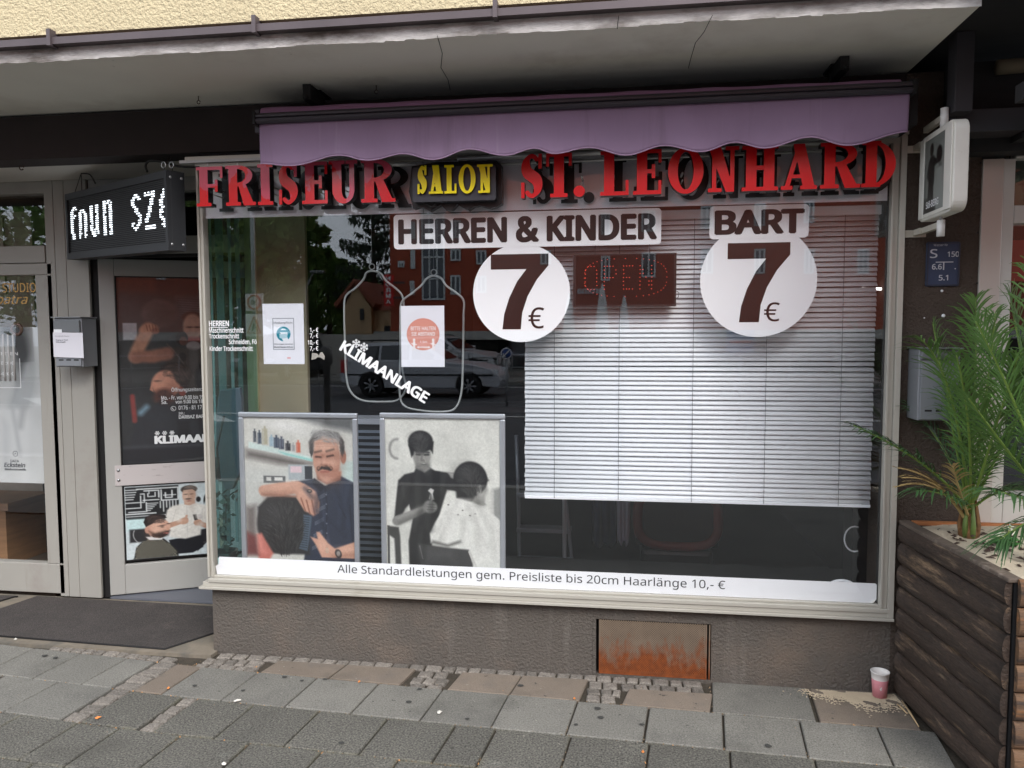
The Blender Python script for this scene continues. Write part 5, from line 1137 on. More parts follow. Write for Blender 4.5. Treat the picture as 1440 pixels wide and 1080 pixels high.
def pic1(t, x0, x1, z0, z1, Y, n):
    c = Print(130, 662, 48, 800, n); c.C[:] = (206,206,198); sk = (202,156,134); sd = (168,118,98); nv = (44,50,66)
    c.poly([(130,48),(400,48),(500,80),(662,120),(662,48)],(184,186,182),soft=6); c.poly([(380,48),(662,48),(662,110),(520,90)],(96,98,98),soft=8); c.poly([(200,60),(330,60),(480,140),(300,110)],(226,226,222),soft=10,op=.7)
    c.poly([(140,205),(470,262),(420,285),(300,270),(140,240)],(104,98,94),soft=8); c.poly([(152,166),(468,236),(468,254),(152,196)],(206,222,216),soft=1.5); c.poly([(300,210),(468,246),(468,256),(330,226)],(132,204,196),soft=2,op=.8)
    for (x, y0, y1, w, col) in ((184,106,168,7,(52,58,66)),(207,112,176,9,(60,70,84)),(234,92,180,13,(176,172,150)),(266,132,188,10,(150,176,190)),(290,134,194,12,(52,62,80)),(315,140,200,12,(70,76,92)),(346,160,206,12,(38,38,42)),(372,168,208,7,(150,150,150)),(396,156,214,10,(206,110,84))):
        c.rect(x-w,y0+12,x+w,y1,col,soft=1.5); c.rect(x-w*.35,y0,x+w*.35,y0+14,col,soft=1.5); c.line([(x-w*.5,y0+18),(x-w*.5,y1-4)],1.5,(200,204,206),op=.5)
    c.poly([(130,280),(240,300),(440,280),(466,420),(300,480),(130,520)],(200,202,196),soft=8); c.rect(345,272,440,345,(172,180,182)); c.rect(355,280,410,310,(220,196,200)); c.rect(425,278,462,340,(60,64,68)); c.rect(222,328,330,362,(96,98,98)); c.rect(236,334,260,352,(206,206,200)); c.rect(276,334,316,350,(220,220,214)); c.rect(600,250,662,360,(190,206,200),soft=3)
    c.poly([(130,480),(180,470),(186,710),(130,710)],(120,112,108),soft=8)
    c.poly([(380,352),(470,338),(520,372),(600,322),(662,352),(662,800),(400,800),(440,560)],nv,soft=2); c.poly([(470,334),(522,372),(500,400),(460,360)],(30,34,48),soft=2); c.line([(585,450),(620,520)],2,(26,28,40)); c.line([(640,460),(650,640)],2,(26,28,40)); c.line([(500,420),(540,660)],2,(58,64,80),soft=3)
    c.poly([(480,300),(600,300),(596,340),(530,362),(486,340)],sd,soft=2); c.ell(532,240,66,108,sk,soft=2); c.ell(545,310,50,40,(190,140,120),soft=6); c.ell(612,230,14,34,sd)
    c.poly([(450,215),(446,165),(470,125),(525,106),(590,118),(618,160),(618,218),(600,200),(588,150),(520,135),(478,160),(466,225)],(98,96,94),soft=2); c.ell(530,128,60,18,(128,126,122),soft=4,op=.7); c.poly([(478,160),(520,136),(588,150),(590,185),(478,190)],(214,172,150),soft=4)
    c.line([(476,212),(506,204)],4,(84,70,64),soft=2); c.line([(532,206),(566,196)],4,(84,70,64),soft=2); c.line([(482,232),(504,234)],3,(70,50,44),soft=1.5); c.line([(536,230),(562,224)],3,(70,50,44),soft=1.5); c.line([(516,230),(510,268),(526,272)],3,(170,118,100),soft=3); c.line([(476,170),(590,166)],2,(184,138,118),soft=2)
    c.line([(492,296),(508,284),(526,280),(540,284),(552,294)],[3,7,8,7,3],(70,60,56),soft=1.5); c.arc(492,288,7,8,2,(60,52,50),90,300); c.arc(552,286,6,8,2,(60,52,50),-120,90); c.line([(504,304),(540,302)],3,(150,84,76),soft=2)
    c.ell(312,560,128,142,(42,40,40),soft=3); c.poly([(190,480),(240,430),(380,424),(440,500),(440,700),(200,700)],(42,40,40),soft=3); c.line([(290,440),(300,490)],3,(20,18,18)); c.ell(320,560,90,100,(52,50,48),soft=20,op=.5)
    c.poly([(184,612),(206,606),(262,700),(200,800),(184,690)],(196,116,104),soft=3); c.poly([(130,600),(178,620),(190,710),(130,710)],(112,60,58),soft=6)
    c.line([(222,400),(300,392),(390,378)],[26,32,28],sk,soft=2); c.poly([(360,352),(420,360),(480,400),(494,450),(488,500),(462,514),(440,500),(420,492),(384,434)],sk,soft=2)
    for p in ([(404,430),(424,490)],[(430,440),(446,504)],[(456,440),(470,508)]): c.line(p,2.6,(128,80,64),soft=1.5)
    c.ell(446,396,13,9,(30,26,26)); c.ell(446,395,7,4,(180,170,150)); c.line([(212,418),(380,424)],3,(172,124,104),soft=3)
    c.poly([(414,508),(456,514),(444,600),(430,684),(388,672),(410,600)],(76,90,104),soft=1.5)
    for i in range(14): c.line([(412-i*1.6,520+i*11),(442-i*1.2,524+i*11)],1.3,(34,38,42))
    for k in range(5): 
        for q in range(3): c.line([(486-k*8,424+k*60+q*6),(528-k*8,400+k*60+q*7)],1.1,(116,124,134))
    c.poly([(446,614),(480,622),(476,590),(492,590),(530,640),(566,668),(600,700),(560,712),(500,712),(470,650)],sk,soft=2); c.poly([(560,668),(662,630),(662,712),(590,712)],(206,160,136),soft=2); c.ell(580,690,16,22,(40,42,46),-20); c.ell(580,690,9,12,(150,150,146)); c.arc(526,676,5,11,2,(180,170,150))
    c.poly([(420,800),(470,712),(662,712),(662,800)],(44,50,66))
    # modelling of face, hair, cloth and head
    c.line([(512,226),(506,262)],2.5,(150,100,82),soft=3,op=.8); c.line([(504,268),(514,274),(532,272)],2.5,(120,74,60),soft=2,op=.8); c.line([(480,233),(506,235)],3.5,(56,40,36),soft=1.5); c.line([(534,231),(564,225)],3.5,(56,40,36),soft=1.5)
    D_ = (120,76,60); H_ = (232,192,170)
    c.ell(500,236,26,15,D_,soft=8,op=.35); c.ell(552,228,28,15,D_,soft=8,op=.35); c.ell(586,270,20,60,D_,8,soft=14,op=.38); c.ell(482,270,9,50,D_,soft=10,op=.25); c.ell(500,262,16,14,H_,soft=8,op=.5); c.ell(560,262,18,16,H_,soft=8,op=.45); c.ell(522,182,44,14,H_,soft=8,op=.5); c.ell(516,256,6,16,H_,soft=4,op=.5); c.ell(520,272,15,5,D_,soft=4,op=.45); c.line([(498,276),(486,300)],2,D_,soft=3,op=.5); c.line([(548,272),(562,296)],2,D_,soft=3,op=.5); c.ell(524,318,24,8,D_,soft=6,op=.3); c.ell(524,334,20,10,H_,soft=6,op=.35); c.poly([(486,336),(530,366),(596,330),(598,350),(530,384),(484,350)],(60,40,34),soft=7,op=.5)
    for k in range(4): c.line([(484,158+k*9),(530,154+k*9),(586,158+k*9)],.9,D_,soft=2,op=.35)
    c.strands(524,134,74,30,190,(150,150,148),26,10,50,op=.55); c.strands(606,180,13,40,60,(66,64,62),20,80,20,op=.6); c.strands(460,190,10,34,50,(70,68,66),20,95,20,op=.6); c.strands(524,288,26,6,60,(40,34,32),9,10,60,r=.8)
    c.strands(312,560,112,128,900,(70,68,68),30,70,40,op=.45); c.strands(312,560,112,128,500,(16,15,15),30,80,40,op=.5); c.ell(270,500,60,50,(92,90,90),soft=26,op=.35)
    c.line([(230,386),(380,362)],7,H_,soft=8,op=.4); c.line([(232,424),(370,412)],7,D_,soft=8,op=.45); c.ell(430,400,34,22,H_,soft=10,op=.35); c.poly([(470,420),(494,450),(486,500),(462,514),(458,470)],D_,soft=6,op=.35); c.ell(620,668,40,12,H_,soft=8,op=.4); c.line([(560,706),(662,690)],6,D_,soft=7,op=.4); c.ell(510,650,20,26,H_,soft=8,op=.35); c.poly([(184,612),(200,606),(226,700),(190,700)],(226,150,136),soft=6,op=.6)
    for p in ([(560,380),(600,470),(590,560)],[(640,360),(620,440),(640,560)],[(480,400),(470,480),(500,560)],[(520,520),(600,600)],[(420,380),(450,420)]): c.line(p,4,(70,78,100),soft=7,op=.5); c.line([(x+9,y+6) for x,y in p],4,(20,24,36),soft=7,op=.6)
    c.line([(522,372),(530,470),(520,620)],1.2,(24,28,40),soft=2); 
    for k in range(5): c.ell(526,410+k*46,3,3,(150,154,164),op=.8)
    for x in (184,207,266,290,315,346): c.line([(x+4,150),(x+4,186)],1,(220,224,226),soft=1.5,op=.5)
    c.poly([(330,50),(500,70),(520,110),(360,90)],(244,244,240),soft=14,op=.35); c.noise(120,.06); c.noise(26,.03); c.noise(5,.08,2); place(c, t, x0, x1, z0, z1, Y)
def pic2(t, x0, x1, z0, z1, Y, n, side=False):
    c = Print(790, 1325, 52, 800, n); c.C[:] = (218,219,211); c.noise(180,.10); c.noise(40,.04); B0 = (38,38,38); g1 = (150,150,146); g2 = (112,112,108)
    c.arc(846,195,34,44,6,(150,150,146),90,275,soft=2); c.ell(846,190,14,22,(200,201,194),soft=6,op=.6)
    c.poly([(1290,370),(1325,362),(1325,520),(1290,500)],(150,152,148),soft=4); c.rect(1280,370,1290,490,(206,206,200),soft=3)
    c.poly([(798,552),(850,556),(856,600),(862,800),(836,800),(828,610),(798,590)],(66,66,64),soft=2); c.rect(796,550,806,760,(70,70,68))
    c.poly([(850,340),(880,312),(925,300),(940,270),(1000,278),(1024,292),(1110,302),(1128,330),(1130,384),(1078,378),(1046,480),(1020,560),(1004,640),(1000,800),(900,800),(896,620),(916,520),(900,450),(880,470),(868,500),(830,510),(840,420)],B0,soft=2)
    c.poly([(1012,292),(1044,296),(1046,400),(1034,500),(1006,520)],(22,22,22),soft=2); c.line([(870,350),(880,430)],4,(58,58,56),soft=4); c.line([(930,330),(940,520)],4,(54,54,52),soft=5)
    c.poly([(936,262),(996,262),(1000,284),(974,302),(930,280)],(140,140,136),soft=2); c.ell(962,222,42,58,(158,158,152),soft=2); c.ell(985,230,18,46,(140,140,134),soft=8,op=.6); c.ell(957,160,58,50,(20,20,20),soft=2); c.poly([(900,176),(914,232),(924,220),(928,203),(960,201),(1000,196),(1010,206),(1014,214),(1018,160)],(20,20,20),soft=2)
    c.line([(936,209),(956,207)],3,(50,50,50)); c.line([(974,207),(996,209)],3,(50,50,50)); c.line([(938,219),(954,220)],4,(34,34,34),soft=1.5); c.line([(977,220),(993,219)],4,(34,34,34),soft=1.5); c.line([(964,222),(960,246),(972,248)],2.5,(96,96,92),soft=2); c.line([(966,220),(962,240),(972,242)],2,(120,120,116)); c.ell(972,262,14,5,(90,88,86)); c.ell(972,260,9,2,(210,210,206))
    c.line([(842,528),(900,502),(966,472)],[22,20,16],(132,132,128),soft=2); c.ell(998,458,34,30,(146,146,142),soft=2)
    for i in range(3): c.line([(985,446+i*12),(1026,448+i*12)],1.5,(96,96,92))
    c.poly([(994,420),(1002,396),(990,384),(1002,372),(1018,380),(1012,398),(1018,424),(1004,430)],(206,206,202),soft=1.5); c.line([(1004,400),(1002,424)],2,(60,60,58)); c.poly([(1080,296),(1112,300),(1116,330),(1096,322)],(160,160,156),soft=2)
    c.poly([(1130,380),(1210,380),(1256,440),(1200,450),(1120,430)],(120,120,116),soft=3); c.poly([(1210,350),(1262,340),(1266,375),(1256,400),(1246,446),(1200,430)],(156,156,150),soft=3); c.ell(1186,326,78,80,(30,30,30),soft=2); c.poly([(1112,330),(1250,300),(1270,330),(1240,352),(1214,360),(1196,410),(1124,416)],(30,30,30),soft=3); c.ell(1226,376,11,24,(176,176,170),10,soft=1.5); c.line([(1222,366),(1228,384)],3,(80,80,78))
    c.poly([(1118,414),(1200,432),(1250,452),(1325,512),(1325,800),(1216,800),(1190,654),(1060,640),(1000,624),(996,580),(1020,530),(1070,455)],(226,227,220),soft=2); c.line([(1100,470),(1060,560),(1040,620)],3,(196,196,190),soft=4); c.line([(1200,470),(1260,640)],3,(204,204,198),soft=5); c.poly([(1010,612),(1080,628),(1140,606),(1146,618),(1080,640),(1000,626)],(110,110,106),soft=3)
    for x, y in ((1084,446),(1128,490),(1184,492),(1208,484),(1150,470)): c.ell(x,y,4,3,(90,90,86))
    c.poly([(940,628),(1080,644),(1176,650),(1196,720),(1190,800),(960,800)],(66,66,66),soft=2); c.line([(948,640),(962,700)],2,(170,170,166)); c.line([(1180,660),(1212,730)],5,(206,206,200))
    c.strands(957,158,52,44,260,(58,58,57),24,80,60,op=.6); c.strands(1186,326,70,72,420,(64,64,62),26,70,60,op=.55); c.ell(1160,290,34,24,(92,92,90),soft=16,op=.4); c.ell(948,140,26,14,(84,84,82),soft=10,op=.5)
    c.ell(944,236,10,30,(104,104,100),soft=7,op=.5);  c.ell(945,214,9,5,(90,90,86),soft=4,op=.6); c.ell(986,213,9,5,(90,90,86),soft=4,op=.6); c.poly([(938,266),(996,262),(998,276),(940,282)],(84,84,80),soft=6,op=.6)
    for p in ([(900,330),(890,420)],[(950,300),(956,420),(930,560)],[(880,380),(860,470)],[(1070,320),(1060,370)],[(960,560),(950,700)],[(1000,420),(990,560)]): c.line(p,5,(78,78,76),soft=8,op=.55); c.line([(x+12,y+4) for x,y in p],5,(14,14,14),soft=8,op=.6)
    c.line([(850,512),(960,460)],6,(184,184,178),soft=6,op=.5); c.line([(856,536),(970,486)],6,(84,84,80),soft=6,op=.5); c.ell(1240,410,14,26,(196,196,190),soft=8,op=.5); c.ell(1222,430,20,18,(92,92,88),soft=8,op=.5)
    for p in ([(1130,430),(1090,520),(1060,600)],[(1180,450),(1220,540),(1230,660)],[(1240,470),(1290,560),(1300,680)],[(1090,470),(1040,560)],[(1160,520),(1150,620)]): c.line(p,6,(178,178,172),soft=9,op=.6); c.line([(x+14,y) for x,y in p],7,(240,240,234),soft=9,op=.6)
    c.poly([(960,650),(1100,656),(1110,700),(980,700)],(96,96,94),soft=12,op=.4); c.noise(90,.05); c.noise(20,.03); c.noise(5,.08,2)
    place(c, t, x0, x1, z0, z1, Y)
framed('framed colour poster of a moustached barber combing a client, left on the sill', (339,505,580,815), pic1)
framed('framed black and white poster of a boy cutting hair, right on the sill', (536,711,581,824), pic2)

# hanging wire outlines (bottle shaped), one behind the other
m_out = M('milky_tube', rgb(150,156,156), .4)
def outline(label, pts, top, Y):
    P = [W(px, py, Y) for px, py in pts]; n = len(P); out = []
    for i in range(n):
        p0, p1, p2, p3 = P[i-1], P[i], P[(i+1) % n], P[(i+2) % n]
        for k in range(6):
            t = k/6; out.append(.5*((2*p1)+(p2-p0)*t+(2*p0-5*p1+4*p2-p3)*t*t+(3*p1-p0-3*p2+p3)*t**3))
    th = thing('hanging_outline', label, 'window ornament', W(*top, Y)); mb = MB(); mb.tube(out, .0052, 8, closed=True); obj('tube', mb, m_out, th)
    c = W(top[0], top[1]-2, Y); mb = MB(); mb.tube([c+Vector((.014*cos(i*pi/8),0,.014*sin(i*pi/8))) for i in range(16)], .0028, 6, closed=True); obj('ring', mb, m_out, th)
    mb = MB(); mb.tube([c+Vector((0,0,.014)), (c.x, c.y, 2.3)], .0012, 4); obj('hanging_wire', mb, m_cord, th)
outline('grey bottle shaped tube outline hanging in the window, the left one', [(523,381),(535,384),(543,395),(556,405),(566,417),(568,440),(566,480),(566,520),(571,545),(560,562),(540,565),(510,563),(494,552),(487,530),(485,480),(484,440),(486,417),(500,405),(511,393),(515,384)], (523,377), .20)
outline('grey bottle shaped tube outline hanging behind the keep distance notice, the right one', [(610,388),(620,391),(628,402),(642,412),(652,423),(652,445),(651,500),(649,550),(640,574),(622,579),(590,577),(568,570),(562,550),(563,500),(563,450),(565,425),(580,412),(592,402),(601,391)], (610,385), .16)

# beige partition, curtain strips, left inner corner
m_olive = M('olive_beige_panel', rgb(164,154,128), .8, var=.06, vscale=1.5)
a = W(362,450,.55).x; b = W(431,450,.55).x
t = thing('partition_panel', 'olive beige partition panel inside the left of the window', 'partition', (a,.56,.35)); mb = MB(); mb.box(a, b, .55, .58, .363, 2.42); obj('panel', mb, m_olive, t)
mb = MB(); mb.box(W(346,450,.53).x, a+.004, .53, .58, .363, 2.42); obj('post', mb, M('yellowish_post', rgb(186,176,138), .6), t)
m_teal = M('teal_strip', rgb(92,120,122), .5, var=.15, vscale=3, stretch=(6,1,.4)); m_teal2 = M('grey_teal_strip', rgb(130,152,154), .5, var=.15, vscale=3, stretch=(6,1,.4))
vb = thing('vertical_blind', 'teal grey vertical blind strips beside the side pane', 'vertical blind', (W(300,500,.4).x,.45,.4))
for i, (p0, p1, yb_) in enumerate(((297,304,.0),(305.5,320,.03),(323,331,.01),(333,343,.04))):
    u, v = W(p0,450,.42+yb_).x, W(p1,450,.45+yb_).x; mb = MB(); mb.box(u, v, .42+yb_, .424+yb_, .40+.02*i, 2.42); obj('strip', mb, (m_teal if i % 2 else m_teal2), vb)
# hood of a dryer: a long blue grey leaf shape hanging in the left corner, with black handle
m_hood = M('blue_grey_shade', rgb(74,88,98), .35, var=.1)
c0 = W(319,620,.28); t = thing('dryer_hood', 'long blue grey hood shape hanging at the left end of the window', 'hood', c0); P = [W(px, py, .28) for px, py in ((306,560),(303,600),(304,640),(309,672),(317,690),(327,688),(336,668),(340,640),(341,600),(339,560),(337,545),(309,548))]
mb = MB(); mb.prism([(p.x, p.z) for p in P][::-1], (0,.31,0), UX, UZ, (0,-1,0), .03); obj('shade', mb, m_hood, t, bevel=.006)
mb = MB(); mb.tube([W(315,585,.24), W(305,630,.24), W(306,645,.24)], .006, 6); mb.tube([W(305,643,.24), W(307,674,.24)], .013, 8); obj('handle', mb, m_bx, t)
# clutter at the left corner of the sill
t = thing('plant_pot', 'dark leafy decoration in the left corner of the sill', 'plant', W(318,800,.22)); mb = MB(); q = W(318,800,.22); mb.lathe([(.0,0),(.05,0),(.065,.09),(.06,.09),(.0,.085)], (q.x,q.y,FZ0+.031), 14); obj('pot', mb, m_bx, t)
mb = MB()
for i in range(70):
    a_ = rnd.uniform(0,2*pi); r = rnd.uniform(.0,.09); p = Vector((q.x+r*cos(a_)*.8, q.y+r*sin(a_)*.5, FZ0+.1+rnd.uniform(0,.34))); u = Vector((rnd.gauss(0,1),rnd.gauss(0,1),rnd.gauss(0,1))).normalized(); v = u.orthogonal(); s = rnd.uniform(.012,.028); mb.add([p-u*s, p+v*s*.4, p+u*s, p-v*s*.4+Vector((0,0,.004))], [(0,1,2,3)])
obj('leaf', mb, M('dark_grey_green_leaf', rgb(70,82,76), .6, var=.4, vscale=30), t)
mb = MB(); mb.tube([(q.x,q.y,FZ0+.09),(q.x+.01,q.y,FZ0+.42)], .004, 5); obj('stem', mb, m_bx, t)
t = thing('spray_bottle', 'white plastic bottle at the left bottom corner of the sill', 'bottle', W(304,800,.10)); q = W(309,800,.07); mb = MB(); mb.lathe([(0,0),(.03,0),(.032,.02),(.030,.045),(.012,.075),(.011,.095),(0,.096)], (q.x,q.y,FZ0+.031), 16); obj('body', mb, m_white, t)
# grey louvred cabinet seen between the two posters
t = thing('louvred_radiator', 'blue grey louvred radiator standing between the two framed posters', 'radiator', W(522,740,.45)); x0, x1, z0, z1 = box4(502,542,596,800,.45)
m_rad = M('blue_grey_metal', rgb(110,120,134), .45, metal=.2)
mb = MB(); mb.box(x0-.2, x1+.03, .46, .6, FZ0+.03, z1); obj('casing', mb, M('radiator_dark', rgb(24,27,32), .6), t); mb = MB(); mb.box(x0-.2, x1+.03, .42, .6, z1+.001, z1+.03); obj('top', mb, M('radiator_top', rgb(150,156,166), .5), t)
k = int((z1-FZ0-.05)/.034)
for i in range(k): mb = MB(); z = FZ0+.05+i*.034; mb.box(x0-.19, x1+.02, .445, .458, z, z+.014); obj('louvre', mb, m_rad, t)
# step ladder behind
m_al = M('ladder_aluminium', rgb(140,144,150), .4, metal=.5)
lad = thing('step_ladder', 'aluminium step ladder standing in the dark room behind the posters', 'ladder', W(760,850,.95))
for pts in ([(726,612),(729,700),(731,810)],[(795,700),(800,745),(808,830)]): mb = MB(); P = [W(px, py, .95) for px, py in pts]; P.append(Vector((P[-1].x, P[-1].y+.0, .01))); mb.tube(P, .012, 6); obj('rail', mb, m_al, lad)
for py in (693,742,786): 
    a, b = W(727, py, .95), W(803, py+4, .95); mb = MB(); mb.box(a.x, b.x, .92, 1.02, a.z-.02, a.z+.004); obj('step', mb, m_al, lad, bevel=.003)
for pts in ([(793,700),(794,820)],): a, b = W(*pts[0],.72), W(*pts[1],.72); mb = MB(); mb.tube([(a.x,.72,2.0),(b.x,.72,.01)], .012, 8); tag(obj('pole', mb, M('pale_pole', rgb(170,172,176), .4)), 'pale upright pole between ladder and barber chair', 'pole')
# barber chair with red brown rounded back
m_lea = M('dark_red_leather', rgb(120,44,34), .35, var=.1); m_leb = M('black_leather', rgb(20,20,22), .4)
ch = thing('barber_chair', 'barber chair with dark red rounded backrest behind the blind', 'barber chair', W(955,760,1.2)); x0, x1, z0, z1 = box4(897,1010,690,768,1.15); cx, cz = (x0+x1)/2, (z0+z1)/2
mb = MB(); P = []; 
for i in range(36): a_ = 2*pi*i/36; P.append((cx+(x1-x0)/2*np.sign(cos(a_))*abs(cos(a_))**.6, 1.15, cz+(z1-z0)/2*np.sign(sin(a_))*abs(sin(a_))**.6))
mb.tube(P, .032, 8, closed=True); obj('back_rim', mb, m_lea, ch); mb = MB(); mb.prism([(p[0], p[2]) for p in P], (0,1.18,0), UX, UZ, (0,-1,0), .04); obj('backrest', mb, m_leb, ch)
mb = MB(); mb.box(x0+.02, x1-.02, 1.16, 1.6, z0-.14, z0-.03); obj('seat', mb, m_leb, ch, bevel=.03); mb = MB(); mb.lathe([(.04,0),(.04,z0-.14),(.0,z0-.14)], (cx,1.38,.006), 16); mb.lathe([(0,.0),(.26,.0),(.25,.03),(.05,.05)], (cx,1.38,.006), 24); obj('base', mb, m_steel, ch)
for s in (-1,1): mb = MB(); mb.box(cx+s*(x1-x0)*.48-.02, cx+s*(x1-x0)*.48+.02, 1.2, 1.5, z0-.02, z0+.03); obj('armrest', mb, m_leb, ch, bevel=.01)
# towel and dark coat
m_tw = M('grey_towel', rgb(150,150,164), .95); a, b = W(866,708,.8), W(887,764,.8); t = thing('hanging_towel', 'grey towel hanging below the blind left of the barber chair', 'towel', (a.x,.8,b.z)); mb = MB(); K = 14
vs = [(a.x+(b.x-a.x)*i/K*(1-.25*j/6)+.01*j/6, .8+.012*sin(i*1.5), 2.0 if j == 0 else a.z+.2-(a.z+.2-b.z)*j/6+.02*sin(i)*(j == 6)) for j in range(7) for i in range(K+1)]
mb.add(vs, [(j*(K+1)+i, j*(K+1)+i+1, (j+1)*(K+1)+i+1, (j+1)*(K+1)+i) for j in range(6) for i in range(K)], smooth=True); o = obj('cloth', mb, m_tw, t); o.modifiers.new('t','SOLIDIFY').thickness = .004
t = thing('blue_gown', 'dark blue hairdressing gown hanging beside the grey towel', 'gown', W(846,760,.9)); a, b = W(832,700,.9), W(866,768,.9); mb = MB(); vs = [(a.x+(b.x-a.x)*i/K, .9+.02*sin(i*1.3), a.z+.3 if j == 0 else b.z+.02*sin(i)) for j in range(2) for i in range(K+1)]; mb.add(vs, [(i, i+1, K+2+i, K+1+i) for i in range(K)], smooth=True); o = obj('cloth', mb, M('navy_cloth', rgb(34,40,66), .9), t); o.modifiers.new('t','SOLIDIFY').thickness = .004
# white hoop and sill bits at the right
c = W(1202,758,.35); t = thing('white_hoop', 'white half ring standing at the right end of the window', 'ring', c); mb = MB(); mb.tube([c+Vector((.048*cos(a_),0,.062*sin(a_))) for a_ in np.linspace(radians(70), radians(290), 20)], .004, 8); obj('hoop', mb, m_white, t); mb = MB(); mb.box(c.x-.012, c.x+.13, .352, .5, FZ0+.031, c.z+.6); obj('stand', mb, m_bx, t)
c = W(1184,818,.12); mb = MB(); mb.tube([c+Vector((.06*cos(a_),0,.035*sin(a_)-.03)) for a_ in np.linspace(0, pi, 14)], .007, 8); tag(obj('white_hook', mb, m_white), 'white curved hook peeping over the text strip at the right', 'handle')
# working counter with mirror deep in the room
m_mirror = M('dim_mirror', rgb(60,64,70), .1, metal=.6)
t = thing('mirror_counter', 'dark work counter with mirrors at the back of the salon', 'counter', (0,4.4,0)); mb = MB(); mb.box(-2.6,1.3,4.1,4.6,.8,.86); obj('counter_top', mb, M('grey_counter', rgb(100,100,104), .4), t)
for x in (-2.0,-.8,.4): mb = MB(); mb.box(x-.4,x+.4,4.57,4.59,1.0,2.0); obj('mirror', mb, m_mirror, t)
# ================================================================== cellar vent
m_mesh = M('rusty_perforated_sheet', rgb(122,106,90), .7, metal=.2, var=.2, vscale=8)
nt_ = m_mesh.node_tree; N_, L_ = nt_.nodes, nt_.links; b_ = N_['Principled BSDF']
# rust creeping up from the lower edge, ragged
g_ = N_.new('ShaderNodeNewGeometry'); sx_ = N_.new('ShaderNodeSeparateXYZ'); L_.new(g_.outputs['Position'], sx_.inputs[0])
nz_ = N_.new('ShaderNodeTexNoise'); nz_.inputs['Scale'].default_value = 11; nz_.inputs['Detail'].default_value = 8; nz_.inputs['Roughness'].default_value = .7
mp_ = N_.new('ShaderNodeMapping'); mp_.inputs['Scale'].default_value = (1.6,1,.6); L_.new(g_.outputs['Position'], mp_.inputs[0]); L_.new(mp_.outputs[0], nz_.inputs['Vector'])
m1 = N_.new('ShaderNodeMath'); m1.operation = 'MULTIPLY_ADD'; L_.new(sx_.outputs[2], m1.inputs[0]); m1.inputs[1].default_value = -1.9; m1.inputs[2].default_value = 1.9*((v2+v3)/2-.005)
m2_ = N_.new('ShaderNodeMath'); m2_.operation = 'ADD'; L_.new(m1.outputs[0], m2_.inputs[0]); L_.new(nz_.outputs[0], m2_.inputs[1])
mr_ = N_.new('ShaderNodeMapRange'); mr_.inputs[1].default_value = .42; mr_.inputs[2].default_value = .62; L_.new(m2_.outputs[0], mr_.inputs[0])
nr_ = N_.new('ShaderNodeTexNoise'); nr_.inputs['Scale'].default_value = 40; nr_.inputs['Detail'].default_value = 6; L_.new(g_.outputs['Position'], nr_.inputs['Vector'])
cr_ = N_.new('ShaderNodeMix'); cr_.data_type = 'RGBA'; cr_.inputs[6].default_value = (*rgb(84,44,24),1); cr_.inputs[7].default_value = (*rgb(160,84,34),1); L_.new(nr_.outputs[0], cr_.inputs[0])
mx_ = N_.new('ShaderNodeMix'); mx_.data_type = 'RGBA'; L_.new(mr_.outputs[0], mx_.inputs[0]); L_.new(b_.inputs['Base Color'].links[0].from_socket, mx_.inputs[6]); L_.new(cr_.outputs[2], mx_.inputs[7]); L_.new(mx_.outputs[2], b_.inputs['Base Color'])
vt = thing('cellar_vent', 'rusty perforated cellar vent in the brown plinth', 'vent', ((v0+v1)/2, 0, v2))
xA, xB = v0+.016, v1-.022
# lattice: real thin strips crossing diagonally
mb = MB(); s = .0105; wv = .0046
zz0, zz1 = v2+.002, v3-.004; Hh = zz1-zz0
def strip(xa, za, xb, zb, y):
    d = Vector((xb-xa, 0, zb-za)).normalized(); q = Vector((-d.z, 0, d.x))*wv/2; a = Vector((xa, y, za)); b = Vector((xb, y, zb)); mb.add([a-q, b-q, b+q, a+q], [(0,1,2,3)])
x = xA-Hh
while x < xB:
    for sg, y in ((1, .0035), (-1, .0042)):
        xs_, zs_, xe, ze = (x, zz0, x+Hh, zz1) if sg == 1 else (x, zz1, x+Hh, zz0)
        if xs_ < xA: zs_ += (xA-xs_)*sg; xs_ = xA
        if xe > xB: ze -= (xe-xB)*sg; xe = xB
        if xe-xs_ > .004: strip(xs_, zs_, xe, ze, y)
    x += s
pg = tag(obj('perforated_sheet', mb, m_mesh, vt), kind='stuff')
mb = MB(); mb.box(v0+.001, v1-.001, .05, .058, v2+.001, v3-.001); obj('back', mb, m_blackgap, vt)
mb = MB(); mb.box(xA-.002, xA+.004, .001, .05, zz0, zz1); mb.box(xB-.004, xB+.003, .001, .05, zz0, zz1); mb.box(xA+.0041, xB-.0041, .0015, .01, zz0, zz0+.006); mb.box(xB+.012, xB+.017, -.002, .05, v2+.004, v3-.004); obj('edge', mb, m_mesh, vt)
mb = MB(); mb.box(v0-.014, v0, -.004, .03, v2-.004, v3+.004); obj('rim', mb, m_stucco, vt)

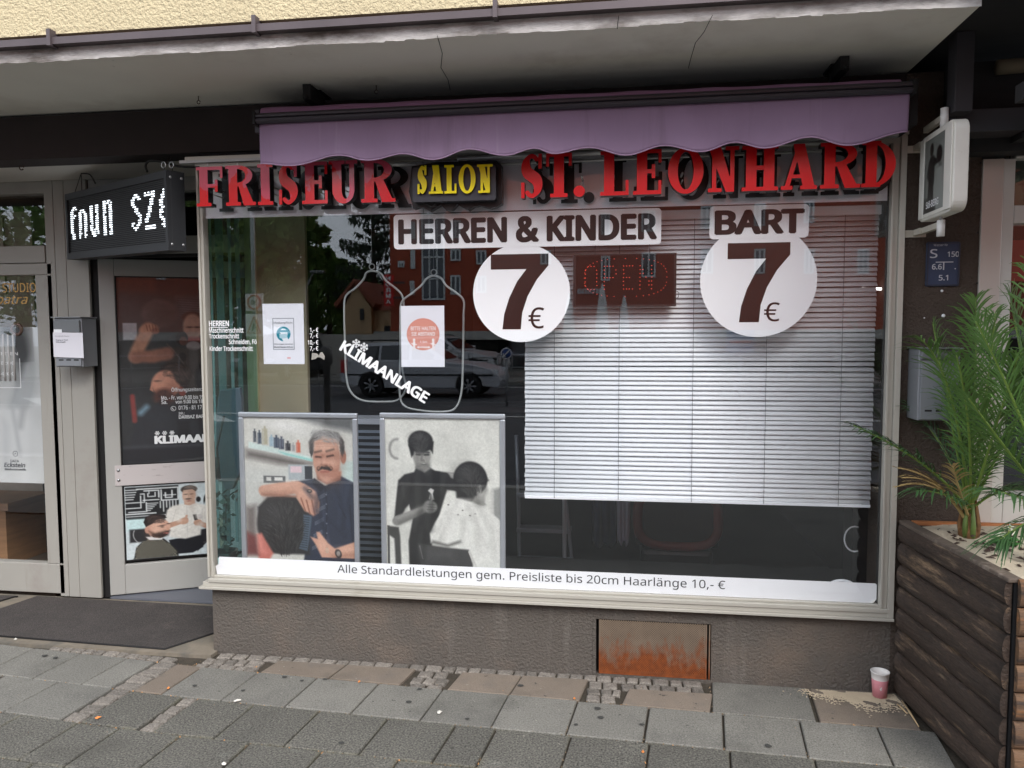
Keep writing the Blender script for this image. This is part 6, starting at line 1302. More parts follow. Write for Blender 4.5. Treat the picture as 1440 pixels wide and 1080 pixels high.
# ================================================================== paper cup
m_cup = M('pink_cup_print', rgb(228,150,158), .6, var=.06, vscale=30); m_cupw = M('white_paper_cup', rgb(232,226,220), .6)
q = G(1240, 984); cup = thing('paper_cup', 'pink and white paper cup standing on the ground beside the planter', 'cup', (q.x, q.y+.03, 0)); qx, qy = q.x, q.y+.03
mb = MB(); mb.lathe([(.0,.005),(.026,.005),(.026,.001),(.0285,.001),(.0345,.082)], (qx,qy,0), 28); mb.v = mb.v; obj('sleeve', mb, m_cup, cup)
mb = MB(); mb.lathe([(.0346,.0821),(.0375,.110),(.0392,.111),(.0392,.115),(.036,.1152),(.034,.09),(.026,.02),(.0,.02)], (qx,qy,0), 28); obj('rim', mb, m_cupw, cup)
mb = MB()
for dx, dz_, r in ((-.012,.045,.006),(-.006,.052,.005),(-.015,.056,.004),(-.009,.040,.004)):
    th = atan2(-1, dx*18); rr = .0308; mb.tube([(qx+rr*sin(dx*22), qy-rr*cos(dx*22)-.0005, dz_), (qx+rr*sin(dx*22+.18), qy-rr*cos(dx*22+.18)-.0005, dz_+.008)], [r*.5, r*.2], 5)
obj('bird_print', mb, m_cupw, cup)

# ================================================================== planter box of half-round boards
m_log = M('dark_stained_boards', rgb(58,45,36), .75, var=.45, vscale=3, stretch=(1,1,1), col2=rgb(134,110,86), c2amt=(.56,.72), c2scale=2.4, bump=.9, bscale=12, bdist=.008, grain=.5, gscale=40)
def woodgrain(m, st, c2=None):
    nt = m.node_tree
    for nd in nt.nodes:
        if nd.type == 'MAPPING': nd.inputs['Scale'].default_value = st
    return objrand(m, .22)
woodgrain(m_log, (6, .9, 9))
m_log2 = M('worn_orange_brown_boards', rgb(112,84,60), .7, var=.35, vscale=3, col2=rgb(58,46,38), c2amt=(.44,.6), c2scale=3.0, bump=.5, bscale=14, bdist=.006, grain=.3, gscale=60); woodgrain(m_log2, (1.2, 6, 9)); wear(m_log, rgb(150,128,104), (9,1.2,14), 2.2, .60, .72, .6); wear(m_log2, rgb(180,120,70), (1.2,9,14), 2.2, .58, .7, .6)
pA = Vector((1.213, -.012, 0)); pB = Vector((1.292, -.812, 0)); PX1 = 2.75; PH = .775; nb = 8; bh = PH/nb
plt = thing('planter', 'big planter box of dark half round boards with palms, bottom right', 'planter', (1.9, -.4, 0))
sdv = (pB-pA); sL = sdv.length; su = sdv.normalized(); sn = Vector((su.y, -su.x, 0))   # outward normal (towards -x)
if sn.x > 0: sn = -sn
def board(O, U, N_, L, h, z, mat, seg=10, dep=.024, nseg=9):
    mb = MB(); vs = []; K = seg+1; ph = rnd.uniform(0, 9)
    for i in range(nseg+1):
        t = i/nseg
        for k in range(K):
            a = pi*k/seg; zz = z+h/2-(h/2-.0012)*cos(a)+.0012*sin(ph+t*7); o = dep*sin(a)**.8*(1+.06*sin(ph*2+t*5))
            vs.append(O+U*(L*t)+N_*o+Vector((0,0,zz)))
    vs += [O+U*(L*t)-N_*.004+Vector((0,0,z+zz)) for t in (0,1) for zz in (0,h)]
    fs = [(i*K+k, (i+1)*K+k, (i+1)*K+k+1, i*K+k+1) for i in range(nseg) for k in range(seg)]
    n0 = (nseg+1)*K; fs += [tuple(range(K))[::-1]+(), tuple(nseg*K+k for k in range(K))]
    mb.add(vs, fs, smooth=True); mb.sm[-1] = mb.sm[-2] = False
    return obj('board', mb, mat, plt)
for j in range(nb):
    board(pA+su*.012, su, sn, sL-.022, bh, j*bh+.004, m_log)
    board(pB+Vector((.012,0,0)), Vector((1,0,0)), Vector((0,-1,0)), PX1-pB.x-.02, bh, j*bh+.004, m_log2)
mb = MB(); Pp = [(pA.x+.006,pA.y+.0),(pB.x+.006,pB.y+.006),(PX1,pB.y+.006),(PX1,-.012)]; Pi = [(pA.x+.04,pA.y-.03),(pB.x+.036,pB.y+.036),(PX1-.03,pB.y+.036),(PX1-.03,-.04)]
zt2 = PH-.012
vs = [(x,y,.0) for x,y in Pp]+[(x,y,zt2) for x,y in Pp]+[(x,y,zt2) for x,y in Pi]+[(x,y,.3) for x,y in Pi]
mb.add(vs, [(i,(i+1)%4,4+(i+1)%4,4+i) for i in range(4)]+[(4+i,4+(i+1)%4,8+(i+1)%4,8+i) for i in range(4)]+[(8+i,8+(i+1)%4,12+(i+1)%4,12+i) for i in range(4)]); obj('casing', mb, m_blackgap, plt)
m_rim = M('grey_worn_rim_wood', rgb(92,80,70), .8, var=.3, vscale=8, col2=rgb(150,136,122), c2amt=(.55,.7), c2scale=12, bump=.4, bscale=40)
mb = MB(); q_ = [pA+sn*.018, pB+sn*.018, pB-sn*.03, pA-sn*.03]; mb.add([tuple(v+Vector((0,0,zt2+.0005))) for v in q_]+[tuple(v+Vector((0,0,zt2+.016))) for v in q_], [(0,3,2,1),(4,5,6,7),(0,1,5,4),(1,2,6,5),(2,3,7,6),(3,0,4,7)]); obj('rim_board', mb, m_rim, plt, bevel=.004)
mb = MB(); mb.box(pB.x+.055, PX1, pB.y-.022, pB.y+.028, zt2+.0005, zt2+.018); obj('rim_board', mb, m_rim, plt, bevel=.004)
mb = MB(); mb.box(pA.x+.035, PX1, -.035, -.008, zt2-.04, zt2+.016); obj('rim_board', mb, M('orange_rim_wood', rgb(168,106,62), .75, var=.25, vscale=6), plt, bevel=.003)
# sand bed, gently uneven
m_bed = M('sand_bed', rgb(198,184,162), .98, var=.08, vscale=9, bump=.7, bscale=120, bdist=.006, grain=.12, gscale=300)
nx_, ny_ = 60, 36; vs = []
for j in range(ny_+1):
    for i in range(nx_+1):
        v_ = j/ny_; y = -.035+(pB.y+.03+.035)*v_; xl_ = pA.x+.03+(pB.x-pA.x)*v_; x = xl_+(PX1-.02-xl_)*i/nx_
        vs.append((x, y, .768+.006*sin(x*9+y*4)+.004*sin(x*23-y*17)+rnd.uniform(-.002,.002)))
mb = MB(); mb.add(vs, [(j*(nx_+1)+i, (j+1)*(nx_+1)+i, (j+1)*(nx_+1)+i+1, j*(nx_+1)+i+1) for j in range(ny_) for i in range(nx_)], smooth=True); obj('sand', mb, m_bed, plt)
m_bark = objrand(M('bark_chip', rgb(58,42,34), .9, var=.3, vscale=40), .3)
mb = MB()
for i in range(210):
    v_ = rnd.random(); x = rnd.uniform(1.30, 2.2); y = rnd.uniform(-.74,-.06); s = rnd.uniform(.005,.017); a = rnd.uniform(0,pi); z = .768+.006*sin(x*9+y*4)+.004*sin(x*23-y*17)+.003
    if rnd.random() < .45: x = rnd.gauss(1.42,.09); y = rnd.gauss(-.3,.12)
    if x < 1.30 or y < -.74 or y > -.05: continue
    c_, s2 = cos(a)*s, sin(a)*s; mb.add([(x-c_-s2*.4,y-s2+c_*.4,z),(x+c_-s2*.4,y+s2+c_*.4,z+.001),(x+c_+s2*.4,y+s2-c_*.4,z),(x-c_+s2*.3,y-s2-c_*.3,z),(x,y,z+s*.4)], [(0,1,4),(1,2,4),(2,3,4),(3,0,4)])
tag(obj('bark_chips', mb, m_bark), 'dark bark chips scattered on the sand of the planter', 'bark chips', kind='stuff')

# ================================================================== palms
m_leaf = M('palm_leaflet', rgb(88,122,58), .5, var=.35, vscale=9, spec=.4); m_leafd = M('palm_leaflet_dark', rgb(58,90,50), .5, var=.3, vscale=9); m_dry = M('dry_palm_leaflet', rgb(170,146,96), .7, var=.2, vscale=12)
m_rach = M('palm_midrib', rgb(110,136,58), .5, var=.15, vscale=9)
m_leaf.node_tree.nodes['Principled BSDF'].inputs['Transmission Weight'].default_value = 0
def frond(parent, P, n, ll, mat, spread=.66, droop=.3, start=.18, lw=.0058, fold=.35):
    P = [Vector(p) for p in P]; C = []
    for t in np.linspace(0, 1, n+1):
        a = P[0]*(1-t)**2+P[1]*2*t*(1-t)+P[2]*t*t if len(P) == 3 else P[0]*(1-t)**3+P[1]*3*t*(1-t)**2+P[2]*3*t*t*(1-t)+P[3]*t**3
        C.append(a)
    rb = MB(); rb.tube(C, [.006*(1-.75*i/n)+.0008 for i in range(n+1)], 6); fr_ = obj('frond', rb, m_rach if mat is not m_dry else m_dry, parent)
    mb = MB()
    for i in range(int(n*start), n+1):
        t = i/n; d = (C[min(i+1,n)]-C[max(i-1,0)]).normalized(); side = d.cross(Vector((0,0,1))); side = side.normalized() if side.length > .1 else Vector((1,0,0)); up = side.cross(d)
        L = 1.6*ll*(sin(pi*min(1,(t-start)/(1-start)*.82+.12))**.7)
        for sg in (-1, 1):
            if rnd.random() < .06: continue
            L2 = L*rnd.uniform(.8, 1.15); sp = spread*rnd.uniform(.75,1.2)*(1.0-.35*t); dr = (d*cos(sp)+side*sg*sin(sp)+up*fold*rnd.uniform(.3,1.3)).normalized(); wv_ = dr.cross(up).normalized(); base = C[i]+d*rnd.uniform(-.006,.006)
            K = 4; q = []
            for k in range(K+1):
                s = k/K; p = base+dr*(L2*s)+Vector((0,0,-1))*droop*L2*s*s*rnd.uniform(.9,1.1); wd = lw*(sin(pi*min(1,s*.75+.22)))*.5+.0006; q.append((p-wv_*wd+up*wd*.5, p, p+wv_*wd+up*wd*.5))
            vs = [v for tr in q for v in tr]; mb.add(vs, [(k*3+j, k*3+j+1, k*3+4+j, k*3+3+j) for k in range(K) for j in (0,1)], smooth=True)
    tag(obj('leaflet', mb, mat, fr_), kind='stuff'); return fr_
tb = G(1362, 757, .752); palm = thing('palm', 'young feather palm with green fronds growing in the sand of the planter', 'palm', tb)
m_trunk = M('palm_base', rgb(122,88,54), .85, var=.35, vscale=30, bump=.8, bscale=60); m_green = M('palm_base_green', rgb(92,112,52), .6, var=.2, vscale=20)
mb = MB(); mb.tube([tb+Vector((0,0,-.01)), tb+Vector((.0,0,.04)), tb+Vector((0,0,.10))], [.040,.032,.024], 12); obj('trunk', mb, m_trunk, palm)
for k in range(7):
    a = k*2*pi/7+.3; mb = MB(); mb.tube([tb+Vector((.026*cos(a),.026*sin(a),.0)), tb+Vector((.034*cos(a),.034*sin(a),.06)), tb+Vector((.022*cos(a),.022*sin(a),.16))], [.012,.010,.004], 6); obj('leaf_base', mb, m_green if k % 3 else m_trunk, palm)
cr = tb+Vector((0,0,.11))
def T(px, py, dy): return W(px, py, tb.y+dy)
FR = [  # (mid px, mid dy), (tip px, tip dy), leaflets, length, material
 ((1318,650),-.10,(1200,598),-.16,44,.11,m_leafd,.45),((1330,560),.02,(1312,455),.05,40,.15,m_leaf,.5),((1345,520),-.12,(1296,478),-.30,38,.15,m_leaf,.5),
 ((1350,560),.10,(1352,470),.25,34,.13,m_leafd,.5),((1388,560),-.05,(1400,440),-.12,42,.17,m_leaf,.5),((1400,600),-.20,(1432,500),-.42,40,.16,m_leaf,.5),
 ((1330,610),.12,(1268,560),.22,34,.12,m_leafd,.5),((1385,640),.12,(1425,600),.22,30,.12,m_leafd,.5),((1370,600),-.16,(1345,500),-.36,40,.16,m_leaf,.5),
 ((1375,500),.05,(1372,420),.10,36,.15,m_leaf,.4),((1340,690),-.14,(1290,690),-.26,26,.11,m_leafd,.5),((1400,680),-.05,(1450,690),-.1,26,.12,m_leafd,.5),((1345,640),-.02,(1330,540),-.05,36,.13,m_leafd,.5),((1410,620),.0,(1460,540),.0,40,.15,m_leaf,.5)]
for mid, md, tip, td, n, ll, mt, dr in FR: frond(palm, [cr, T(mid[0], mid[1], md), T(tip[0], tip[1], td)], int(n*1.05), ll, mt, droop=dr)
for tip in ((1262,658),(1268,672),(1263,684)): frond(palm, [cr+Vector((0,0,-.06)), T(1325,665,-.08), T(*tip, -.14)], 10, .05, m_dry, spread=.2, lw=.005)
frond(palm, [cr+Vector((0,0,-.03)), T(1345,680,-.16), T(1340,655,-.25)], 16, .07, m_dry, spread=.8)
# second, taller palm at the right edge
tb2 = G(1478, 800, .752); palm2 = thing('palm', 'taller feather palm reaching in from the right edge of the picture', 'palm', tb2)
mb = MB(); mb.tube([tb2+Vector((0,0,-.01)), tb2+Vector((.0,0,.1)), tb2+Vector((0,0,.26))], [.045,.04,.028], 12); obj('trunk', mb, m_trunk, palm2); cr2 = tb2+Vector((0,0,.22))
def T2(px, py, dy): return W(px, py, tb2.y+dy)
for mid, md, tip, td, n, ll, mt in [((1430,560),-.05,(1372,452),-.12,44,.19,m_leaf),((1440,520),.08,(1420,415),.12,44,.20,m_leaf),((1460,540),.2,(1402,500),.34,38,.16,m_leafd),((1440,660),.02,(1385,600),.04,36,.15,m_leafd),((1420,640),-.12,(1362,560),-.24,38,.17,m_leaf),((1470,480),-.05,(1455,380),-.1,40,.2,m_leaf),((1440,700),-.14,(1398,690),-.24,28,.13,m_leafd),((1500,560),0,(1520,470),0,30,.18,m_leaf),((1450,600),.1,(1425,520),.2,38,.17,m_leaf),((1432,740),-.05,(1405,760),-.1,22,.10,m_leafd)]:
    frond(palm2, [cr2, T2(mid[0], mid[1], md), T2(tip[0], tip[1], td)], n, ll, mt, droop=.45)
# little flowering plant
m_vl = M('round_green_leaf', rgb(62,124,50), .45, var=.25, vscale=30); m_pet = M('white_petal', rgb(236,236,220), .6); m_yc = M('yellow_green_eye', rgb(196,206,90), .6)
q = G(1413, 772, .757); vp = thing('flowering_plant', 'small plant with round green leaves and white flowers on the sand', 'plant', q)
mb = MB(); mb.tube([q, q+Vector((0,0,.03))], .008, 6); obj('stem', mb, m_vl, vp)
for i in range(20):
    a = rnd.uniform(0, 2*pi); r = rnd.uniform(.01,.055); c = q+Vector((r*cos(a), r*sin(a)*.8, rnd.uniform(.012,.045))); s = rnd.uniform(.014,.022); u = Vector((cos(a),sin(a),rnd.uniform(-.1,.5))).normalized(); v = u.cross(Vector((0,0,1))).normalized(); nrm = v.cross(u)*-1
    vs = [c+(u*cos(t)+v*sin(t))*s*(1+.12*cos(3*t)) for t in np.linspace(0, 2*pi, 9)[:-1]]+[c-nrm*s*.25]; mb = MB(); mb.add(vs, [(k, (k+1) % 8, 8) for k in range(8)], smooth=True); obj('leaf', mb, m_vl, vp)
for px, py in ((1402,749),(1412,753),(1420,741),(1425,748)):
    c = W(px, py, q.y-.01); fo = None; mb = MB()
    for k in range(5):
        a = 2*pi*k/5+.3; d = Vector((cos(a),-.25,sin(a))); e = Vector((-sin(a),0,cos(a))); vs = [c, c+d*.006+e*.005, c+d*.013+e*.003, c+d*.013-e*.003, c+d*.006-e*.005]; mb.add(vs, [(0,1,2,3,4)])
    fo = obj('flower', mb, m_pet, vp); mb = MB(); mb.lathe([(.003,0),(0,-.003)], c+Vector((0,-.002,0)), 6, axis=Vector((0,1,0))); mb.tube([c, (q.x,q.y,q.z+.01)], .0012, 4); obj('eye', mb, m_yc, fo)

# ================================================================== things on the brown wall
# swivel sign on two arms, turned out of the wall plane; local x along the sign face
Yl, Yr = -.10, -.50
pl_, pr_ = W(1291, 300, -.08), W(1340, 270, -.44)
dv = Vector((pr_.x-pl_.x, pr_.y-pl_.y, 0)); SW = dv.length; sa = atan2(dv.y, dv.x)
zL0, zL1 = W(1291,312,-.08).z, W(1292,196,-.08).z; zR0, zR1 = W(1340,298,-.44).z, W(1340,166,-.44).z
Z0s, Z1s = (zL0+zR0)/2, (zL1+zR1)/2; SH = Z1s-Z0s
sg = thing('hanging_sign', 'white framed swivel sign with black and white barber picture, right of the awning', 'hanging sign', (pl_.x, pl_.y, Z0s), sa)
m_sw = M('white_sign_plastic', rgb(226,222,212), .45, var=.05, vscale=9, col2=rgb(190,180,160), c2amt=(.66,.8), c2scale=14)
dp = .052
mb = MB(); mb.prism(rrect(0, SW, 0, SH, .045, 6), (0,0,0), (1,0,0), (0,0,1), (0,1,0), dp); obj('case', mb, m_sw, sg, local=True, bevel=.004)
f0, f1 = SW*.19, SW*.78
mb = MB(); mb.box(.02, f0, -.006, -.0005, .01, SH-.01); mb.box(f1, SW-.012, -.006, -.0005, .01, SH-.01); mb.box(f0+.0005, f1-.0005, -.004, -.0005, .01, SH*.075); mb.box(f0+.0005, f1-.0005, -.004, -.0005, SH*.925, SH-.01); obj('frame', mb, m_sw, sg, local=True, bevel=.002)
def pic3():
    c = Print(0, 100, 0, 190, 70); c.C[:] = (118,122,116); c.noise(60,.2); K_ = (24,24,24)
    c.ell(36,30,9,16,K_); c.poly([(30,48),(44,46),(62,60),(70,70),(52,76),(50,110),(54,190),(18,190),(24,110),(14,96),(22,60)],K_,soft=2); c.ell(74,52,14,22,K_,soft=1.5); c.poly([(70,72),(88,76),(86,84),(74,84)],(90,92,88),soft=2); c.poly([(62,86),(84,84),(98,100),(98,190),(64,190),(50,160),(48,128)],(150,154,148),soft=2); c.poly([(0,150),(40,158),(60,176),(60,190),(0,190)],(40,40,38),soft=3); c.rect(90,20,94,120,(140,142,138),soft=3); c.rect(4,60,8,150,(70,72,70),soft=3); return c
pic3().make('picture', (f0+.001,-.0045+.001,SH*.925), (1,0,0), (0,0,-1), f1-f0-.002, SH*.85, .3, sg, local=True)
text('Stil-BERG', m_wv, (f0+(f1-f0)*.16, -.0038, SH*.125), (1,0,0), (0,0,1), w=(f1-f0)*.62, h=SH*.085, bold=.03, parent=sg, local=True)
m_arm = M('worn_white_arm', rgb(196,188,174), .5, var=.15, vscale=20)
for zz, o in ((SH+.035, 1), (-.04, -1)):
    mb = MB(); xc = SW*.5
    mb.tube([(xc, dp*.5, zz-o*.03 if o > 0 else zz-.035), (xc, dp*.5, zz+.045 if o > 0 else zz+.028)], .015, 12); obj('pivot', mb, M('white_pivot', rgb(232,230,226), .4), sg, local=True)
    mb = MB(); mb.box(-.02, xc-.01, dp*.5-.010, dp*.5+.010, zz-.002, zz+.022) ; obj('arm', mb, m_arm, sg, local=True, bevel=.002)
    mb = MB(); mb.tube([(xc, dp*.5, zz-o*.075), (xc, dp*.5, zz-o*.03)], .006, 8); obj('spring', mb, m_steel, sg, local=True)
# arm feet running back to the wall
for (px, py) in ((1296,204),(1296,325)):
    a = W(px, py, -.07); mb = MB(); mb.box(a.x-.012, a.x+.012, a.y-.01, .0, a.z-.012, a.z+.012); mb.box(a.x-.05, a.x+.04, -.008, -.001, a.z-.018, a.z+.012)
    o = obj('bracket', mb, m_arm, None); o.parent = sg; o.matrix_parent_inverse = (Matrix.Translation(sg.location) @ Matrix.Rotation(sa, 4, 'Z')).inverted()
# blue hydrant plate
m_blue = M('navy_plate', rgb(44,58,84), .5, var=.12, vscale=20); x0, x1, z0, z1 = box4(1303,1350.5,340,402.5,-.012)
hp = thing('water_plate', 'blue water hydrant plate S 150, 6.6, 5.1 on the brown wall', 'plate sign', (x0,-.012,z0))
mb = MB(); mb.prism(rrect(x0,x1,z0,z1,.008), (0,0,0), UX, UZ, (0,-1,0), .008); obj('plate', mb, m_blue, hp, bevel=.0015)
mb = MB(); e = .0045
for a in ((x0+.003,x1-.003,z0+.003,z0+.003+e),(x0+.003,x1-.003,z1-.003-e,z1-.003),(x0+.003,x0+.003+e,z0+.008,z1-.008),(x1-.003-e,x1-.003,z0+.008,z1-.008)): mb.box(a[0],a[1],-.0105,-.0078,a[2],a[3])
obj('raised_rim', mb, M('plate_rim', rgb(40,46,60), .5), hp)
m_pl = M('plate_print', rgb(196,200,204), .6); w_ = x1-x0; h_ = z1-z0; Yh = -.0086
def ht(b, u, v, w, h, bd=.0): text(b, m_pl, (x0+w_*u, Yh, z1-h_*v), UX, UZ, w=w_*w, h=h_*h, bold=bd, parent=hp)
ht('Wasser Nr', .20, .095, .42, .05); ht('S', .10, .36, .22, .20, .01); ht('150', .62, .34, .34, .12, .02); ht('6.6', .17, .62, .29, .125, .02); ht('5.1', .38, .87, .28, .125, .02); ht('.', .84, .62, .04, .025, .0)
mb = MB(); mb.box(x0+w_*.28, x0+w_*.80, Yh-.001, Yh, z1-h_*.465, z1-h_*.445); mb.box(x0+w_*.50, x0+w_*.535, Yh-.001, Yh, z1-h_*.63, z1-h_*.4655); obj('t_mark', mb, m_pl, hp)
for px, py, r in ((1325,409,2.2),(1327,444,3),(1300,447,1.2)):
    c = W(px, py, -.003); mb = MB(); rr = r*.0028; mb.lathe([(rr,0),(rr*.7,-.004),(0,-.005)], c+Vector((0,.002,0)), 7, axis=Vector((0,1,0))); tag(obj('plaster_blob', mb, m_white), 'white plaster spot on the brown wall, %s' % {409:'just under the blue plate',444:'between blue plate and mailbox',447:'small one left above the mailbox'}[py], 'plaster spot')
# right mailbox
mailbox('grey mailbox on the brown wall half hidden by palm fronds', (1292,1350,491,592), 0, .13, lidsplit=.16)

# ================================================================== neighbour at the right
rf = thing('right_shop_front', 'white framed neighbouring shop front at the right edge', 'shop front', (XWR+.6, 0, 0))
m_wf = M('glossy_white_frame', rgb(196,188,180), .22, var=.04, vscale=2, coat=.5); m_wf2 = M('white_window_frame', rgb(206,204,198), .4)
xw1 = W(1404,420,0).x; xw2 = W(1418,420,.02).x
mb = MB(); mb.box(XWR+.001, xw1, -.01, .10, .0, 2.32); obj('cover_panel', mb, m_wf, rf, bevel=.003)
zA, zB, zC, zD = W(1410,182,.02).z, W(1410,290,.02).z, W(1410,315,.02).z, 2.32
mb = MB(); mb.box(xw1+.001, xw2, .0, .10, .0, 2.32); mb.box(xw2+.0005, 4.5, .0, .10, zA, 2.32); mb.box(xw2+.0005, 4.5, .0, .10, zC, zB); mb.box(xw2+.0005, 4.5, .0, .10, 0, .9); obj('frame', mb, m_wf2, rf, bevel=.004)
mb = MB(); mb.box(xw2, 4.5, .03, .036, zB, zA); mb.box(xw2, 4.5, .03, .036, .9, zC); obj('pane', mb, m_glass, rf)
mb = MB(); mb.box(xw2, 4.5, .05, .06, zB, zA); obj('green_banner', mb, M('green_print', rgb(96,116,92), .7, col2=rgb(44,60,50), c2amt=(.48,.52), c2scale=1.6), rf)
mb = MB(); mb.box(XWR+.02, 4.5, 2.2, 2.3, 0, 2.6); mb.box(XWR+.02, 4.5, .11, 2.3, 2.55, 2.6); mb.box(XWR+.02, 4.5,.11,2.3,-.02,.006); tag(obj('right_shop_room_wall', mb, m_dark), kind='structure')
for px, py in ((1379,229),(1375,327),(1374,398)): c = W(px, py, -.011); mb = MB(); mb.lathe([(.004,0),(.003,-.003),(0,-.003)], c, 8, axis=Vector((0,1,0))); obj('screw', mb, m_blackgap, rf)
# red poster inside
mb = MB(); a = W(1420,338,.12); b = W(1460,395,.12); mb.box(a.x, b.x+.5, .12, .125, b.z, a.z); tag(obj('red_poster', mb, M('dull_red_print', rgb(120,34,30), .6)), 'dull red poster behind the window at the right edge', 'poster')
# dark timber canopy of the neighbour: soffit, beam, post, roller
m_dk = M('black_timber', rgb(30,28,28), .8, var=.3, vscale=4, stretch=(1,6,6)); m_dk2 = M('dark_slate_paint', rgb(52,49,52), .7, var=.1, vscale=4)
nc = thing('dark_canopy', 'black timber canopy of the neighbouring shop, top right', 'canopy', (2.2,-.5,2.7))
mb = MB(); mb.box(1.202, 6, -1.9, .3, 2.745, 2.86); obj('deck', mb, m_dk, nc)
for i in range(7): mb = MB(); mb.box(1.95+i*.6, 2.03+i*.6, -1.55, .25, 2.68, 2.744); obj('rafter', mb, m_dk, nc)
mb = MB(); bz0, bz1 = W(1400,184,-.22).z, W(1400,152,-.22).z; bx = W(1345,170,-.22).x; mb.box(bx, 6, -.22, -.10, bz0, bz1); obj('beam', mb, m_dk2, nc, bevel=.003)
mb = MB(); px0 = W(1344,100,-.30).x; px1 = W(1370,100,-.30).x; mb.box(px0, px1, -.30, -.221, bz0+.06, 2.744); obj('post', mb, m_dk2, nc, bevel=.003)
mb = MB(); mb.box(XWR-.16, 6, -.0995, .0, 2.33, 2.69); obj('fascia', mb, m_dk, nc)
c0_, c1_ = W(1392,102,-.08), W(1428,99,-.08); mb = MB(); mb.tube([c0_+Vector((0,-.06,0)), c1_+Vector((0,-.06,0))], .030, 12); obj('roller', mb, M('beige_roller', rgb(120,108,88), .8), nc)
mb = MB(); 
for xx in (1.55, 1.95, 2.4): mb.box(xx, xx+.04, -1.0, -.1, 2.36, 2.40)
mb.box(1.36,6,-.6,-.54,2.40,2.46); obj('lath', mb, m_dk, nc)
mb = MB(); mb.box(1.195, 9, .02, .5, 2.87, 7.2); tag(obj('upper_storey_wall', mb, m_cream), 'cream roughcast wall set back above the black timber canopy', 'wall')
# ================================================================== the street behind the viewer (seen mirrored in the panes)
def V_(px, py, D):
    p = W(px, py, D); return Vector((p.x, -D, p.z))
ZR = -.12
m_asph = M('asphalt', rgb(62,62,65), .9, var=.15, vscale=.8, bump=.4, bscale=80, bdist=.01, grain=.3, gscale=60)
m_conc = M('far_pavement', rgb(120,118,112), .9, var=.15, vscale=1.5)
mb = MB(); mb.box(-90, 90, -90, -4.2, -.4, ZR); struct('road', mb, m_asph)
mb = MB(); mb.box(-60, 60, -4.36, -4.201, -.3, .004); struct('kerb', mb, M('granite_kerb', rgb(140,138,134), .85, var=.2, vscale=6))
mb = MB(); mb.box(-60, 60, -4.2, -1.35, -.013, -.002); struct('outer_pavement', mb, M('outer_paving', rgb(88,87,83), .9, var=.2, vscale=3, grain=.3))
mb = MB(); mb.box(-90, 90, -90, -21.5, -.2, .0); struct('far_pavement', mb, m_conc)
m_line = M('road_paint', rgb(200,200,196), .8, var=.15, vscale=6)
mb = MB()
for i in range(14): mb.box(-40+i*6, -37+i*6, -12.1, -11.98, ZR-.01, ZR+.004)
mb.box(-60, 60, -20.6, -20.48, ZR-.01, ZR+.004)
struct('road_marking', mb, m_line)
mb = MB(); mb.add([(-10.5,-9,ZR+.004),(-9.9,-9,ZR+.004),(-15.5,-14,ZR+.004),(-16.3,-14,ZR+.004)], [(0,1,2,3)]); mb.add([(-7.9,-10.5,ZR+.0045),(-7.5,-10.5,ZR+.0045),(-10.2,-13.5,ZR+.0045),(-10.8,-13.5,ZR+.0045)], [(0,1,2,3)]); struct('road_marking', mb, m_line)

# --- red house
m_redw = M('red_render', rgb(158,74,50), .85, var=.05, vscale=.6); m_gl2 = M('far_window_glass', rgb(48,56,66), .08, spec=.8); m_wfr = M('white_far_frame', rgb(200,204,204), .5); m_dkw = M('dark_far_frame', rgb(60,62,66), .5)
D = 30.0; xl = V_(549,400,D).x; zbt = V_(700,466,D).z
rh = thing('red_house', 'red rendered apartment house across the street, mirrored in the window', 'building', (xl+10, -D, 0))
mb = MB(); mb.box(xl, xl+44, -D-12, -D, zbt, 13.5); obj('wall', mb, m_redw, rh)
mb = MB(); mb.box(xl+.6, xl+44, -D-12, -D-1.6, 0, zbt); obj('ground_floor', mb, M('dark_shop_front', rgb(64,60,58), .6, var=.4, vscale=.8), rh)
mb = MB(); mb.box(xl-.5, xl+44, -D-2, -D+1.0, zbt-.35, zbt+.02); obj('concrete_canopy', mb, M('pale_concrete', rgb(168,166,160), .8), rh)
mb = MB(); mb.box(xl-.3, xl+44.3, -D-12.2, -D+.3, 13.5, 13.8); obj('roof', mb, m_dkw, rh)
for i in range(7): mb = MB(); mb.box(xl+1+i*6, xl+1.4+i*6, -D-.1, -D+.3, 0, zbt-.35); obj('column', mb, M('column_paint', rgb(150,146,140), .8), rh)
def win_(p0, p1, q0, q1, parent, D, mull=1, fr=m_wfr):
    a, b = V_(p0, q1, D), V_(p1, q0, D); y = -D
    fm = MB(); x0, x1, z0, z1 = a.x, b.x, a.z, b.z; t_ = .07
    fm.box(x0,x1,y,y+.08,z0,z0+t_); fm.box(x0,x1,y,y+.08,z1-t_,z1); fm.box(x0,x0+t_,y,y+.08,z0+t_,z1-t_); fm.box(x1-t_,x1,y,y+.08,z0+t_,z1-t_)
    for m_ in range(1, mull+1): xm_ = x0+(x1-x0)*m_/(mull+1); fm.box(xm_-t_/2,xm_+t_/2,y,y+.08,z0+t_,z1-t_)
    w_o = obj('window', fm, fr, parent); g = MB(); g.box(x0+.02,x1-.02,y+.005,y+.03,z0+.02,z1-.02); obj('pane', g, m_gl2, w_o); return w_o
for c in [(578,584,350,378),(560,569,367,376),(577,583,395,415),(634,648,350,367),(634,648,387,414),(634,648,310,335),(670,684,352,372),(670,684,388,412),(845,858,360,395),(902,922,355,390),(760,775,352,372),(985,1003,350,385),(1060,1076,350,385),(1130,1145,350,385),(1205,1222,350,385),(578,584,312,336),(845,858,300,330),(902,922,296,326),(985,1003,290,322),(1060,1076,286,318),(1130,1145,282,314)]: win_(*c, rh, D)
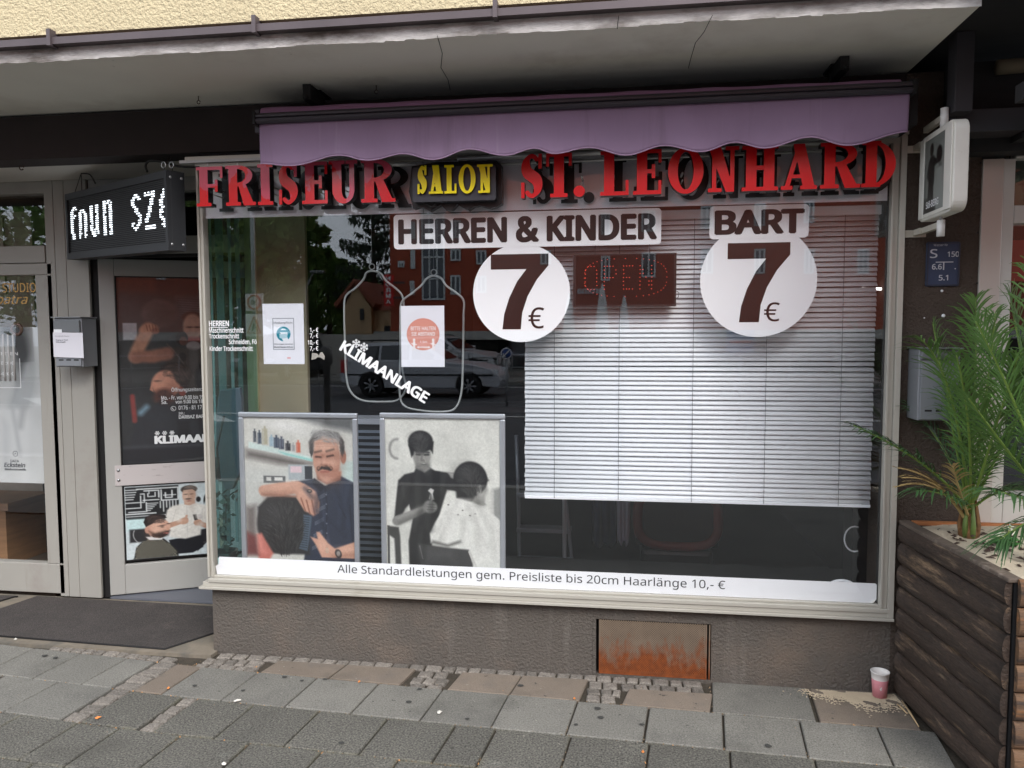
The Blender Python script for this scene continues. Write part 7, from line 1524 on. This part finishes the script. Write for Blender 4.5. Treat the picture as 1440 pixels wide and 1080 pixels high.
# stair glazing: tall light-framed grid
sg0 = win_(594,625,280,422, rh, D, 2)
a, b = V_(594,422,D), V_(625,280,D); mb = MB(); z = a.z+.9
while z < b.z: mb.box(a.x,b.x,-D+.002,-D+.1,z,z+.07); z += .95
obj('glazing_bar', mb, m_wfr, sg0)
# shops at street level: cafe front, yellow poster, white van shapes
for i, (p0, p1, q0, q1, c) in enumerate(((640,655,452,500,(210,190,90)),(668,700,474,512,(90,92,90)),(596,632,470,520,(72,76,80)),(720,760,470,520,(80,84,86)))):
    a, b = V_(p0, q1, D+1.5), V_(p1, q0, D+1.5); mb = MB(); mb.box(a.x, b.x, -D-1.55, -D-1.5, max(0,a.z), b.z); obj('shop_window', mb, M('shop_panel_%s' % 'abcd'[i], rgb(*c), .5), rh)  # plain coloured panels, nothing here emits
# vertical red sign with white letters
ns = thing('vertical_sign', 'vertical red shop sign NORMA on the red house corner, mirrored in the window', 'sign', V_(545,430,D-1)); a, b = V_(540,430,D-1), V_(552,386,D-1)
mb = MB(); mb.box(a.x, b.x, -D+1-.2, -D+1, a.z, b.z); obj('board', mb, M('sign_red', rgb(206,40,36), .5), ns)
hh = (b.z-a.z)/5.4
for i, ch_ in enumerate('NORMA'): text(ch_, m_wv, (b.x-(b.x-a.x)*.22, -D+1.02, b.z-hh*(i+1.05)), (-1,0,0), (0,0,1), w=(b.x-a.x)*.56, h=hh*.74, bold=.04, parent=ns)
mb = MB(); mb.box(b.x, b.x+.5, -D+.85, -D+.95, b.z-.4, b.z-.3); mb.box(b.x, b.x+.5, -D+.85, -D+.95, a.z+.3, a.z+.4); obj('bracket', mb, m_dkw, ns)
# cafe name on the house, white cut letters, and red banner
cf = thing('cafe_sign', 'grey metal cafe lettering on the red house, mirrored at the OPEN sign', 'sign', V_(830,410,D-.3)); b = V_(848,413,D-.3); a = V_(812,413,D-.3)
text('aroma', M('brushed_letters', rgb(170,172,176), .4, metal=.3), (b.x,-D+.3,b.z), (-1,0,0), (0,0,1), w=abs(b.x-a.x), bold=.05, parent=cf)
# --- beige house with tiled roof
m_bei = M('beige_render', rgb(222,190,150), .9, var=.08, vscale=.6); m_tile = M('red_brown_tiles', rgb(160,96,76), .85, var=.25, vscale=3, bump=.6, bscale=6, bdist=.05)
D2 = 34.0; bh_ = thing('beige_house', 'beige gabled house with red brown roof left of the red house, mirrored', 'building', V_(510,480,D2)); a, b = V_(484,486,D2), V_(549,436,D2); pk = V_(497,394,D2)
mb = MB(); xm_ = (a.x+V_(518,400,D2).x)/2; xe = V_(522,430,D2).x
mb.prism([(a.x,-.1),(xe,-.1),(xe,V_(522,433,D2).z),(xm_,V_(500,400,D2).z),(a.x,V_(484,433,D2).z)], (0,-D2,0), (1,0,0), (0,0,1), (0,-1,0), 9); mb.box(xe, b.x+2, -D2-8, -D2-.5, -.1, b.z); obj('wall', mb, m_bei, bh_)
ez = V_(522,433,D2).z; pz = V_(500,400,D2).z
mb = MB(); mb.add([(xm_,-D2+.3,pz+.05),(xe+.2,-D2+.3,ez),(xe+.2,-D2-9,ez),(xm_,-D2-9,pz+.05),(xm_,-D2+.3,pz+.25),(xe+.3,-D2+.3,ez+.2),(xe+.3,-D2-9,ez+.2),(xm_,-D2-9,pz+.25)], [(0,1,2,3),(4,7,6,5),(0,4,5,1),(1,5,6,2),(2,6,7,3),(3,7,4,0)]); mb.add([(xm_-.002,-D2+.3,pz+.05),(a.x-.3,-D2+.3,ez),(a.x-.3,-D2-9,ez),(xm_-.002,-D2-9,pz+.05),(xm_-.002,-D2+.3,pz+.25),(a.x-.4,-D2+.3,ez+.2),(a.x-.4,-D2-9,ez+.2),(xm_-.002,-D2-9,pz+.25)], [(3,2,1,0),(5,6,7,4),(1,5,4,0),(2,6,5,1),(3,7,6,2),(0,4,7,3)])
mb.add([(xe,-D2-.3,b.z),(b.x+2,-D2-.3,b.z),(b.x+2,-D2-4.5,b.z+2.2),(xe,-D2-4.5,b.z+2.2)], [(0,1,2,3)]); obj('roof', mb, m_tile, bh_)
for c in [(507,512,434,450),(541,549,458,470)]: win_(*c, bh_, D2-.02, 0, m_dkw)
# --- white garden wall
mb = MB(); a, b = V_(440,505,24), V_(545,470,24); mb.box(a.x-6, b.x+.4, -24.2, -24, 0, b.z); tag(obj('garden_wall', mb, M('whitish_wall', rgb(168,164,156), .9, var=.1)), 'low whitish garden wall in front of the beige house, mirrored', 'wall')
# --- trees
m_tl = objrand(M('tree_foliage', rgb(122,150,86), .7, var=.55, vscale=1.4), .12); m_tl2 = M('light_tree_foliage', rgb(120,144,74), .7, var=.5, vscale=1.4); m_con = M('conifer_foliage', rgb(64,80,64), .8, var=.4, vscale=3); m_tk = M('tree_bark', rgb(78,66,54), .9, var=.3, vscale=6)
def tree(name, label, base, H, R, n, mat, leaf=.34, crown0=.22, seed=1):
    r = random.Random(seed); t = thing(name, label, 'tree', base); bx, by, bz = base; mb = MB(); mb.tube([(bx,by,bz),(bx+.1,by,bz+H*.3),(bx-.1,by,bz+H*.7)], [H*.032,H*.024,H*.01], 8)
    for k in range(6): a = r.uniform(0,2*pi); z = bz+H*r.uniform(.25,.5); mb.tube([(bx,by,z),(bx+R*.4*cos(a),by+R*.4*sin(a),z+H*.15),(bx+R*.7*cos(a),by+R*.7*sin(a),z+H*.24)], [H*.012,H*.008,H*.003], 6)
    obj('trunk', mb, m_tk, t); cl = []
    for k in range(38):
        a = r.uniform(0,2*pi); f = r.random(); zz = crown0+(1-crown0)*f; rad = R*sqrt(max(.05, 1-((zz-.55)/.5)**2))*r.uniform(.35,.95); cl.append((bx+rad*cos(a), by+rad*sin(a), bz+H*zz*.95, R*r.uniform(.16,.32)))
    vs = []; fs = []
    for i in range(n):
        c = cl[r.randrange(len(cl))]; d = Vector((r.gauss(0,1),r.gauss(0,1),r.gauss(0,1))).normalized(); p = Vector(c[:3])+d*c[3]*r.uniform(.5,1.05); u = Vector((r.gauss(0,1),r.gauss(0,1),r.gauss(0,1))).normalized(); v = u.orthogonal().normalized(); s = leaf*r.uniform(.4,1); k = len(vs)
        vs += [p-u*s, p+v*s*.5, p+u*s, p-v*s*.5+Vector((0,0,s*.2))]; fs.append((k,k+1,k+2,k+3))
    mb = MB(); mb.add(vs, fs); tag(obj('crown', mb, mat, t), kind='stuff')
for i, (px, D_, H, R, n, mt, lb) in enumerate([
    (300,33,16,4.6,6000,m_tl,'tall broad tree mirrored at the left end of the window'),(355,37,15.5,3.4,6000,m_tl,'tall dark tree mirrored behind the beige partition'),(412,36,11.6,2.3,6000,m_tl,'dark tree mirrored right of the price list'),
    (462,42,9.6,2.1,5000,m_tl,'rounded tree mirrored behind the left hanging outline'),(503,50,9.0,1.9,4500,m_tl,'lower tree mirrored left of the tall conifer'),(340,24,8.2,2.8,3500,m_tl2,'lighter green tree mirrored above the mask notice'),(230,30,14,6,4000,m_tl,'tree mirrored beyond the left window edge'),(130,32,15,6.5,4000,m_tl,'tree far along the street to the left'),(10,36,15,6.5,3000,m_tl,'last tree far along the street to the left')]):
    b = V_(px, 480, D_); H = V_(px, {412:296,462:345,503:372}[px], D_).z if px in (412,462,503) else H; tree('tree', lb, (b.x, -D_, 0), H, R, n, mt, seed=i+3)
b = V_(527,480,38); r = random.Random(4); t = thing('conifer', 'thin dark conifer with hanging twigs mirrored beside the red house', 'tree', (b.x,-38,0)); H = 11.5; mb = MB(); mb.tube([(b.x,-38,0),(b.x,-38,H)], [.25,.04], 8); obj('trunk', mb, m_tk, t); mb = MB()
for k in range(150):
    z = r.uniform(3,H); a = r.uniform(0,2*pi); L = (H-z)*.22+.7; tip = Vector((b.x+L*cos(a),-38+L*sin(a),z+.25)); rt_ = Vector((b.x,-38,z))
    for j in range(26):
        f = r.uniform(.1,1); p = rt_.lerp(tip, f); s = r.uniform(.12,.32); mb.add([p, p+Vector((r.uniform(-.18,.18),r.uniform(-.18,.18),-s*1.5)), p+Vector((r.uniform(-.16,.16),r.uniform(-.1,.1),-s*.3))], [(0,1,2)])
    mb.tube([rt_, tip], .02, 3)
tag(obj('crown', mb, m_con, t), kind='stuff')
# --- vehicles
m_tyre = M('tyre_rubber', rgb(26,26,27), .8); m_rim = M('alloy_rim', rgb(160,162,166), .3, metal=.8); m_cg = M('car_window', rgb(24,28,32), .05, spec=.9); m_tail = M('red_tail_lamp', rgb(170,24,26), .3); m_head = M('head_lamp', rgb(190,196,200), .15)
def car(label, loc, rot, paint, kind='estate', Lc=4.4, name='estate_car'):
    t = thing(name, label, 'car', loc, rot); Wd = .86
    # side profile of the body up to the waist, nose at +x
    h0 = .30
    P = [(-2.18,.42),(-2.2,.62),(-2.14,.88),(-2.08,.98),(-1.2,1.0),(.55,.98),(.75,.97),(1.45,.90),(1.95,.78),(2.16,.62),(2.2,.46),(2.12,.28)]
    def arch(cx, r=.36): return [(cx+r*cos(a), .33+r*sin(a)) for a in np.linspace(0, pi, 9)]
    Pb = P+arch(1.35)+[(.99,.26),(-.95,.26)]+arch(-1.32)+[(-1.68,.28)]
    mb = MB(); n = len(Pb)
    for s in (1,):
        vs = [(x, -Wd*(1-.05*max(0,abs(x)-1.6)), z) for x, z in Pb]+[(x, Wd*(1-.05*max(0,abs(x)-1.6)), z) for x, z in Pb]
        mb.add(vs, [tuple(range(n)), tuple(range(2*n-1, n-1, -1))]+[(i, n+i, n+(i+1) % n, (i+1) % n) for i in range(n)])
    obj('body', mb, paint, t, local=True, bevel=.03)
    Rf = [(-2.10,.985),(-1.92,1.40),(-1.6,1.455),(-.3,1.48),(.05,1.44),(.78,.975)]; tw = .66
    if kind == 'suv': Rf = [(-2.1,.985),(-1.95,1.55),(-1.5,1.62),(0,1.62),(.25,1.58),(.8,.975)]
    mb = MB(); n = len(Rf); vs = [(x, -(Wd-.04-(z-.975)*.36), z) for x, z in Rf]+[(x, (Wd-.04-(z-.975)*.36), z) for x, z in Rf]
    mb.add(vs, [tuple(range(n))[::-1], tuple(range(n, 2*n))]+[(i, i+1, n+i+1, n+i) for i in range(n-1)]); obj('cabin', mb, paint, t, local=True, bevel=.02)
    for sgn in (-1, 1):
        def q(x, z): return (x, sgn*(Wd-.034-(z-.975)*.36), z)
        for name, poly in (('side_window', [(-1.86,1.02),(-1.72,1.36),(-1.12,1.385),(-1.12,1.02)]),('side_window', [(-1.05,1.02),(-1.05,1.388),(-.28,1.41),(-.28,1.02)]),('side_window', [(-.2,1.02),(-.2,1.41),(.02,1.385),(.60,1.02)])):
            mb = MB(); k = len(poly); mb.add([q(*p) for p in poly]+[(q(*p)[0], q(*p)[1]+sgn*.008, q(*p)[2]) for p in poly], [tuple(range(k)), tuple(range(k, 2*k))]+[(i, (i+1) % k, k+(i+1) % k, k+i) for i in range(k)]); obj(name, mb, m_cg, t, local=True)
        mb = MB(); mb.box(.45,.62,sgn*(Wd-.0),sgn*(Wd+.16),1.0,1.13); obj('wing_mirror', mb, paint, t, local=True, bevel=.02)
        mb = MB(); mb.box(-2.0,2.0,sgn*(Wd+.003),sgn*(Wd+.018),.60,.64); mb.box(-.245,-.24,sgn*(Wd+.001),sgn*(Wd+.006),.3,.97); mb.box(-1.085,-1.08,sgn*(Wd+.001),sgn*(Wd+.006),.45,.97); obj('side_trim', mb, m_tyre, t, local=True)
        mb = MB(); mb.box(-2.17,-1.98,sgn*(Wd-.14),sgn*(Wd-.01),.66,1.02); obj('tail_lamp', mb, m_tail, t, local=True, bevel=.02); mb = MB(); mb.box(1.95,2.12,sgn*(Wd-.3),sgn*(Wd-.06),.62,.77); obj('headlight', mb, m_head, t, local=True, bevel=.02)
        mb = MB(); mb.tube([(-1.8,sgn*.62,1.47),(-1.7,sgn*.62,1.53),(-.2,sgn*.62,1.54),(-.1,sgn*.62,1.49)], .018, 6); obj('roof_rail', mb, m_tyre, t, local=True)
        for cx in (1.35, -1.32):
            mb = MB(); mb.lathe([(.20,-.09),(.30,-.1),(.32,-.07),(.32,.07),(.30,.1),(.20,.09)], (cx, sgn*(Wd-.10), .32), 28, axis=Vector((0,1,0))); wo_ = obj('wheel', mb, m_tyre, t, local=True)
            mb = MB(); mb.lathe([(.205,0),(.205,.01)], (cx, sgn*(Wd-.02), .32), 24, axis=Vector((0,sgn,0))); mb.lathe([(.0,.012),(.06,.012),(.07,0)], (cx, sgn*(Wd-.02), .32), 14, axis=Vector((0,sgn,0)))
            for k in range(7): a = 2*pi*k/7; mb.tube([(cx+.05*cos(a), sgn*(Wd-.015), .32+.05*sin(a)), (cx+.2*cos(a), sgn*(Wd-.01), .32+.2*sin(a))], [.022,.03], 6)
            obj('rim', mb, m_rim, wo_, local=True)
            mb = MB(); mb.lathe([(.0,0),(.2,0)], (cx, sgn*(Wd-.06), .32), 20, axis=Vector((0,sgn,0))); obj('brake_disc', mb, m_tyre, wo_, local=True)
    mb = MB(); mb.add([(.12,-.55,1.40),(.12,.55,1.40),(.70,.74,1.02),(.70,-.74,1.02)], [(0,1,2,3)]); mb.v = [(x+.02, y, z+.02) for x, y, z in mb.v]; obj('windscreen', mb, m_cg, t, local=True)
    mb = MB(); mb.add([(-1.97,-.55,1.38),(-1.97,.55,1.38),(-2.13,.7,1.04),(-2.13,-.7,1.04)], [(3,2,1,0)]); obj('rear_window', mb, m_cg, t, local=True)
    return t
m_silver = M('silver_paint', rgb(176,178,184), .35, metal=.05, coat=.5); m_whitec = M('white_car_paint', rgb(190,192,194), .3, coat=.5); m_blk = M('dark_car_paint', rgb(30,32,36), .25, coat=.6)
Dc = 16.2; a, b = V_(475,540,Dc), V_(705,540,Dc); cxm = (a.x+b.x)/2
car('silver estate car on the road, mirrored in the middle of the window', (cxm, -Dc-.9, ZR), 0, m_silver)
b = V_(650,495,25); car('white car parked behind the silver estate, mirrored', (b.x-.5, -25, .0), pi*.08, m_whitec, name='parked_car')
b = V_(405,515,23); car('dark off roader across the street, mirrored under the mask notice', (b.x, -23, .0), pi*.55, m_blk, 'suv', name='parked_car')
# --- street furniture
m_gal = M('galvanised_steel', rgb(150,152,154), .4, metal=.5)
def post(x, y, z1, r=.035, nm='pole', parent=None, z0=0): mb = MB(); mb.tube([(x,y,z0),(x,y,z1)], r, 10); return obj(nm, mb, m_gal, parent)
b = V_(357,470,12.5); t = thing('traffic_sign', 'speed 30 zone sign with warning triangle on a pole, mirrored at the left', 'traffic sign', (b.x,-12.5,ZR)); b1_, b2_ = V_(346,437,12.5), V_(370,413,12.5); post(b.x, -12.56, 6.5, .05, parent=t, z0=ZR)
mb = MB(); mb.box(b1_.x,b2_.x,-12.5,-12.48,b1_.z,b2_.z); obj('plate', mb, m_wv, t); c = Vector(((b1_.x+b2_.x)/2,-12.47,(b1_.z+b2_.z)/2)); R0 = (b2_.x-b1_.x)*.36; mb = MB(); mb.tube([c+Vector((R0*cos(i*pi/14),0,R0*sin(i*pi/14))) for i in range(28)], .022, 6, closed=True); obj('red_ring', mb, m_tail, t)
text('30', m_black, (c.x+R0*.5,-12.47,c.z-R0*.35), (-1,0,0), (0,0,1), w=R0, h=R0*.7, bold=.02, parent=t)
b1_, b2_ = V_(346,473,12.5), V_(370,440,12.5); mb = MB(); mb.box(b1_.x,b2_.x,-12.5,-12.48,b1_.z,b2_.z-.02); obj('plate', mb, m_wv, t); cx_ = (b1_.x+b2_.x)/2; mb = MB(); mb.tube([(b1_.x+.05,-12.47,b1_.z+.07),(b2_.x-.05,-12.47,b1_.z+.07),(cx_,-12.47,b2_.z-.08)], .022, 6, closed=True); obj('red_triangle', mb, m_tail, t)
mb = MB(); mb.tube([(cx_-.05,-12.47,b1_.z+.12),(cx_-.02,-12.47,b1_.z+.2),(cx_,-12.47,b1_.z+.28)], .018, 5); mb.tube([(cx_+.06,-12.47,b1_.z+.12),(cx_+.05,-12.47,b1_.z+.22)], .018, 5); obj('figure', mb, m_black, t)
b = V_(712,497,14); t = thing('direction_sign', 'round blue keep left arrow sign on a post, mirrored beside the blind', 'traffic sign', (b.x,-14,ZR)); mb = MB(); R0 = 8.2/FPX*(14+3.5)*1.0; mb.lathe([(0,0),(R0,0),(R0,-.02),(0,-.02)], (b.x,-14,b.z), 28, axis=Vector((0,1,0))); obj('disc', mb, M('sign_blue', rgb(30,74,150), .4), t)
mb = MB(); mb.tube([(b.x-R0*.9*cos(i*pi/14),-13.985,b.z+R0*.9*sin(i*pi/14)) for i in range(28)], .012, 5, closed=True); obj('rim', mb, m_wv, t); mb = MB(); mb.tube([(b.x+.07,-13.98,b.z+.07),(b.x-.07,-13.98,b.z-.07)], .014, 5); mb.tube([(b.x-.07,-13.98,b.z+.0),(b.x-.07,-13.98,b.z-.07),(b.x,-13.98,b.z-.07)], .014, 5); obj('arrow', mb, m_wv, t); post(b.x,-14.06,b.z+.1,.03,parent=t,z0=ZR)
b = V_(460,560,9.5); t = thing('bollard', 'dark rounded parking meter post by the kerb, mirrored left of the lettering', 'post', (b.x,-9.5,ZR)); top_ = V_(460,487,9.5); mb = MB(); mb.lathe([(.06,0),(.06,top_.z-ZR-.35),(.11,top_.z-ZR-.3),(.11,top_.z-ZR-.05),(.06,top_.z-ZR),(0,top_.z-ZR)], (b.x,-9.5,ZR), 14); obj('body', mb, M('dark_grey_post', rgb(84,82,80), .6), t)
b = V_(430,470,40); t = thing('street_lamp', 'slim street lamp with bent arm before the trees, mirrored', 'street lamp', (b.x,-28,0)); b = V_(430,405,28); e_ = V_(440,383,28); mb = MB(); mb.tube([(b.x,-28,0),(b.x,-28,b.z),(b.x+.3,-28,e_.z-.1),(e_.x,-28,e_.z)], [.08,.06,.05,.04], 8); obj('pole', mb, m_gal, t); mb = MB(); mb.box(e_.x-.1,e_.x+.5,-28.12,-27.88,e_.z-.05,e_.z+.07); obj('lamp_head', mb, m_gal, t, bevel=.03)
# parasols and tables before the cafe
b = V_(847,440,24); tp = V_(847,400,24)
m_par = M('white_canvas', rgb(206,206,204), .9)
for k, (px, py) in enumerate(((847,398),(800,412),(878,415))):
    tp = V_(px, py, 24+k); t = thing('closed_parasol', 'folded white cafe parasol mirrored on the blind, %s' % ('the one under the OPEN sign','the one left of it','the one right of it')[k], 'parasol', (tp.x,-24-k,0)); mb = MB(); mb.lathe([(.0,0),(.05,-.1),(.14,-.6),(.24,-1.5),(.2,-1.9),(.05,-1.9)], (tp.x,-24-k,tp.z), 14); obj('canopy', mb, m_par, t); post(tp.x,-24-k,tp.z,.03,parent=t)
for k, px in enumerate((676,690,800)):
    b = V_(px, 520, 24); t = thing('cafe_table', 'small cafe table on the far pavement, number %s from the blue sign' % ('one','two','three')[k], 'table', (b.x,-24,0)); t['label'] = ('small round cafe table nearest the blue arrow sign, mirrored','small round cafe table under the red house canopy, mirrored','small round cafe table by the folded parasols, mirrored')[k]; mb = MB(); mb.lathe([(0,.74),(.35,.74),(.35,.71),(.04,.70),(.03,.05),(.2,.02),(.2,0)], (b.x,-24,0), 18); obj('tabletop', mb, m_gal, t)
    for s in (-1,1): c = copy_ = thing('cafe_chair', 'metal cafe chair %s of %s, mirrored' % ('left' if s < 0 else 'right', ('the table by the blue arrow sign','the table under the red house canopy','the table by the folded parasols')[k]), 'chair', (b.x+s*.6,-24,0), group='chairs at the cafe tables'); mb = MB(); mb.box(b.x+s*.6-.2,b.x+s*.6+.2,-24.2,-23.8,.43,.46); obj('seat', mb, m_gal, c); mb = MB(); mb.box(b.x+s*.6+s*.18,b.x+s*.6+s*.2,-24.2,-23.8,.5,.88); obj('backrest', mb, m_gal, c); mb = MB(); [mb.tube([(b.x+s*.6+u,-24+v,0),(b.x+s*.6+u,-24+v,.43)], .012, 5) for u in (-.18,.18) for v in (-.18,.18)]; obj('leg_frame', mb, m_gal, c)
# rail by the far kerb
t = thing('railing', 'low metal railing at the far kerb, mirrored beside the blue sign', 'railing', (V_(740,520,20).x,-20.8,0)); a = V_(700,520,20.8); 
mb = MB(); mb.tube([(a.x,-20.8,.9),(a.x+9,-20.8,.9)], .03, 8); mb.tube([(a.x,-20.8,.5),(a.x+9,-20.8,.5)], .02, 8); obj('rail', mb, m_gal, t)
for i in range(7): post(a.x+i*1.5,-20.8,.9,.025,'baluster',t)
# building closing the street at the far right and left
mb = MB(); mb.box(22, 60, -44, -30.5, 0, 12.5)
fb = thing('grey_house', 'plain grey house further along the street', 'building', (40,-30,0)); obj('wall', mb, M('grey_render', rgb(150,148,142), .9, var=.05), fb)

b = V_(1042,480,10); a1_, a2_ = V_(1022,496,10), V_(1061,464,10); t = thing('info_sign', 'blue information board on a post, mirrored under the BART disc', 'sign', (b.x,-10,ZR)); mb = MB(); mb.box(a1_.x,a2_.x,-10.04,-10,a1_.z,a2_.z); obj('board', mb, M('board_blue', rgb(40,90,150), .5), t); post(b.x,-10.08,a2_.z,.03,parent=t,z0=ZR)
mb = MB(); mb.box(a1_.x+.05,a2_.x-.05,-9.998,-9.99,(a1_.z+a2_.z)/2-.03,(a1_.z+a2_.z)/2+.02); obj('red_row', mb, m_tail, t)
